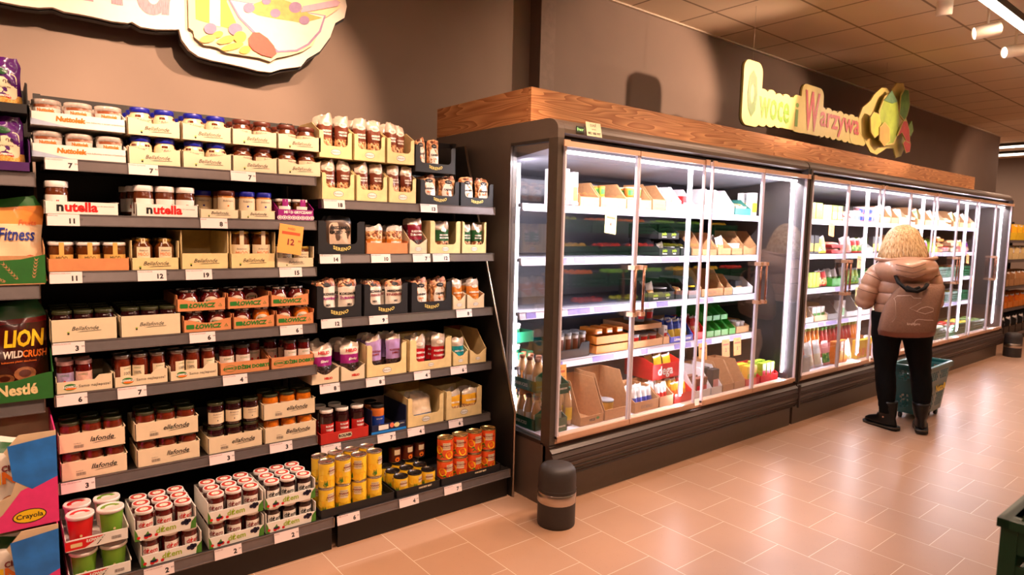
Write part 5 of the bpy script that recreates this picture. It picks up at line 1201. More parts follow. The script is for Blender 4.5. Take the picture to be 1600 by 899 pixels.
frow(r, z, YF, [(872, 893, 'boxes', 'white', 'pink', 1, .205, 'bio'), (894, 906, 'boxes', 'white', 'orange', 1, .19, ''),
    (902, 938, 'wraps', 'white', foodm, 1, .035, 1), (906, 937, 'carton', K, .055, .145), (938, 979, 'carton', K, .06, .15), (979, 1018, 'carton', K, .06, .155), (1019, 1040, 'carton', K, .07, .17),
    (1040, 1064, 'carton', W, .05, .17, dict(front='wave', hc=.07)), (1064, 1083, 'carton', W, .05, .16), (1084, 1117, 'carton', W, .055, .15, dict(front='flat', logo=None)),
    (1118, 1132, 'carton', W, .07, .18, dict(inner=K)), (1133, 1147, 'carton', W, .07, .18, dict(inner=K)), (1148, 1173, 'carton', PC['teal'], .05, .12, dict(inner=K)), (1174, 1190, 'boxes', 'white', 'yellow', 1, .17, 'o o')])
frow(r, z + .004, YF + .02, [(940, 950, 'tubs', 'lime', 'orange', 1, .06, 2, 'green'), (952, 974, 'tubs', 'orange', 'orange', 2, .05, 1, 'green'), (983, 1008, 'tubs', 'orange', 'beige', 2, .065, 2, 'green'),
    (1043, 1060, 'sachets', 'white', foodm, 1, .15, ''), (1067, 1079, 'boxes', 'red', 'white', 1, .10, ''), (1088, 1112, 'wraps', 'white', foodm, 1, .05, 1), (1150, 1170, 'wraps', 'beige', foodm, 1, .04, 2), (1216, 1230, 'wraps', 'white', foodm, 1, .06, 1), (1199, 1214, 'boxes', 'white', 'grey', 1, .055, '')])
fcarton(r, 2.236, 2.36, z, 2.90, K, .055, .19, front='wave', hc=.07); fcarton(r, 2.225, 2.385, z, 3.10 + .065, K, .05, .17, d=.15)
r = 'second shelf, near cabinet'; z = FS[1]
def pelo(w_): return [logo_text('pelo', .028, lime, at=(-w_ * .22, .034), bold=.001), logo_text('hummus', .014, paper, at=(-w_ * .22, .014), bold=.0006), logo_text('pelo', .028, lime, at=(w_ * .24, .034), bold=.001), logo_text('snack', .014, paper, at=(w_ * .24, .014), bold=.0006)]
frow(r, z, YF, [(1029, 1062, 'carton', PC['black'], .052, .11, dict(inner=PC['grey'], logo=pelo)), (1063, 1080, 'carton', PC['black'], .052, .12, dict(inner=PC['grey'])),
    (1081, 1096, 'carton', K, .045, .17), (1097, 1120, 'carton', K, .04, .16), (1121, 1142, 'carton', K, .05, .14), (1143, 1160, 'carton', K, .05, .13), (1161, 1190, 'carton', K, .05, .18, dict(front='wave', hc=.07))])
o = fcarton(r, XP(1029, z + .112, YF), XP(1062, z + .112, YF), z + .112, YF + .004, PC['black'], .04, .10, inner=PC['grey'], logo=pelo)
frow(r, z + .004, YF + .02, [(1032, 1046, 'sachets', 'white', foodm, 1, .08, ''), (1048, 1060, 'tubs', 'black', 'grey', 1, .05, 1), (1066, 1078, 'wraps', 'beige', foodm, 1, .05, 1), (1124, 1140, 'sachets', 'white', foodm, 1, .13, ''), (1145, 1158, 'boxes', 'white', 'beige', 1, .075, ''), (1196, 1206, 'boxes', 'grey', 'white', 1, .15, ''), (1207, 1238, 'wraps', 'grey', leafm, 2, .12, 1)])
r = 'third shelf, near cabinet'; z = FS[2]
frow(r, z, YF, [(1012, 1054, 'carton', PC['black'], .055, .13, dict(inner=PC['grey'], logo=pelo)), (1055, 1075, 'carton', PC['black'], .055, .13, dict(inner=PC['grey'])), (1076, 1095, 'carton', PC['grey'], .05, .14),
    (1096, 1130, 'carton', K, .055, .19, dict(logo=ktxt('BISTRO'))), (1131, 1144, 'carton', K, .055, .15), (1145, 1176, 'carton', W, .05, .12, dict(inner=PC['grey']))])
frow(r, z + .004, YF + .02, [(1016, 1030, 'sachets', 'white', foodm, 1, .11, ''), (1032, 1050, 'tubs', 'black', 'grey', 1, .07, 1), (1058, 1072, 'wraps', 'yellow', foodm, 1, .07, 1), (1079, 1092, 'tubs', 'black', 'yellow', 1, .07, 1), (1149, 1162, 'boxes', 'black', 'beige', 1, .09, ''), (1194, 1232, 'sachets', 'purple', leafm, 2, .18, '')])
r = 'fourth shelf, near cabinet'; z = FS[3]
latte = M('milky_coffee', (214, 168, 120), .15, coat=1, noise=.05); juice = M('juice_red', (170, 40, 40), .12, coat=1); juiceo = M('juice_orange', (240, 140, 40), .12, coat=1)
def sbx(w_): return [logo_text('STARBUCKS', min(.024, w_ * .12), paper, at=(w_ * .05, .028), bold=.0008)]
frow(r, z, YF, [(870, 921, 'carton', PC['black'], .05, .09, dict(front='step', hc=.085)), (931, 981, 'carton', PC['orange'], .048, .055), (988, 1035, 'carton', K, .045, .055), (1036, 1046, 'carton', K, .05, .09),
    (1047, 1083, 'carton', PC['blue'], .04, .15, dict(inner=K, logo=lambda w_: [logo_text('Lisner', .03, paper, at=(-w_ * .2, .02), shear=.2, bold=.001), logo_text('Lisner', .03, paper, at=(w_ * .26, .02), shear=.2, bold=.001)])),
    (1084, 1103, 'carton', PC['red'], .05, .14), (1104, 1115, 'carton', PC['green'], .045, .12, dict(inner=K)), (1116, 1126, 'carton', PC['green'], .045, .12, dict(inner=K)), (1127, 1138, 'carton', PC['green'], .045, .12, dict(inner=K)), (1139, 1149, 'carton', PC['green'], .045, .12, dict(inner=K)), (1150, 1170, 'carton', K, .05, .09)])
z2 = z + .058
for a, b, m_ in ((931, 981, PC['orange']),): fcarton(r, XP(a, z, YF), XP(b, z, YF), z2, YF, m_, .048, .055)
fcarton(r, XP(988, z, YF), XP(1035, z, YF), z + .115, YF + .01, K, .035, .045, desc='shallow kraft tray')
for a in (1104, 1116, 1128): fcarton(r, XP(a, z, YF) - .02, XP(a + 11, z, YF) - .02, z + .122, YF + .006, PC['green'], .035, .10, inner=K)
frow(r, z + .004, YF + .02, [(873, 921, 'tubs', 'white', 'grey', 4, .135, 1, 'brown'), (990, 1033, 'tubs', 'white', 'grey', 3, .07, 1, 'red'), (1037, 1045, 'boxes', 'white', 'red', 1, .11, 'SER'), (1050, 1081, 'sachets', 'blue', PC['yellow'], 3, .14, ''), (1086, 1101, 'sachets', 'red', foodm, 2, .15, ''), (1152, 1168, 'tubs', 'white', 'white', 2, .07, 1)])
frow(r, z + .156, YF + .03, [(1000, 1028, 'tubs', 'grey', 'beige', 2, .085, 1, 'red')])
for a in (934, 950, 966): place(r, 'boxed packs', pk_box(.055, .03, .15, PC['orange'], PC['white']), 'food_box', 'box', XP(a + 6, z, YF), YF + .1, z + .120, 'flat orange box')
# green coffee cartons seen through the side glass
XS_ = 2.235
for k in range(2):
    o = obj('display_carton', tray(.30, .16, .06, .06, .06, PC['dgreen']), None, (2.24, 3.0, z + .002 + .115 * k), -PI / 2 + .0)
    o.location = (2.225, 2.92, z + .003 + .118 * k); o.rotation_euler = (0, 0, -PI / 2)
    prop(o, f'dark green carton of coffee cups behind the side glass, {["lower", "upper"][k]} one', 'carton')
    for nm, me in sbx(.30): obj(nm, me, o)
    for c in range(3): place(r, 'tubs', pk_tub(.042, .10, PC['white'], PC['white'], PC['dgreen']), 'coffee_cup', 'cup', 2.28, 2.83 + .09 * c, z + .008 + .118 * k, 'white coffee cup with green print')
# bottom deck
r = 'bottom deck, near cabinet'; z = .352; YD = 2.47
frow(r, z, YD, [(866, 886, 'carton', PC['dgreen'], .075, .12, dict(inner=W, logo=sbx)), (906, 943, 'carton', K, .05, .24, dict(front='flat', logo=lambda w_: [decal(lambda mb: mb.flat(ell(w_ * .25, .03, .014, .008, 10), -.0008, green)), logo_text('VEGE', .02, ink, at=(0, .024), shear=.15, bold=.0008)])),
    (944, 984, 'carton', K, .06, .26, dict(hc=.06)), (991, 1029, 'carton', K, .065, .13, dict(logo=ktxt('DOBRO'))), (1030, 1052, 'carton', K, .065, .13), (1053, 1083, 'carton', PC['red'], .06, .12, dict(inner=K, logo=None)),
    (1086, 1110, 'carton', W, .05, .17, dict()), (1111, 1128, 'carton', W, .05, .18, dict(inner=K)), (1129, 1146, 'carton', K, .05, .2), (1147, 1164, 'carton', K, .05, .19), (1165, 1187, 'carton', PC['red'], .05, .10), (1188, 1215, 'carton', PC['red'], .05, .10)])
sbz = z + .21
o = fcarton(r, XP(864, z, YD), XP(886, z, YD), sbz, YD - .005, PC['dgreen'], .055, .10, inner=W, logo=sbx)
frow(r, z + .004, YD + .02, [(867, 885, 'bottles', latte, 'white', 'white', 2, .20, 3), (888, 903, 'bottles', latte, 'dgreen', 'yellow', 1, .21, 2), (947, 968, 'tubs', 'yellow', 'grey', 1, .09, 1), (994, 1027, 'sachets', 'white', PC['blue'], 4, .12, ''), (1032, 1050, 'sachets', 'white', PC['red'], 3, .12, ''),
    (1056, 1080, 'sachets', 'yellow', PC['orange'], 3, .11, ''), (1088, 1108, 'boxes', 'brown', 'red', 2, .11, ''), (1113, 1126, 'boxes', 'black', 'pink', 1, .15, ''), (1168, 1185, 'boxes', 'yellow', 'lime', 2, .12, ''), (1191, 1212, 'boxes', 'lime', 'red', 3, .12, '')])
o = obj('display_carton', tray(.28, .24, .10, .11, .135, PC['red'], inner=K), None, (XP(1042, .6, 2.60), 2.60, z + .135)); prop(o, 'red carton lettered in white standing above the pouches on the bottom deck', 'carton')
obj('printed_logo', text('dega', .085, paper, at=(-.01, .052), bold=.002), o)
frow(r, z + .140, 2.625, [(1028, 1058, 'sachets', 'yellow', PC['white'], 2, .13, '')])
frow(r, sbz + .006, YD + .012, [(866, 884, 'bottles', latte, 'white', 'white', 2, .18, 2)])
for k in range(2):
    o = obj('display_carton', tray(.30, .18, .06, .09, .12, PC['dgreen'], inner=PC['dgreen']), None, (2.225, 2.80, z + .003 + .20 * k), -PI / 2)
    o.location = (2.222, 2.70 if k == 0 else 2.70, z + .003 + .21 * k)
    prop(o, f'dark green carton of coffee bottles behind the side glass, {["lower", "upper"][k]} one', 'carton')
    for nm, me in sbx(.30): obj(nm, me, o)
    for c in range(4):
        for q in range(2): place(r, 'bottles', pk_bottle(.030, .175, latte, 'red' and PC['brown'], W), 'drink_bottle', 'bottle', 2.26 + .065 * q, 2.585 + .066 * c, z + .008 + .21 * k, 'brown-capped milky coffee bottle')
# offer sheets on the cabinet rails
for px, zz, pr, ds, cc in ((952, FS[0], '4', 'pale yellow offer sheet reading 4 on the near cabinet top rail', M('tag_yellow', (250, 226, 130), .5)), (822, FS[3], '7', 'orange offer sheet reading 7 behind the side glass', tagor), (872, FS[3], '2', 'orange offer sheet reading 2 beside the corner post', tagor),
                       (1095, FS[3], '2', 'orange offer sheet left of a pair on the near cabinet fourth rail', tagor), (1131, FS[3], '2', 'orange offer sheet, left of the adjoining pair, fourth rail', tagor), (1149, FS[3], '2', 'orange offer sheet, right of the adjoining pair, fourth rail', tagor), (1237, FS[2], '3', 'orange offer sheet at the right end of the near cabinet', tagor)):
    offer_sheet(px, 0, zz, 2.71, pr, ds, tilt=-6 if pr in '47' else 0, ww=.10, hh=.135, cm=cc)

# far cabinet: assorted goods shelf by shelf
def fill(row, z, Y, xa, xb, spec, hmax=.2):
    x = xa; i = 0
    while x < xb - .1:
        s = spec[i % len(spec)]; i += 1; w_ = s[0]; kind = s[1]
        if x + w_ > xb: w_ = xb - x
        x0, x1 = x, x + w_
        if kind == 'C':  # carton + content
            fcarton(row, x0, x1, z, Y, s[2], s[3], s[4]);
            if len(s) > 5: sub(row, x0 + .006, x1 - .006, z + .003, Y + .014, s[5])
        else: sub(row, x0, x1, z, Y, s[1:])
        x = x1 + RND.uniform(.003, .02)
def sub(row, x0, x1, z, Y, s):
    kind = s[0]; n = s[1]; p = (x1 - x0) / n
    for c in range(n):
        xx = x0 + p * (c + .5)
        if kind == 'tub':
            for l in range(s[5]): place(row, 'tubs', pk_tub(p * .46, s[4], PC[s[2]], PC[s[3]], PC[s[6]]), 'food_tub', 'tub', xx, Y + p * .5 + .01, z + .004 + (s[4] + .001) * l, f'{s[3]}-lidded {s[2]} tub')
        elif kind == 'box': place(row, 'boxed packs', pk_box(p * .94, s[4], .05, PC[s[2]], PC[s[3]]), 'food_box', 'box', xx, Y + .035, z + .004, f'{s[2]} and {s[3]} box')
        elif kind == 'bag': place(row, 'pouches', pk_sachet(p * .88, s[4], .04, PC[s[2]], s[3], c + int(xx * 7)), 'food_pouch', 'pouch', xx, Y + .04, z + .006, f'{s[2]} pouch', rot=(math.radians(-10), 0, math.radians(RND.uniform(-5, 5))))
        elif kind == 'bot': place(row, 'bottles', pk_bottle(.033, s[4], s[3], PC[s[2]], PC[s[5]]), 'drink_bottle', 'bottle', xx, Y + .05, z + .004, f'{s[2]}-capped bottle')
        elif kind == 'wrap':
            for l in range(s[5]): place(row, 'wrapped trays', pk_wrap(p * .94, s[4], .15, PC[s[2]], s[3]), 'wrapped_tray', 'food tray', xx, Y + .09, z + .004 + (s[4] + .001) * l, f'{s[2]} film-wrapped tray')
A, Bx = 4.74, 9.66
creamf = M('cheese_cream', (240, 222, 190), .4, noise=.1); meat = M('ham_pink', (226, 130, 110), .35, noise=.25, scale=40, coat=.5)
fill('top shelf, far cabinet', FS[0], YF, A, 6.9, [(.16, 'box', 2, 'white', 'blue', .10), (.30, 'tub', 3, 'pink', 'white', .07, 2, 'blue'), (.2, 'tub', 2, 'white', 'pink', .075, 2, 'grey'), (.24, 'box', 2, 'lime', 'yellow', .14), (.16, 'box', 1, 'beige', 'kraft', .13), (.2, 'box', 2, 'lime', 'white', .13), (.2, 'wrap', 1, 'pink', meat, .045, 2)])
fill('top shelf, far cabinet', FS[0], YF, 6.9, Bx, [(.2, 'C', K, .06, .17, ('bag', 1, 'white', leafm, .18)), (.18, 'C', K, .06, .18, ('bag', 1, 'white', foodm, .17)), (.22, 'C', PC['beige'], .07, .17, ('bag', 2, 'pink', foodm, .15)), (.25, 'wrap', 1, 'beige', foodm, .05, 2), (.2, 'C', K, .06, .19, ('bag', 1, 'green', leafm, .17))])
fill('second shelf, far cabinet', FS[1], YF, A, 6.9, [(.22, 'bag', 2, 'pink', meat, .15), (.2, 'bag', 2, 'red', leafm, .14), (.16, 'C', W, .05, .12, ('bag', 1, 'white', leafm, .15)), (.3, 'box', 3, 'black', 'yellow', .16), (.2, 'bag', 1, 'yellow', foodm, .15), (.24, 'wrap', 1, 'red', meat, .05, 2)])
fill('second shelf, far cabinet', FS[1], YF, 6.9, Bx, [(.16, 'C', PC['lime'], .06, .15), (.22, 'wrap', 1, 'orange', foodm, .06, 3), (.2, 'tub', 2, 'white', 'red', .06, 1, 'pink'), (.3, 'wrap', 1, 'beige', foodm, .07, 2), (.24, 'C', PC['pink'], .06, .14, ('bag', 2, 'orange', foodm, .14)), (.2, 'bag', 1, 'purple', foodm, .12)])
fill('third shelf, far cabinet', FS[2], YF, A, 6.9, [(.12, 'bag', 1, 'white', leafm, .17), (.26, 'bag', 3, 'lime', leafm, .15), (.3, 'C', W, .045, .07, ('box', 5, 'green', 'white', .12)), (.26, 'box', 4, 'lime', 'yellow', .13), (.2, 'bag', 2, 'red', foodm, .15), (.24, 'C', PC['green'], .07, .09, ('bag', 2, 'white', leafm, .15))])
crateg = M('crate_green', (20, 110, 70), .4, noise=.05)
def crate_mesh(w_, d, h, mat, bars=4, hole=.5):
    """ventilated folding crate: rails and slats"""
    mb = MB(); t = .012
    mb.box((-w_ / 2, -d / 2, 0), (w_ / 2, d / 2, .008), mat)
    for (a, b) in (((-w_ / 2, -d / 2), (w_ / 2, -d / 2 + t)), ((-w_ / 2, d / 2 - t), (w_ / 2, d / 2)), ((-w_ / 2, -d / 2), (-w_ / 2 + t, d / 2)), ((w_ / 2 - t, -d / 2), (w_ / 2, d / 2))):
        for k in range(bars):
            z0 = h * k / bars; z1 = z0 + h / bars * (.62 if k < bars - 1 else 1)
            mb.box((a[0], a[1], z0), (b[0], b[1], z1), mat)
    for sx in (-1, 1):
        for sy in (-1, 1): mb.box((sx * (w_ / 2 - .012) - .014, sy * (d / 2 - .012) - .014, 0), (sx * (w_ / 2 - .012) + .014, sy * (d / 2 - .012) + .014, h), mat)
    for k in range(1, 6):
        x = -w_ / 2 + w_ * k / 6
        mb.box((x - .005, -d / 2 + .001, 0), (x + .005, -d / 2 + t - .001, h), mat); mb.box((x - .005, d / 2 - t + .001, 0), (x + .005, d / 2 - .001, h), mat)
    mb.box((-w_ / 2 - .008, -d / 2 - .008, h - .018), (w_ / 2 + .008, -d / 2 + t, h), mat); mb.box((-w_ / 2 - .008, d / 2 - t, h - .018), (w_ / 2 + .008, d / 2 + .008, h), mat)
    mb.box((-w_ / 2 - .008, -d / 2 - .008, h - .018), (-w_ / 2 + t, d / 2 + .008, h), mat); mb.box((w_ / 2 - t, -d / 2 - .008, h - .018), (w_ / 2 + .008, d / 2 + .008, h), mat)
    return mb
CR = crate_mesh(.38, .28, .12, crateg).mesh('crate')
veg = {'leafy greens': leafm, 'cauliflower': M('veg_white', (236, 230, 205), .6, noise=.15, scale=60, bump=.5), 'lemons': M('veg_lemon', (240, 210, 60), .4), 'peppers': M('veg_red', (200, 40, 30), .25, coat=.5), 'carrots': M('veg_orange', (236, 120, 40), .4)}
def lump(r, mat, seed, sq=1.0):
    R2 = random.Random(seed); mb = MB(); rings = []
    for j in range(1, 7):
        a = PI * j / 7; rings.append([(r * math.sin(a) * math.cos(t) * (1 + .12 * math.sin(3 * t + seed + j)), r * math.sin(a) * math.sin(t) * (1 + .12 * math.cos(2 * t + seed)), -r * sq * math.cos(a) + r * sq) for t in [2 * PI * q / 10 for q in range(10)]])
    mb.loft(rings, mat); return mb.mesh('vegetable')
VG = {k: [lump(.045, m, s, .85) for s in (1, 2, 3)] for k, m in veg.items()}
vi = 0
def veg_crates(row, z, Y, xs, kinds, n=6):
    global vi
    for q, x in enumerate(xs):
        o = obj('plastic_crate', CR, None, (x, Y + .155, z + .002)); prop(o, f'green plastic crate, {ordw(q + 1)} of the crates on the {row}', 'crate', 'green crates in the far cabinet')
        kd = kinds[q % len(kinds)]
        for c in range(n):
            v = obj('vegetable', VG[kd][c % 3], None, (x - .115 + .115 * (c % 3), Y + .08 + .1 * (c // 3), z + .055 + .006 * (c % 2)), RND.uniform(0, 6)); vi += 1
            prop(v, f'{kd}, {["front", "back"][c // 3]} {colname(c % 3, 3)} in the {ordw(q + 1)} crate, {row}', 'vegetable', 'vegetables in the far cabinet crates')
veg_crates('third shelf, far cabinet', FS[2], YF - .01, [7.1, 7.5, 7.9, 8.3, 8.7, 9.1, 9.46], ['leafy greens', 'carrots', 'cauliflower', 'peppers'])
fill('fourth shelf, far cabinet', FS[3], YF, A, 6.9, [(.2, 'C', PC['grey'], .05, .16), (.15, 'box', 1, 'white', 'green', .16), (.26, 'C', W, .05, .19), (.24, 'C', W, .045, .18, ('bag', 2, 'yellow', foodm, .13)), (.25, 'C', PC['beige'], .05, .15, ('box', 3, 'white', 'green', .12))])
veg_crates('fourth shelf, far cabinet', FS[3], YF - .01, [7.1, 7.5, 7.9, 8.3, 8.7, 9.1, 9.46], ['leafy greens', 'lemons', 'cauliflower', 'leafy greens'])
fill('bottom deck, far cabinet', .352, YD, A, 5.9, [(.2, 'wrap', 1, 'grey', meat, .05, 3), (.12, 'C', W, .12, .12), (.28, 'bag', 2, 'white', creamf, .22), (.14, 'bag', 1, 'pink', leafm, .2), (.24, 'box', 3, 'orange', 'yellow', .19), (.2, 'bag', 2, 'beige', foodm, .18)])
fill('rear of the deck, far cabinet', .352, YD + .2, 5.1, 6.5, [(.3, 'bot', 4, 'lime', juice, .28, 'red'), (.3, 'bot', 4, 'lime', juiceo, .28, 'orange'), (.3, 'bot', 4, 'green', juice, .27, 'pink')])
fill('bottom deck, far cabinet', .352, YD, 5.95, 7.0, [(.25, 'box', 3, 'yellow', 'orange', .16), (.3, 'C', K, .10, .14, ('bag', 2, 'yellow', leafm, .17))])
veg_crates('bottom deck, far cabinet', .352, YD, [7.25, 7.65, 8.05, 8.45, 8.85, 9.25], ['lemons', 'leafy greens', 'cauliflower', 'peppers'])
for k, (px, zz, pr, cc) in enumerate(((1297, FS[0], '5', tagor), (1341, FS[1], '3', tagor), (1338, FS[2], '6', M('tag_yellow', (250, 226, 130))), (1522, FS[0], '9', tagor), (1510, FS[1], '8', tagor), (1516, FS[2], '4', tagor))):
    offer_sheet(px, 0, zz, 2.71, pr, f'{["orange", "orange", "yellow", "orange", "orange", "orange"][k]} offer sheet on a far cabinet rail, {ordw(k + 1)} of six', tilt=-8, ww=.10, hh=.12, cm=cc)

# ------------------------------------------------------------------ signs
signpale = M('sign_board_cream', (216, 200, 116), .5, noise=.03); signedge = M('sign_edge', (70, 60, 20), .6)
signlime = M('sign_lime', (96, 142, 20), .5, noise=.1, scale=60); signred = M('sign_rose', (190, 60, 70), .5, noise=.25, scale=80, stretch=(8, 1, 1))
def board(mb, blobs, t, mat, y=0):
    for i_, (x0, z0, x1, z1, r) in enumerate(blobs): mb.prism(rrect(x0, z0, x1, z1, min(r, (x1 - x0) / 2.01, (z1 - z0) / 2.01), 7), 1, y + .00022 * i_, y + t - .0002 * i_, mat)
def at_sign(px, py, Y): p = PP(px, py, 1, Y); return p.x, p.z
YSG = 2.88
s = thing('hanging_sign', 'hanging cream sign with green and red lettering above the cabinets', 'sign', (4.55, YSG, 2.30))
def L(px, py): x, z = at_sign(px, py, YSG); return x - 4.55, z - 2.30
mb = MB()
BL = [((1160, 190), (1188, 95), .15)]
# letters: capital, then small ones, capital, then small ones (photo columns of the blobs: x0,y bottom,x1,y top)
def blob(xa, zb, xb, zt, r): return (xa, zb, xb, zt, r)
X0 = L(1162, 150)[0]
def col(px): return XP(px, 2.55, YSG) - 4.55
W1 = [(1161, 1190, 2.30, 2.80)] + [(a, b, 2.315 + .008 * i, 2.61 + .01 * (i % 2)) for i, (a, b) in enumerate(((1184, 1202), (1197, 1214), (1210, 1226), (1221, 1237), (1232, 1244), (1240, 1262)))]
W2 = [(1252, 1286, 2.335, 2.755), (1238, 1262, 2.33, 2.64), (1330, 1352, 2.34, 2.58), (1190, 1250, 2.34, 2.55)] + [(a, a + 13, 2.335 + .004 * (i % 2), 2.60 + .008 * (i % 2)) for i, a in enumerate(range(1280, 1344, 9))]
board(mb, [(col(a), zb - 2.30, col(b), zt - 2.30, .075) for (a, b, zb, zt) in W1 + W2], .018, signpale)
obj('sign_board', mb, s)
mb = MB(); board(mb, [(col(a) - .004, zb - 2.304, col(b) + .004, zt - 2.296, .077) for (a, b, zb, zt) in W1 + W2], .006, signedge, .018); obj('sign_edge', mb, s)
def letters(txt, pxa, pxb, zc, h, mat, nm, bold=.004):
    xa, xb = col(pxa), col(pxb)
    me = text(txt, 1.0, mat, bold=.07 if txt == 'O' else .03 if txt == 'W' else .016, y=0, at=(0, .0001 * len(txt)))
    xs = [v.co.x for v in me.vertices]; zs = [v.co.z for v in me.vertices]; x0, x1, z0, z1 = min(xs), max(xs), min(zs), max(zs)
    for v in me.vertices: v.co = (xa + (v.co.x - x0) / (x1 - x0) * (xb - xa), -.002, zc - h / 2 + (v.co.z - z0) / (z1 - z0) * h)
    obj(nm, me, s)
letters('O', 1168, 1183, .25, .36, M('sign_green', (66, 112, 10), .5, noise=.1), 'lettering'); letters('woce', 1187, 1234, .165, .17, signlime, 'lettering'); letters('i', 1243, 1248, .175, .20, signlime, 'lettering')
letters('W', 1257, 1280, .235, .34, signred, 'lettering'); letters('arzywa', 1282, 1343, .165, .19, signred, 'lettering')
for px, pyt in ((1179, 2.80), (1384, 2.78)):
    wx = XP(px, 2.85, YSG) - 4.55; obj('hanging_wire', MB().tube([(wx, .009, pyt - 2.30), (wx, .009, 3.22 - 2.30)], .0012, steel, 5), s)
# cut-out fruit and vegetables at the right end of the sign
def cut(name, pts, mat, y, t=.012, rim=None):
    P_ = [(col(px) if False else (PP(px, py, 1, YSG).x - 4.55), PP(px, py, 1, YSG).z - 2.30) for px, py in pts]
    mb = MB(); c = (sum(p[0] for p in P_) / len(P_), sum(p[1] for p in P_) / len(P_))
    if rim: mb.prism([(c[0] + (p[0] - c[0]) * 1.0, c[1] + (p[1] - c[1]) * 1.0) for p in P_], 1, y, y + t, rim); mb.flat([(c[0] + (p[0] - c[0]) * .93, c[1] + (p[1] - c[1]) * .95) for p in P_], y - .001, mat)
    else: mb.prism(P_, 1, y, y + t, mat)
    obj(name, mb, s)
backp = [(1343, 205), (1342, 185), (1348, 168), (1360, 158), (1366, 148), (1378, 137), (1386, 138), (1394, 150), (1394, 140), (1402, 130), (1412, 130), (1416, 150), (1414, 175), (1418, 195), (1416, 225), (1408, 244), (1400, 247), (1396, 232), (1385, 232), (1370, 242), (1360, 238), (1352, 222)]
cut('fruit_backing', backp, signpale, .0, .012)
cut('printed_cabbage', [(1367, 215), (1365, 175), (1374, 152), (1385, 144), (1394, 158), (1398, 185), (1396, 210), (1388, 226), (1376, 228)], M('cut_cabbage', (150, 176, 60), .5, noise=.25, scale=8), -.050, .012, signpale)
cut('printed_leaf', [(1372, 158), (1384, 143), (1393, 160), (1385, 163)], M('cut_leaf', (88, 130, 90), .5, noise=.2), -.058, .004)
cut('printed_apple', [(1349, 185), (1354, 176), (1362, 179), (1366, 192), (1364, 210), (1356, 217), (1350, 208)], M('cut_apple', (206, 206, 70), .5, noise=.15, scale=8), -.066, .010, signpale)
cut('printed_lettuce', [(1396, 180), (1399, 150), (1405, 140), (1411, 142), (1413, 165), (1409, 182), (1404, 190)], M('cut_lettuce', (92, 140, 50), .5, noise=.3, scale=10), -.055, .010, signpale)
cut('printed_pepper', [(1391, 213), (1400, 190), (1406, 190), (1410, 205), (1411, 225), (1405, 222), (1398, 208)], M('cut_pepper', (206, 60, 50), .5, noise=.15, scale=8), -.070, .010, signpale)
cut('printed_radish_leaf', [(1409, 200), (1415, 190), (1418, 205), (1413, 215)], M('cut_leaf2', (110, 150, 50), .5, noise=.2), -.060, .008)
cut('printed_orange', [(1362, 200), (1370, 192), (1378, 202), (1378, 222), (1369, 230), (1362, 220)], M('cut_orange', (226, 160, 80), .5, noise=.1, scale=8), -.076, .010, signpale)
cut('printed_radish', [(1400, 225), (1408, 214), (1413, 225), (1411, 238), (1405, 240)], M('cut_pepper', (206, 60, 50)), -.066, .008, signpale)

# big breakfast sign on the left wall
YBS = 3.50
bs = thing('wall_sign', 'white cut-out breakfast sign with a cereal bowl high on the left wall', 'sign', (.9, YBS, 2.6))
def Q(px, py, y=YBS): p = PP(px, py, 1, y); return p.x - .9, p.z - 2.6
signwhite = M('sign_white', (246, 232, 216), .5, noise=.02)
def cutp(name, pts, mat, y, t, rim=None, k=.95):
    P_ = [Q(*p) for p in pts]; mb = MB()
    mb.prism(P_, 1, y, y + t, mat)
    obj(name, mb, bs)
edge = [(-60, -160), (-60, -6), (0, 2), (30, 8), (60, 12), (82, 11), (100, 18), (125, 22), (150, 27), (175, 33), (200, 36), (206, 34), (220, 42), (245, 46), (268, 46), (280, 46), (284, 62), (296, 78), (310, 88), (330, 94), (355, 99), (382, 105), (404, 111), (424, 113), (440, 108), (470, 104), (480, 92), (500, 80), (516, 58), (524, 36), (538, 28), (542, 10), (538, -10), (520, -160)]
cutp('sign_board', edge, signwhite, 0, .03)
cutp('sign_shadow_board', [(x + 2, y + 3) for x, y in edge], M('sign_shadow_black', (16, 12, 10), .6), .03, .05)  # black offset copy of the board, stands in for its shadow
inner = [(291, -40), (293, 45), (300, 50), (302, 60), (316, 72), (330, 74), (338, 76), (352, 84), (378, 88), (404, 92), (420, 98), (430, 92), (450, 88), (470, 82), (486, 72), (496, 52), (505, 30), (528, 14), (528, 2), (505, -40)]
cutp('picture_board', inner, M('picture_cream', (244, 220, 170), .5, noise=.05, scale=8), -.025, .02)
def flatp(name, pts, mat, y=-.027):
    mb = MB(); mb.flat([Q(*p) for p in pts], y, mat); obj(name, mb, bs)
def eo(px, py, rx, ry, n=16, rot=0):
    c, s_ = math.cos(rot), math.sin(rot)
    return [(px + rx * math.cos(2 * PI * k / n) * c - ry * math.sin(2 * PI * k / n) * s_, py + rx * math.cos(2 * PI * k / n) * s_ + ry * math.sin(2 * PI * k / n) * c) for k in range(n)]
lav = M('print_lavender', (150, 120, 160), .5, noise=.1); straw = M('print_strawberry', (222, 70, 46), .5, noise=.15, scale=60); corn = M('print_corn', (240, 190, 50), .5, noise=.1, scale=40); flake = M('print_flake', (232, 170, 80), .5, noise=.15, scale=40)
milk = M('print_milk', (246, 228, 206), .5, noise=.03)
flatp('printed_flakes', [(302, -40), (304, 32), (330, 40), (372, 50), (352, 5), (352, -40)], corn, -.0275); flatp('printed_milk_stream', [(325, -40), (325, 42), (342, 44), (342, -40)], milk, -.029)
flatp('printed_bowl_line', [(354, 1), (506, 26), (498, 52), (480, 72), (462, 82), (430, 84), (395, 56), (370, 30)], lav, -.0285)
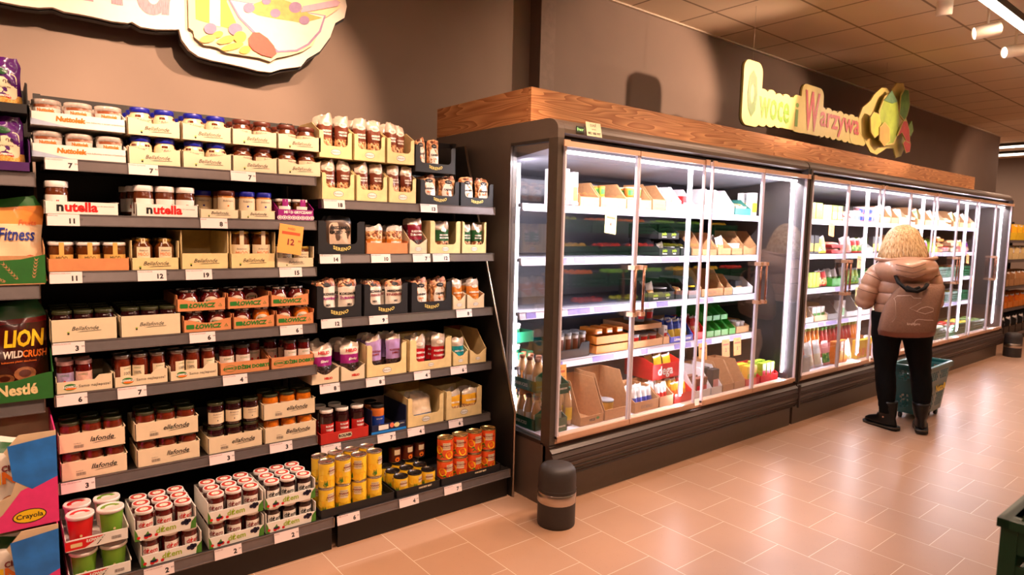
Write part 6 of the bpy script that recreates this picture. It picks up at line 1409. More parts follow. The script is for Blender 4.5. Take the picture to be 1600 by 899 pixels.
flatp('printed_bowl', [(358, 3), (503, 27), (495, 50), (477, 70), (460, 79), (432, 81), (398, 54), (373, 29)], milk, -.0295)
flatp('printed_cereal', [(384, 18), (395, 8), (412, 2), (440, 2), (462, 10), (480, 24), (500, 30), (470, 38), (430, 32), (400, 26)], flake, -.031)
for (x, y, r_) in ((386, 15, 9), (413, 4, 7), (427, 23, 8), (458, 14, 10), (472, 34, 8), (326, 47, 10), (365, 48, 11)): flatp('printed_berry', eo(x, y, r_, r_ * .85), lav, -.033)
flatp('printed_spoon', [(466, 22), (470, 12), (522, 2), (528, 6), (524, 12), (480, 20)], M('print_lilac', (206, 170, 190), .5), -.0325)
for (x, y, a, b, m_) in ((322, 63, 13, 6, flake), (352, 64, 12, 6, corn), (338, 56, 8, 5, corn), (372, 60, 10, 9, corn), (360, 75, 18, 5, corn), (380, 80, 9, 6, corn), (346, 66, 10, 5, flake)): flatp('printed_flake', eo(x, y, a, b, rot=-.25), m_, -.0332 - a * .00002 - b * .0001)
flatp('printed_strawberry', [(385, 62), (392, 53), (402, 53), (415, 62), (425, 74), (429, 86), (422, 92), (406, 88), (392, 80), (386, 72)], straw, -.0345)
pinkl = M('sign_pink_letters', (200, 130, 146), .5, noise=.25, scale=30, stretch=(6, 1, 1))
def ring(px, py, rx, ry, wd, a0, a1, n=16):
    o = [(px + rx * math.cos(a0 + (a1 - a0) * k / n), py + ry * math.sin(a0 + (a1 - a0) * k / n)) for k in range(n + 1)]
    return o + [(px + (rx - wd) * math.cos(a1 - (a1 - a0) * k / n), py + (ry - wd) * math.sin(a1 - (a1 - a0) * k / n)) for k in range(n + 1)]
mb = MB(); mb.flat([Q(*p) for p in ring(240, -12, 28, 36, 17, -.12, PI + .15)], -.002, pinkl); mb.flat([Q(*p) for p in [(252, 3), (265, 4), (264, 24), (252, 23)]], -.0022, pinkl)
obj('lettering', mb, bs)
for pts in ([(128, -30), (146, -30), (146, 3), (128, 0)], [(172, -30), (190, -30), (192, 9), (174, 6)]): flatp('lettering', pts, pinkl, -.002)
for pts in ([(98, -30), (112, -30), (112, -2), (98, -4)],): flatp('lettering', pts, pinkl, -.002)

# ------------------------------------------------------------------ track lights and ceiling luminaires
ledm = M('luminaire_led', (255, 236, 214), .4, noise=0, emit=7)
def luminaire(x0, x1, y, label, z=2.985, along='x', ww=.035):
    t = thing('linear_luminaire', label, 'ceiling light', ((x0 + x1) / 2, y, z), group='linear ceiling lights')
    h = (x1 - x0) / 2
    if along == 'x': a, b = (-h, -ww), (h, ww)
    else: a, b = (-ww, -h), (ww, h)
    obj('housing', MB().box((a[0], a[1], .012), (b[0], b[1], .06), M('track_black', (34, 28, 22), .5)), t)
    obj('diffuser', MB().box((a[0] + .004, a[1] + .004, 0), (b[0] - .004, b[1] - .004, .012), ledm), t)
    for s_ in (-.8, .8):
        p = (h * s_, 0, .06) if along == 'x' else (0, h * s_, .06)
        obj('suspension_rod', MB().tube([p, (p[0], p[1], CZ - z)], .003, steel, 6), t)
    return t
for i, (a, b) in enumerate(((-2.9, -.2), (.0, 3.0), (3.2, 6.2), (6.4, 9.4), (9.6, 12.6))): luminaire(a, b, 1.47, f'long linear ceiling light over the aisle, {ORD[i]} of the row')
for i, (a, b) in enumerate(((-1.4, 1.4), (2.6, 5.4), (6.6, 9.4), (11.1, 13.9))): luminaire(a, b, -2.2, f'long linear ceiling light over the next aisle, {ORD[i]} of the row')
tl = luminaire(2.6, 6.2, 14.62, 'bright ceiling light strip beyond the wall corner', z=3.15, along='y', ww=.10); tl.location = (14.62, 4.9, 3.15)
tl = luminaire(2.6, 6.2, 15.95, 'second bright ceiling light strip beyond the wall corner', z=3.15, along='y', ww=.14); tl.location = (15.95, 4.7, 3.15)
lamp('linear_light', 'AREA', (15.2, 4.2, 3.1), (15.2, 4.2, 0), 90, WARM2, shape='RECTANGLE', size=.3, size_y=3.0)
lampw = M('spot_white', (244, 226, 206), .35, noise=.02); lens = M('spot_lens', (255, 225, 190), .3, noise=0, emit=12)
for i, (x, y, z, t, pw, cone) in enumerate(SPOTS):
    d = (Vector(t) - Vector((x, y, z))).normalized()
    sp = thing('track_spotlight', f'white cylindrical track spotlight, {ordw(i + 1)} along the aisle ceiling', 'spotlight', (x, y, z), group='track spotlights')
    q = d.to_track_quat('-Z', 'Y').to_matrix()
    hd = MB().lathe([(.0, .17), (.043, .168), (.047, .16), (.047, .008), (.044, .004), (.040, .010)], lampw, 20)
    hd.v = [tuple(q @ Vector(v)) for v in hd.v]; obj('lamp_head', hd, sp)
    ln = MB().lathe([(.0, .012), (.040, .012)], lens, 18); ln.v = [tuple(q @ Vector(v)) for v in ln.v]; obj('lens', ln, sp)
    top = q @ Vector((0, 0, .09)); obj('bracket', MB().tube([tuple(top), (top.x, top.y, .14), (top.x, top.y, CZ - z - .02)], .009, lampw, 8), sp)
    obj('mounting_plate', MB().box((top.x - .05, top.y - .02, CZ - z - .022), (top.x + .05, top.y + .02, CZ - z - .001), lampw), sp)
for o in bpy.data.objects:
    if o.type == 'LIGHT' and o.data.type == 'SPOT':
        d = o.rotation_euler.to_matrix() @ Vector((0, 0, -1)); o.location = Vector(o.location) + d * .02

# ------------------------------------------------------------------ shelving beyond the cabinets
g = gondola(9.95, 13.3, [1.45, 1.16, .76, .43], 'far shelving unit past the end of the cabinets', ysh=2.80, ybase=2.62, zbase=.12, top=1.75)
nm = 0
for si, (zz, yf) in enumerate(((1.45, 2.80), (1.16, 2.80), (.76, 2.80), (.43, 2.80), (.12, 2.62))):
    x = 10.1
    while x < 13.1:
        w_ = RND.uniform(.22, .34); m_ = [PC['yellow'], cream, kraft, PC['orange'], PC['black']][si]; nm += 1
        hh = [.24, .2, .22, .2, .24][si]
        o = obj('display_box', tray(w_ - .01, .26, hh * .45, hh * .8, hh, m_, hc=hh * .45), None, (x + w_ / 2, yf + .01, zz + .002)); prop(o, f'{["yellow", "cream", "brown", "orange", "black"][si]} display box, {ordw(nm)} on the far shelving past the cabinets', 'box', 'boxes on the far shelving')
        for c in range(2): inst(pk_sachet(w_ * .46, hh * .9, .06, [PC['orange'], PC['white'], PC['beige'], PC['red'], PC['grey']][si], foodm, c), 'food_pouch', f'pouch, {["left", "right"][c]}, in the {ordw(nm)} box of the far shelving', 'pouch', (x + w_ * (.27 + .46 * c), yf + .08, zz + .008), 0, 'pouches on the far shelving')
        x += w_ + .02

# ------------------------------------------------------------------ the shopper
PX, PY_, RZ = 5.28, 1.84, math.radians(-60)
person = thing('person', 'person with blond hair in a beige puffer jacket and black trousers facing the cabinets', 'person', (PX, PY_, 0), RZ, rot=(0, -.062, RZ))
skin = M('skin', (214, 160, 132), .5, noise=.04, scale=40)
def skin_body():
    V, Ed, Rr = [], [], []
    def v(p, r, prev=None):
        V.append(p); Rr.append(r)
        if prev is not None: Ed.append((prev, len(V) - 1))
        return len(V) - 1
    pel = v((0, 0, .84), .12); wa = v((0, .0, 1.0), .105, pel); ch = v((0, .0, 1.14), .12, wa); nk = v((0, .0, 1.27), .05, ch)
    hd0 = v((0, .01, 1.34), .055, nk); hd1 = v((0, .015, 1.40), .082, hd0); hd2 = v((0, .01, 1.46), .080, hd1); v((0, .0, 1.51), .05, hd2)
    def hand(w_, d, side, curl, prev):
        """palm and five separate bent fingers"""
        d = Vector(d).normalized(); s_ = Vector((side, 0, 0)); up = Vector((0, 0, 1))
        palm = v(tuple(Vector(w_) + d * .045), .026, prev); across = d.cross(up).normalized()
        for k, (off, ln) in enumerate(((-.027, .034), (-.009, .040), (.009, .037), (.026, .029))):
            b = v(tuple(Vector(w_) + d * .078 + across * off), .0085, palm)
            p = Vector(V[b]); dd = d.copy(); q = b
            for j in range(2):
                dd = (dd - up * curl * (.8 + .4 * j)).normalized(); p = p + dd * ln * (.75 - .12 * j); q = v(tuple(p), .0078 - .0012 * j, q)
        tb = v(tuple(Vector(w_) + d * .035 + across * side * -.030), .011, palm); t2 = v(tuple(Vector(V[tb]) + d * .028 + across * side * -.012 - up * .01), .0095, tb); v(tuple(Vector(V[t2]) + d * .022 - up * .014), .008, t2)
    for s_, el, wr, dr, cu in ((-1, (-.245, -.01, .99), (-.195, .22, 1.0), (.15, 1, .05), .35), (1, (.205, -.02, .97), (.185, .17, .905), (-.1, .8, -.5), .9)):
        sh = v((s_ * .135, 0, 1.205), .055, ch); e = v(el, .040, sh); w2 = v(wr, .027, e); hand(wr, dr, s_, cu, w2)
    for s_, kn, an in ((-1, (-.105, .02, .46), (-.105, -.015, .09)), (1, (.125, .03, .46), (.125, -.015, .09))):
        h_ = v((s_ * .085, 0, .80), .085, pel); k_ = v(kn, .052, h_); a_ = v(an, .036, k_); v((an[0], an[1] + .12, .035), .03, a_)
    me = bpy.data.meshes.new('body'); me.from_pydata(V, Ed, []); me.materials.append(skin)
    o = bpy.data.objects.new('body', me); COL.objects.link(o); o.parent = person
    m = o.modifiers.new('skin', 'SKIN'); m.use_smooth_shade = True
    for i, sv in enumerate(me.skin_vertices[0].data): sv.radius = (Rr[i], Rr[i]); sv.use_root = i == 0
    o.modifiers.new('sub', 'SUBSURF').levels = 1; o.modifiers['sub'].render_levels = 2
skin_body()
puff = M('puffer_beige', (186, 144, 120), .34, noise=.06, scale=30, coat=.25, bump=.15); jeans = M('trousers_black', (6, 5, 6), .8, noise=.1, spec=.15); bootm = M('boot_black', (9, 7, 7), .4, noise=.1, spec=.35)
def ring_e(c, a, b, n=28, tilt=(0, 0, 1), puffk=None):
    t = Vector(tilt).normalized(); u = t.cross(Vector((0, 1, 0)))
    u = (u if u.length > .1 else Vector((1, 0, 0))).normalized(); w_ = t.cross(u) * -1
    return [tuple(Vector(c) + u * a * math.cos(2 * PI * k / n) + w_ * b * math.sin(2 * PI * k / n)) for k in range(n)]
def puffy(path, radii, nseg, seam, mb, mat, n=24, depth=.12, seams=None):
    """quilted tube: path points, radii (a,b), seams every `seam` metres"""
    pts = [Vector(p) for p in path]; L_ = [0]
    for k in range(1, len(pts)): L_.append(L_[-1] + (pts[k] - pts[k - 1]).length)
    rings = []
    for q in range(nseg + 1):
        s_ = L_[-1] * q / nseg; k = max(i for i in range(len(pts) - 1) if L_[i] <= s_ + 1e-9) if s_ > 0 else 0
        t = (s_ - L_[k]) / max(1e-6, L_[k + 1] - L_[k]); c = pts[k].lerp(pts[k + 1], t)
        a = radii[k][0] * (1 - t) + radii[k + 1][0] * t; b = radii[k][1] * (1 - t) + radii[k + 1][1] * t
        ph = abs(math.sin(PI * s_ / seam)) ** .38; f = 1 - depth + depth * ph
        d0 = (pts[k + 1] - pts[k]).normalized(); d1 = (pts[min(k + 2, len(pts) - 1)] - pts[k]).normalized() if k + 2 < len(pts) else d0
        d = d0.lerp(d1, t * .5).normalized(); dm = (pts[k] - pts[max(k - 1, 0)])
        if k > 0: d = d.lerp(dm.normalized(), max(0, .5 - t) ).normalized()
        r_ = ring_e(c, a * f, b * f, n, tuple(d))
        if rings:
            best = min(range(n), key=lambda j: (Vector(r_[j]) - Vector(rings[-1][0])).length); r_ = r_[best:] + r_[:best]
            if (Vector(r_[1]) - Vector(rings[-1][1])).length > (Vector(r_[-1]) - Vector(rings[-1][1])).length: r_ = [r_[0]] + r_[1:][::-1]
        rings.append(r_)
        if q % 12 == 0 and 0 < q < nseg and seams is not None: seams.append([tuple(Vector(p) * 1.0) for p in r_] + [r_[0]])
    mb.loft(rings, mat)
SM = []
seamm = M('seam_brown', (104, 70, 56), .7)
mb = MB()
puffy([(0, 0, .79), (0, .0, .90), (0, -.005, 1.02), (0, -.01, 1.13), (0, -.01, 1.20), (0, -.005, 1.26), (0, 0, 1.31)], [(.180, .145), (.186, .150), (.190, .155), (.198, .150), (.175, .130), (.11, .10), (.085, .085)], 72, .0867, mb, puff, 32, .11, SM)
obj('jacket', mb, person)
for nm, pth, rad in (('sleeve', [(-.12, -.01, 1.22), (-.185, -.02, 1.165), (-.232, -.03, 1.06), (-.250, -.015, .985), (-.23, .09, .965), (-.195, .20, .995)], [(.07, .08), (.078, .084), (.072, .078), (.068, .072), (.058, .060), (.046, .046)]),
                     ('sleeve', [(.12, -.01, 1.22), (.170, -.02, 1.165), (.195, -.035, 1.06), (.200, -.03, .975), (.19, .06, .93), (.185, .16, .905)], [(.07, .08), (.072, .080), (.062, .074), (.058, .068), (.054, .056), (.044, .044)])):
    mb = MB(); puffy(pth, rad, 60, .085, mb, puff, 24, .17, SM); obj(nm, mb, person)
for r_ in SM: obj('seam', MB().tube(r_, .0026, seamm, 5), person)
# hood: folded puffy half bowl with chevron seams, collar roll
mb = MB(); rings = []
for j in range(13):
    t = j / 12; z = 1.30 - .205 * t; wd = [.165, .185, .196, .203, .205, .203, .197, .187, .172, .150, .122, .085, .04][j]; dp = [.12, .155, .18, .198, .21, .216, .217, .213, .203, .186, .160, .122, .07][j]
    rings.append([(wd * math.cos(a) + .008, -.055 - dp * math.sin(a) * (1 - .06 * abs(math.sin(9 * t + 3 * abs(math.cos(a))))) , z - .012 * math.cos(2 * a)) for a in [PI * k / 20 for k in range(21)]] + [(wd * math.cos(a) + .008, -.05, z) for a in [PI * (1 - k / 6) for k in range(1, 6)]][::1])
mb.loft(rings, puff); obj('hood', mb, person)
mb = MB(); mb.tube([(.190 * math.cos(a) + .008, -.05 - .135 * math.sin(a), 1.298 - .010 * math.sin(a)) for a in [PI * k / 16 for k in range(17)]], .014, puff, 10); obj('hood_edge', mb, person)
mb = MB(); rings = [ring_e((0, -.012, z), a, a * .95, 24) for z, a in ((1.25, .11), (1.29, .098), (1.325, .092), (1.35, .090), (1.352, .08), (1.30, .075))]; mb.loft(rings, puff); obj('collar', mb, person)
for sg in (-1, 1):
    pts = [(sg * (.0 + .03 * k) + .01, -.212 + .008 * k, 1.165 + .018 * k + 0 * j) for k in range(4) for j in (0,)]
for j in range(3):
    mb = MB(); mb.tube([(-.085, -.238 - .006 * j, 1.262 - .036 * j), (-.04, -.258 - .006 * j, 1.250 - .036 * j), (.012, -.264 - .005 * j, 1.236 - .036 * j), (.06, -.256 - .006 * j, 1.25 - .036 * j), (.10, -.234 - .006 * j, 1.265 - .036 * j)], .0022, M('seam_brown', (130, 88, 70), .7), 5); obj('seam', mb, person)
# trousers
def leg(path, radii):
    mb = MB(); rings = []
    n = 20; pts = [Vector(p) for p in path]
    for q in range(33):
        u = q / 32 * (len(pts) - 1); k = min(int(u), len(pts) - 2); t = u - k; t2 = t * t * (3 - 2 * t)
        c = pts[k].lerp(pts[k + 1], t); r = radii[k] * (1 - t2) + radii[k + 1] * t2
        wr = 1 + (.03 * math.sin(q * 2.1) if q > 24 or 14 < q < 20 else .008 * math.sin(q * 1.3))
        rings.append([(c.x + r * wr * math.cos(a), c.y + r * 1.02 * wr * math.sin(a), c.z) for a in [2 * PI * k2 / n for k2 in range(n)]])
    mb.loft(rings[::-1], jeans); return mb
obj('trouser_leg', leg([(-.088, -.005, .90), (-.100, -.01, .76), (-.108, .0, .60), (-.110, .012, .46), (-.106, -.01, .32), (-.104, -.018, .20), (-.102, -.02, .13)], [.118, .108, .088, .070, .068, .056, .050]), person)
obj('trouser_leg', leg([(.080, -.005, .90), (.088, -.01, .76), (.104, .005, .60), (.122, .025, .46), (.128, .0, .32), (.126, -.015, .20), (.124, -.02, .13)], [.118, .108, .088, .070, .068, .056, .050]), person)
obj('trouser_seat', MB().loft([ring_e((0, -.01, z), a, b, 24) for z, a, b in ((.70, .05, .08), (.74, .12, .115), (.79, .185, .130), (.86, .195, .135), (.93, .17, .12))], jeans), person)
# boots
def boot(x, y, yaw):
    b = MB(); c, s_ = math.cos(yaw), math.sin(yaw)
    def tr(p): return (x + p[0] * c - p[1] * s_, y + p[0] * s_ + p[1] * c, p[2])
    sole = [(.040, -.075), (.044, -.02), (.046, .05), (.050, .11), (.042, .165), (.018, .192), (-.012, .192), (-.040, .165), (-.048, .11), (-.042, .05), (-.040, -.02), (-.036, -.075), (-.018, -.092), (.022, -.092)]
    n = len(sole)
    rings = []
    for sc_, z in ((1.0, 0.0), (1.04, .006), (1.05, .030), (1.0, .034)): rings.append([tr((px * sc_, (py - .05) * sc_ + .05, z)) for px, py in sole])
    b.loft(rings, bootm)
    rings = []
    for z, wf, yb, yf in ((.034, .95, -.088, .186), (.055, .93, -.085, .182), (.075, .85, -.080, .150), (.095, .80, -.074, .085), (.12, 1.05, -.078, .055), (.16, 1.2, -.080, .050), (.20, 1.3, -.082, .050), (.222, 1.35, -.084, .052)):
        rings.append([tr((.044 * wf * math.cos(a), (yb + yf) / 2 + (yf - yb) / 2 * math.sin(a), z)) for a in [2 * PI * k / 20 for k in range(20)]])
    b.loft(rings, bootm)
    o = obj('boot', b, person)
    t = MB()
    for k in range(4): t.tube([tr((-.022, .075 - .014 * k, .085 + .022 * k)), tr((0, .085 - .014 * k, .090 + .022 * k)), tr((.022, .075 - .014 * k, .085 + .022 * k))], .0028, M('lace_black', (30, 26, 26), .6), 5)
    obj('laces', t, o)
    w2 = MB().loft([[tr((px * 1.055, (py - .05) * 1.055 + .05, z)) for px, py in sole] for z in (.024, .027)], M('welt', (120, 100, 70), .6)); obj('welt', w2, o)
boot(-.102, -.005, math.radians(42)); boot(.124, -.005, math.radians(-8))
# hair: bob made of many tapering locks over a shell
hairm = ramp_mat('blond_hair', 'noise', 9, [(.35, (176, 134, 90)), (.5, (226, 190, 140)), (.65, (250, 226, 184))], .45, stretch=(14, 14, 1.2), bump=.25)
mb = MB(); prof = [(1.262, .148), (1.29, .154), (1.33, .150), (1.38, .137), (1.43, .118), (1.475, .100), (1.51, .076), (1.535, .045), (1.545, .015)]
rings = []
for (z, a) in prof:
    rings.append([(a * math.cos(t) * (1 + .03 * math.sin(11 * t + z * 20)), (a * .92 if math.sin(t) < 0 else a * .80) * math.sin(t) * (1 + .03 * math.sin(9 * t)), z + (.018 * math.sin(5 * t) if z < 1.3 else 0) + (.10 * max(0, math.sin(t)) ** 2 if z < 1.36 else 0)) for t in [2 * PI * k / 40 for k in range(40)]])
mb.loft(rings, hairm)
R3 = random.Random(4)
for k in range(300):
    t0 = R3.uniform(PI * .9, PI * 2.1) if k % 4 else R3.uniform(0, 2 * PI)
    if .25 * PI < t0 % (2 * PI) < .75 * PI: continue
    sw = R3.uniform(-.3, .3) + .10; pts = []; rs = []
    zend = R3.uniform(1.232, 1.305)
    for j in range(9):
        u = j / 8; z = 1.540 - (1.540 - zend) * u
        a = next((a1 + (a2 - a1) * (z - z1) / (z2 - z1) for (z1, a1), (z2, a2) in zip(prof, prof[1:]) if z1 <= z <= z2), .142) + .001 + .007 * ((k * 7) % 5) / 5 * u
        if u > .85: a -= .012 * (k % 3 - .5)
        t = t0 + sw * u * u + .025 * math.sin(5 * u + k); pts.append((a * math.cos(t), a * .92 * math.sin(t), z)); rs.append((.0022 + .0052 * math.sin(PI * min(1, .12 + u * .88)) ** .7))
    mb.tube(pts, rs, hairm, 5)
obj('hair', mb, person)

# backpack worn on the back
canvas = M('canvas_taupe', (128, 92, 72), .8, noise=.12, scale=120, bump=.3); strapm = M('strap_black', (12, 9, 9), .7, spec=.2); lacew = M('print_thread', (206, 176, 160), .6)
bp = thing('backpack', 'brown canvas backpack with a thin pale line drawing, worn on the shopper\'s back', 'backpack', (PX, PY_, 0), RZ, rot=(0, -.062, RZ))
mb = MB(); rings = []
for z, xl_, xr_, d in ((.745, -.150, .120, .05), (.752, -.185, .150, .085), (.79, -.190, .158, .11), (.86, -.178, .170, .115), (.95, -.155, .185, .11), (1.02, -.120, .200, .095), (1.07, -.090, .212, .075), (1.10, -.065, .215, .05), (1.115, -.05, .205, .02)):
    cx, hw = (xl_ + xr_) / 2, (xr_ - xl_) / 2
    rings.append([(cx + hw * (abs(math.cos(a)) ** .45) * (1 if math.cos(a) >= 0 else -1), -.225 - d * (abs(math.sin(a)) ** .6) * (1 if math.sin(a) >= 0 else -1) * (1 + .03 * math.sin(5 * a + 30 * z)), z + .006 * math.sin(3 * a)) for a in [2 * PI * k / 32 for k in range(32)]][::-1])
mb.v = []; mb.loft(rings, canvas); o = obj('bag_body', mb, bp)
obj('bottom_panel', MB().loft([[(px_ * 1.01 + .0005, (py_ + .225) * 1.02 - .225, z_) for px_, py_, z_ in r_] for r_ in rings[:3]], M('leather_brown', (120, 70, 54), .5, noise=.1), cap=False), bp)
for pts in ([(-.085, -.20, 1.19), (-.075, -.285, 1.135), (-.03, -.325, 1.085), (.03, -.335, 1.075), (.075, -.32, 1.095), (.10, -.28, 1.12)], [(-.03, -.30, 1.105), (.01, -.32, 1.085), (.05, -.31, 1.10)]):
    obj('strap', MB().tube(pts, .013, strapm, 8), bp)
for s_ in (-1, 1): obj('shoulder_strap', MB().tube([(s_ * .10, -.17, 1.22), (s_ * .13, -.05, 1.285), (s_ * .145, .08, 1.22), (s_ * .15, .168, 1.08), (s_ * .16, .12, .9)], .012, strapm, 8), bp)
def bl(pts):
    out = []
    for px_, py_ in pts:
        x = (px_ - 1408) / 213; z = 1.445 - (py_ - 372) / 213; out.append((x, -.348 + .12 * abs(x - .03) ** 1.5 + .05 * max(0, z - .95), z))
    return out
def pxl(cx, cy): return 1340 + cx / 6.913, 410 + cy / 6.913
for line in ([(290, 600), (325, 550), (320, 380), (305, 355), (335, 325), (455, 320), (480, 348), (548, 350), (540, 395), (445, 455), (520, 490), (580, 510), (650, 485), (655, 455), (600, 435), (550, 450), (505, 485)], [(480, 620), (500, 575), (525, 565), (580, 572), (655, 575)]):
    obj('printed_line', MB().tube(bl([pxl(*p) for p in line]), .0016, lacew, 5), bp)
me = text('bergans', .026, lacew, shear=.1, bold=.0005); b0 = bl([pxl(480, 615)])[0]
me = text('kraftpro', .024, lacew, bold=.0005); obj('lettering', me, bp, (b0[0], b0[1] - .001, b0[2]))

# trolley basket
teal = M('basket_teal', (16, 82, 84), .35, noise=.04, coat=.2); tealg = M('basket_rim', (60, 116, 112), .3, coat=.2)
bk = thing('trolley_basket', 'dark teal wheeled shopping basket with yellow lettering beside the shopper', 'basket', (5.84, 1.92, 0), math.radians(2))
def bpt(sx, sy, t, side=0):  # t 0 bottom .. 1 top
    return (sx * (.215 + .055 * t) + .0 - .02 * (1 - t), sy * (.095 + .030 * t), .055 + .375 * t)
def panel(c0, c1, nu, nv, hole):
    mb = MB(); 
    for j in range(nv + 1):
        for i in range(nu + 1):
            u, t = i / nu, j / nv; a, b = bpt(*c0, t), bpt(*c1, t); mb.v.append(tuple(a[q] + (b[q] - a[q]) * u for q in range(3)))
    for j in range(nv):
        for i in range(nu):
            if not hole(i, j): mb.face([j * (nu + 1) + i, j * (nu + 1) + i + 1, (j + 1) * (nu + 1) + i + 1, (j + 1) * (nu + 1) + i], teal)
    return mb
def holes(nu, nv): return lambda i, j: (i + j) % 2 == 0 and 1 < i < nu - 2 and (2 <= j <= nv * .36 or nv * .66 <= j <= nv * .88) and abs(i - nu / 2) > 1.2
bb = MB()
for c0, c1, nu in (((-1, -1), (1, -1), 26), ((1, -1), (1, 1), 13), ((1, 1), (-1, 1), 26), ((-1, 1), (-1, -1), 13)):
    p = panel(c0, c1, nu, 20, holes(nu, 20)); o_ = len(bb.v); bb.v += p.v
    for f in p.f: bb.face([o_ + k for k in f], teal)
o_ = len(bb.v); bb.v += [bpt(-1, -1, 0), bpt(1, -1, 0), bpt(1, 1, 0), bpt(-1, 1, 0)]; bb.face([o_, o_ + 1, o_ + 2, o_ + 3], teal)
ob = obj('basket_body', bb, bk); md = ob.modifiers.new('wall', 'SOLIDIFY'); md.thickness = .004
rm = MB(); x1, y1, zt = .285, .140, .432
for (a, b) in (((-x1, -y1), (x1, -y1 + .022)), ((-x1, y1 - .022), (x1, y1)), ((-x1, -y1), (-x1 + .022, y1)), ((x1 - .022, -y1), (x1, y1))): rm.box((a[0], a[1], zt - .004), (b[0], b[1], zt + .012), tealg); rm.box((a[0] + (.0 if b[0] - a[0] > .1 else 0), a[1], zt - .030), (b[0] if b[1] - a[1] > .1 else b[0], a[1] + .004 if b[0] - a[0] > .1 else b[1], zt), teal)
obj('rim', rm, bk)
tn = text('Netto', .072, M('netto_yellow', (226, 200, 20), .5, noise=0), shear=.15, bold=.002, y=0); obj('lettering', tn, bk, (.045, -.119, .245)).rotation_euler = (math.radians(-4.6), 0, 0)
obj('emblem', MB().flat(ell(0, 0, .026, .026, 16), 0, M('netto_yellow', (226, 200, 20))), bk, (.165, -.1195, .25))
for sx in (-1, 1):
    for sy in (-1, 1):
        wm = MB().prism(ell(sx * .17 - .02, .024, .024, .024, 14), 1, sy * .075 - .01, sy * .075 + .01, M('wheel_black', (20, 20, 20), .5)); wh = obj('wheel', wm, bk)
        obj('caster_fork', MB().box((sx * .17 - .03, sy * .075 - .014, .03), (sx * .17 - .01, sy * .075 + .014, .056), teal), wh)
hx = -.26
obj('pull_handle', MB().tube([(hx, -.11, .40), (hx - .006, -.115, .60), (hx - .012, -.12, .86), (hx - .02, -.115, .885), (hx - .05, -.10, .895), (hx - .09, -.08, .895)], .0105, M('handle_black', (18, 18, 20), .4), 10), bk)

# ------------------------------------------------------------------ produce displays across the aisle
dgc = M('crate_dark_green', (10, 62, 40), .4, noise=.06)
CRB = crate_mesh(.60, .40, .20, dgc, bars=3).mesh('crate')
fr = {'apples': M('apple_red', (190, 44, 36), .25, coat=.5, noise=.3, scale=12), 'pears': M('pear_green', (170, 190, 60), .35, noise=.15), 'oranges': M('orange_fruit', (236, 130, 30), .4, noise=.08, bump=.2, scale=90), 'limes': M('lime_fruit', (90, 150, 40), .35), 'bananas': M('lemon_fruit', (240, 206, 60), .4)}
FRM = {k: lump(.042, m, 5 + i, .95) for i, (k, m) in enumerate(fr.items())}
def crate_of(x, y, z, kind, where, rz=0, tilt=0, cmesh=None, nxy=(5, 3), pitch=.105):
    o = obj('produce_crate', cmesh or CRB, None, (x, y, z), rz); o.rotation_euler = (tilt, 0, rz); prop(o, f'ventilated plastic crate of {kind}, {where}', 'crate')
    mt = Matrix.Translation((x, y, z)) @ o.rotation_euler.to_matrix().to_4x4()
    for i in range(nxy[0]):
        for j in range(nxy[1]):
            p = mt @ Vector(((i - (nxy[0] - 1) / 2) * pitch + RND.uniform(-.008, .008), (j - (nxy[1] - 1) / 2) * pitch + RND.uniform(-.008, .008), .115 + RND.uniform(0, .01)))
            f = obj('fruit', FRM[kind], None, p, RND.uniform(0, 6)); prop(f, f'one of the {kind} in the crate {where}', 'fruit', f'{kind} in the crate {where}')
isl = thing('produce_table', 'low dark produce table carrying green crates in the right foreground', 'table', (2.4, -.1, 0))
obj('table_top', MB().box((-.86, -.55, .66), (1.75, .45, .69), blackm), isl)
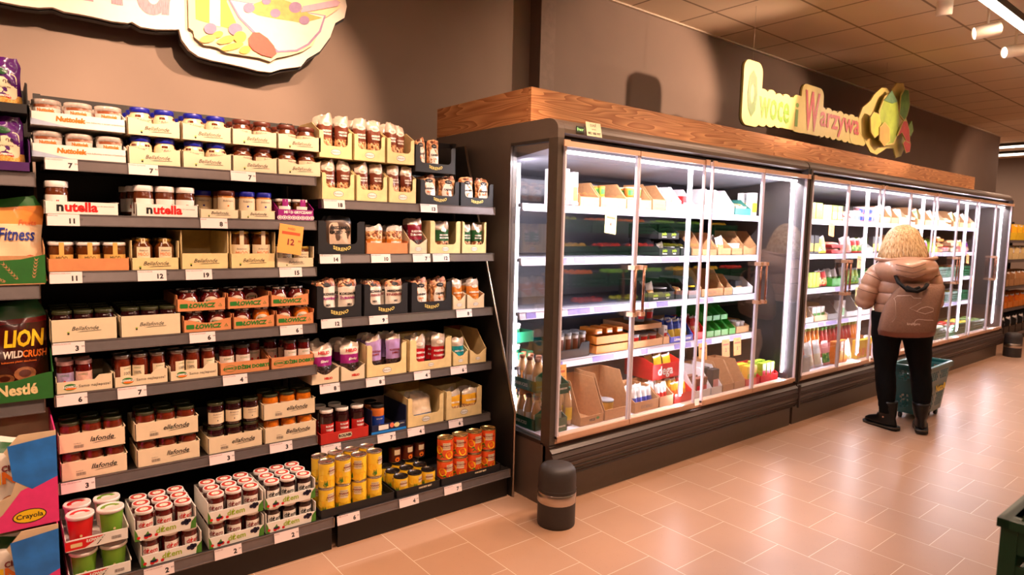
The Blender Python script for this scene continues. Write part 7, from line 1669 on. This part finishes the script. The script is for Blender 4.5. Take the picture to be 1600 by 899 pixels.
for sx in (-.82, 1.70):
    for sy in (-.5, .40): obj('leg', MB().box((sx - .02, sy - .02, 0), (sx + .02, sy + .02, .66), blackm), isl)
kk = list(fr)
for i in range(4):
    crate_of(1.54 + .31 + .625 * i, .145, .6915, kk[(i + 2) % 5], f'{ORD[i]} in the front row of the foreground table')
# tiered produce rack farther along, seen reflected in the glass doors
rack = thing('produce_rack', 'tall tiered produce rack across the aisle from the cabinets', 'rack', (6.75, -1.0, 0))
for i in range(5):
    z0 = .45 + .32 * i; y0 = .55 - .16 * i
    obj('rack_shelf', MB().box((-2.3, y0 - .42, z0 - .03), (2.3, y0, z0), blackm), rack)
obj('rack_frame', MB().box((-2.32, -.55, 0), (2.32, -.50, 2.1), blackm), rack)
for sx in (-2.31, 2.29): obj('rack_side', MB().prism([(.6, 0), (.6, .5), (-.1, 1.8), (-.5, 2.1), (-.5, 0)], 0, sx, sx + .02, blackm), rack)
redc = crate_mesh(.60, .40, .16, M('crate_red', (200, 20, 44), .4), bars=3).mesh('crate'); grc = crate_mesh(.60, .40, .16, dgc, bars=3).mesh('crate'); bluc = crate_mesh(.60, .40, .16, M('crate_blue', (30, 60, 150), .4), bars=3).mesh('crate')
for i in range(5):
    for j in range(7):
        c_ = redc if i == 4 else bluc if (i == 0 and j < 2) else grc
        crate_of(6.75 - 1.95 + .65 * j, -1.0 + .55 - .16 * i - .20, .452 + .32 * i, kk[(i * 2 + j // 2) % 5], f'{ORD[j]} on the {ORD[i]} tier of the produce rack', cmesh=c_, nxy=(4, 2))
gp = obj('green_wall_panel', MB().box((-.9, -.01, 0), (.9, .01, .75), ramp_mat('grass_print', 'noise', 9, [(.3, (4, 40, 8)), (.5, (20, 130, 30)), (.7, (150, 220, 110))], .5, stretch=(6, 1, .5))), None, (4.9, -1.62, 2.02)); prop(gp, 'green grass-print panel above the produce rack', 'panel')
for x in (4.4, 6.0, 7.6): lamp('spot_light', 'SPOT', (x, 1.2, 2.9), (x + .3, -1.1, 1.5), 900, WARM2, spot_size=math.radians(80), spot_blend=.6, shadow_soft_size=.05)  # added spots without fixtures, brighten the rack for the door reflections
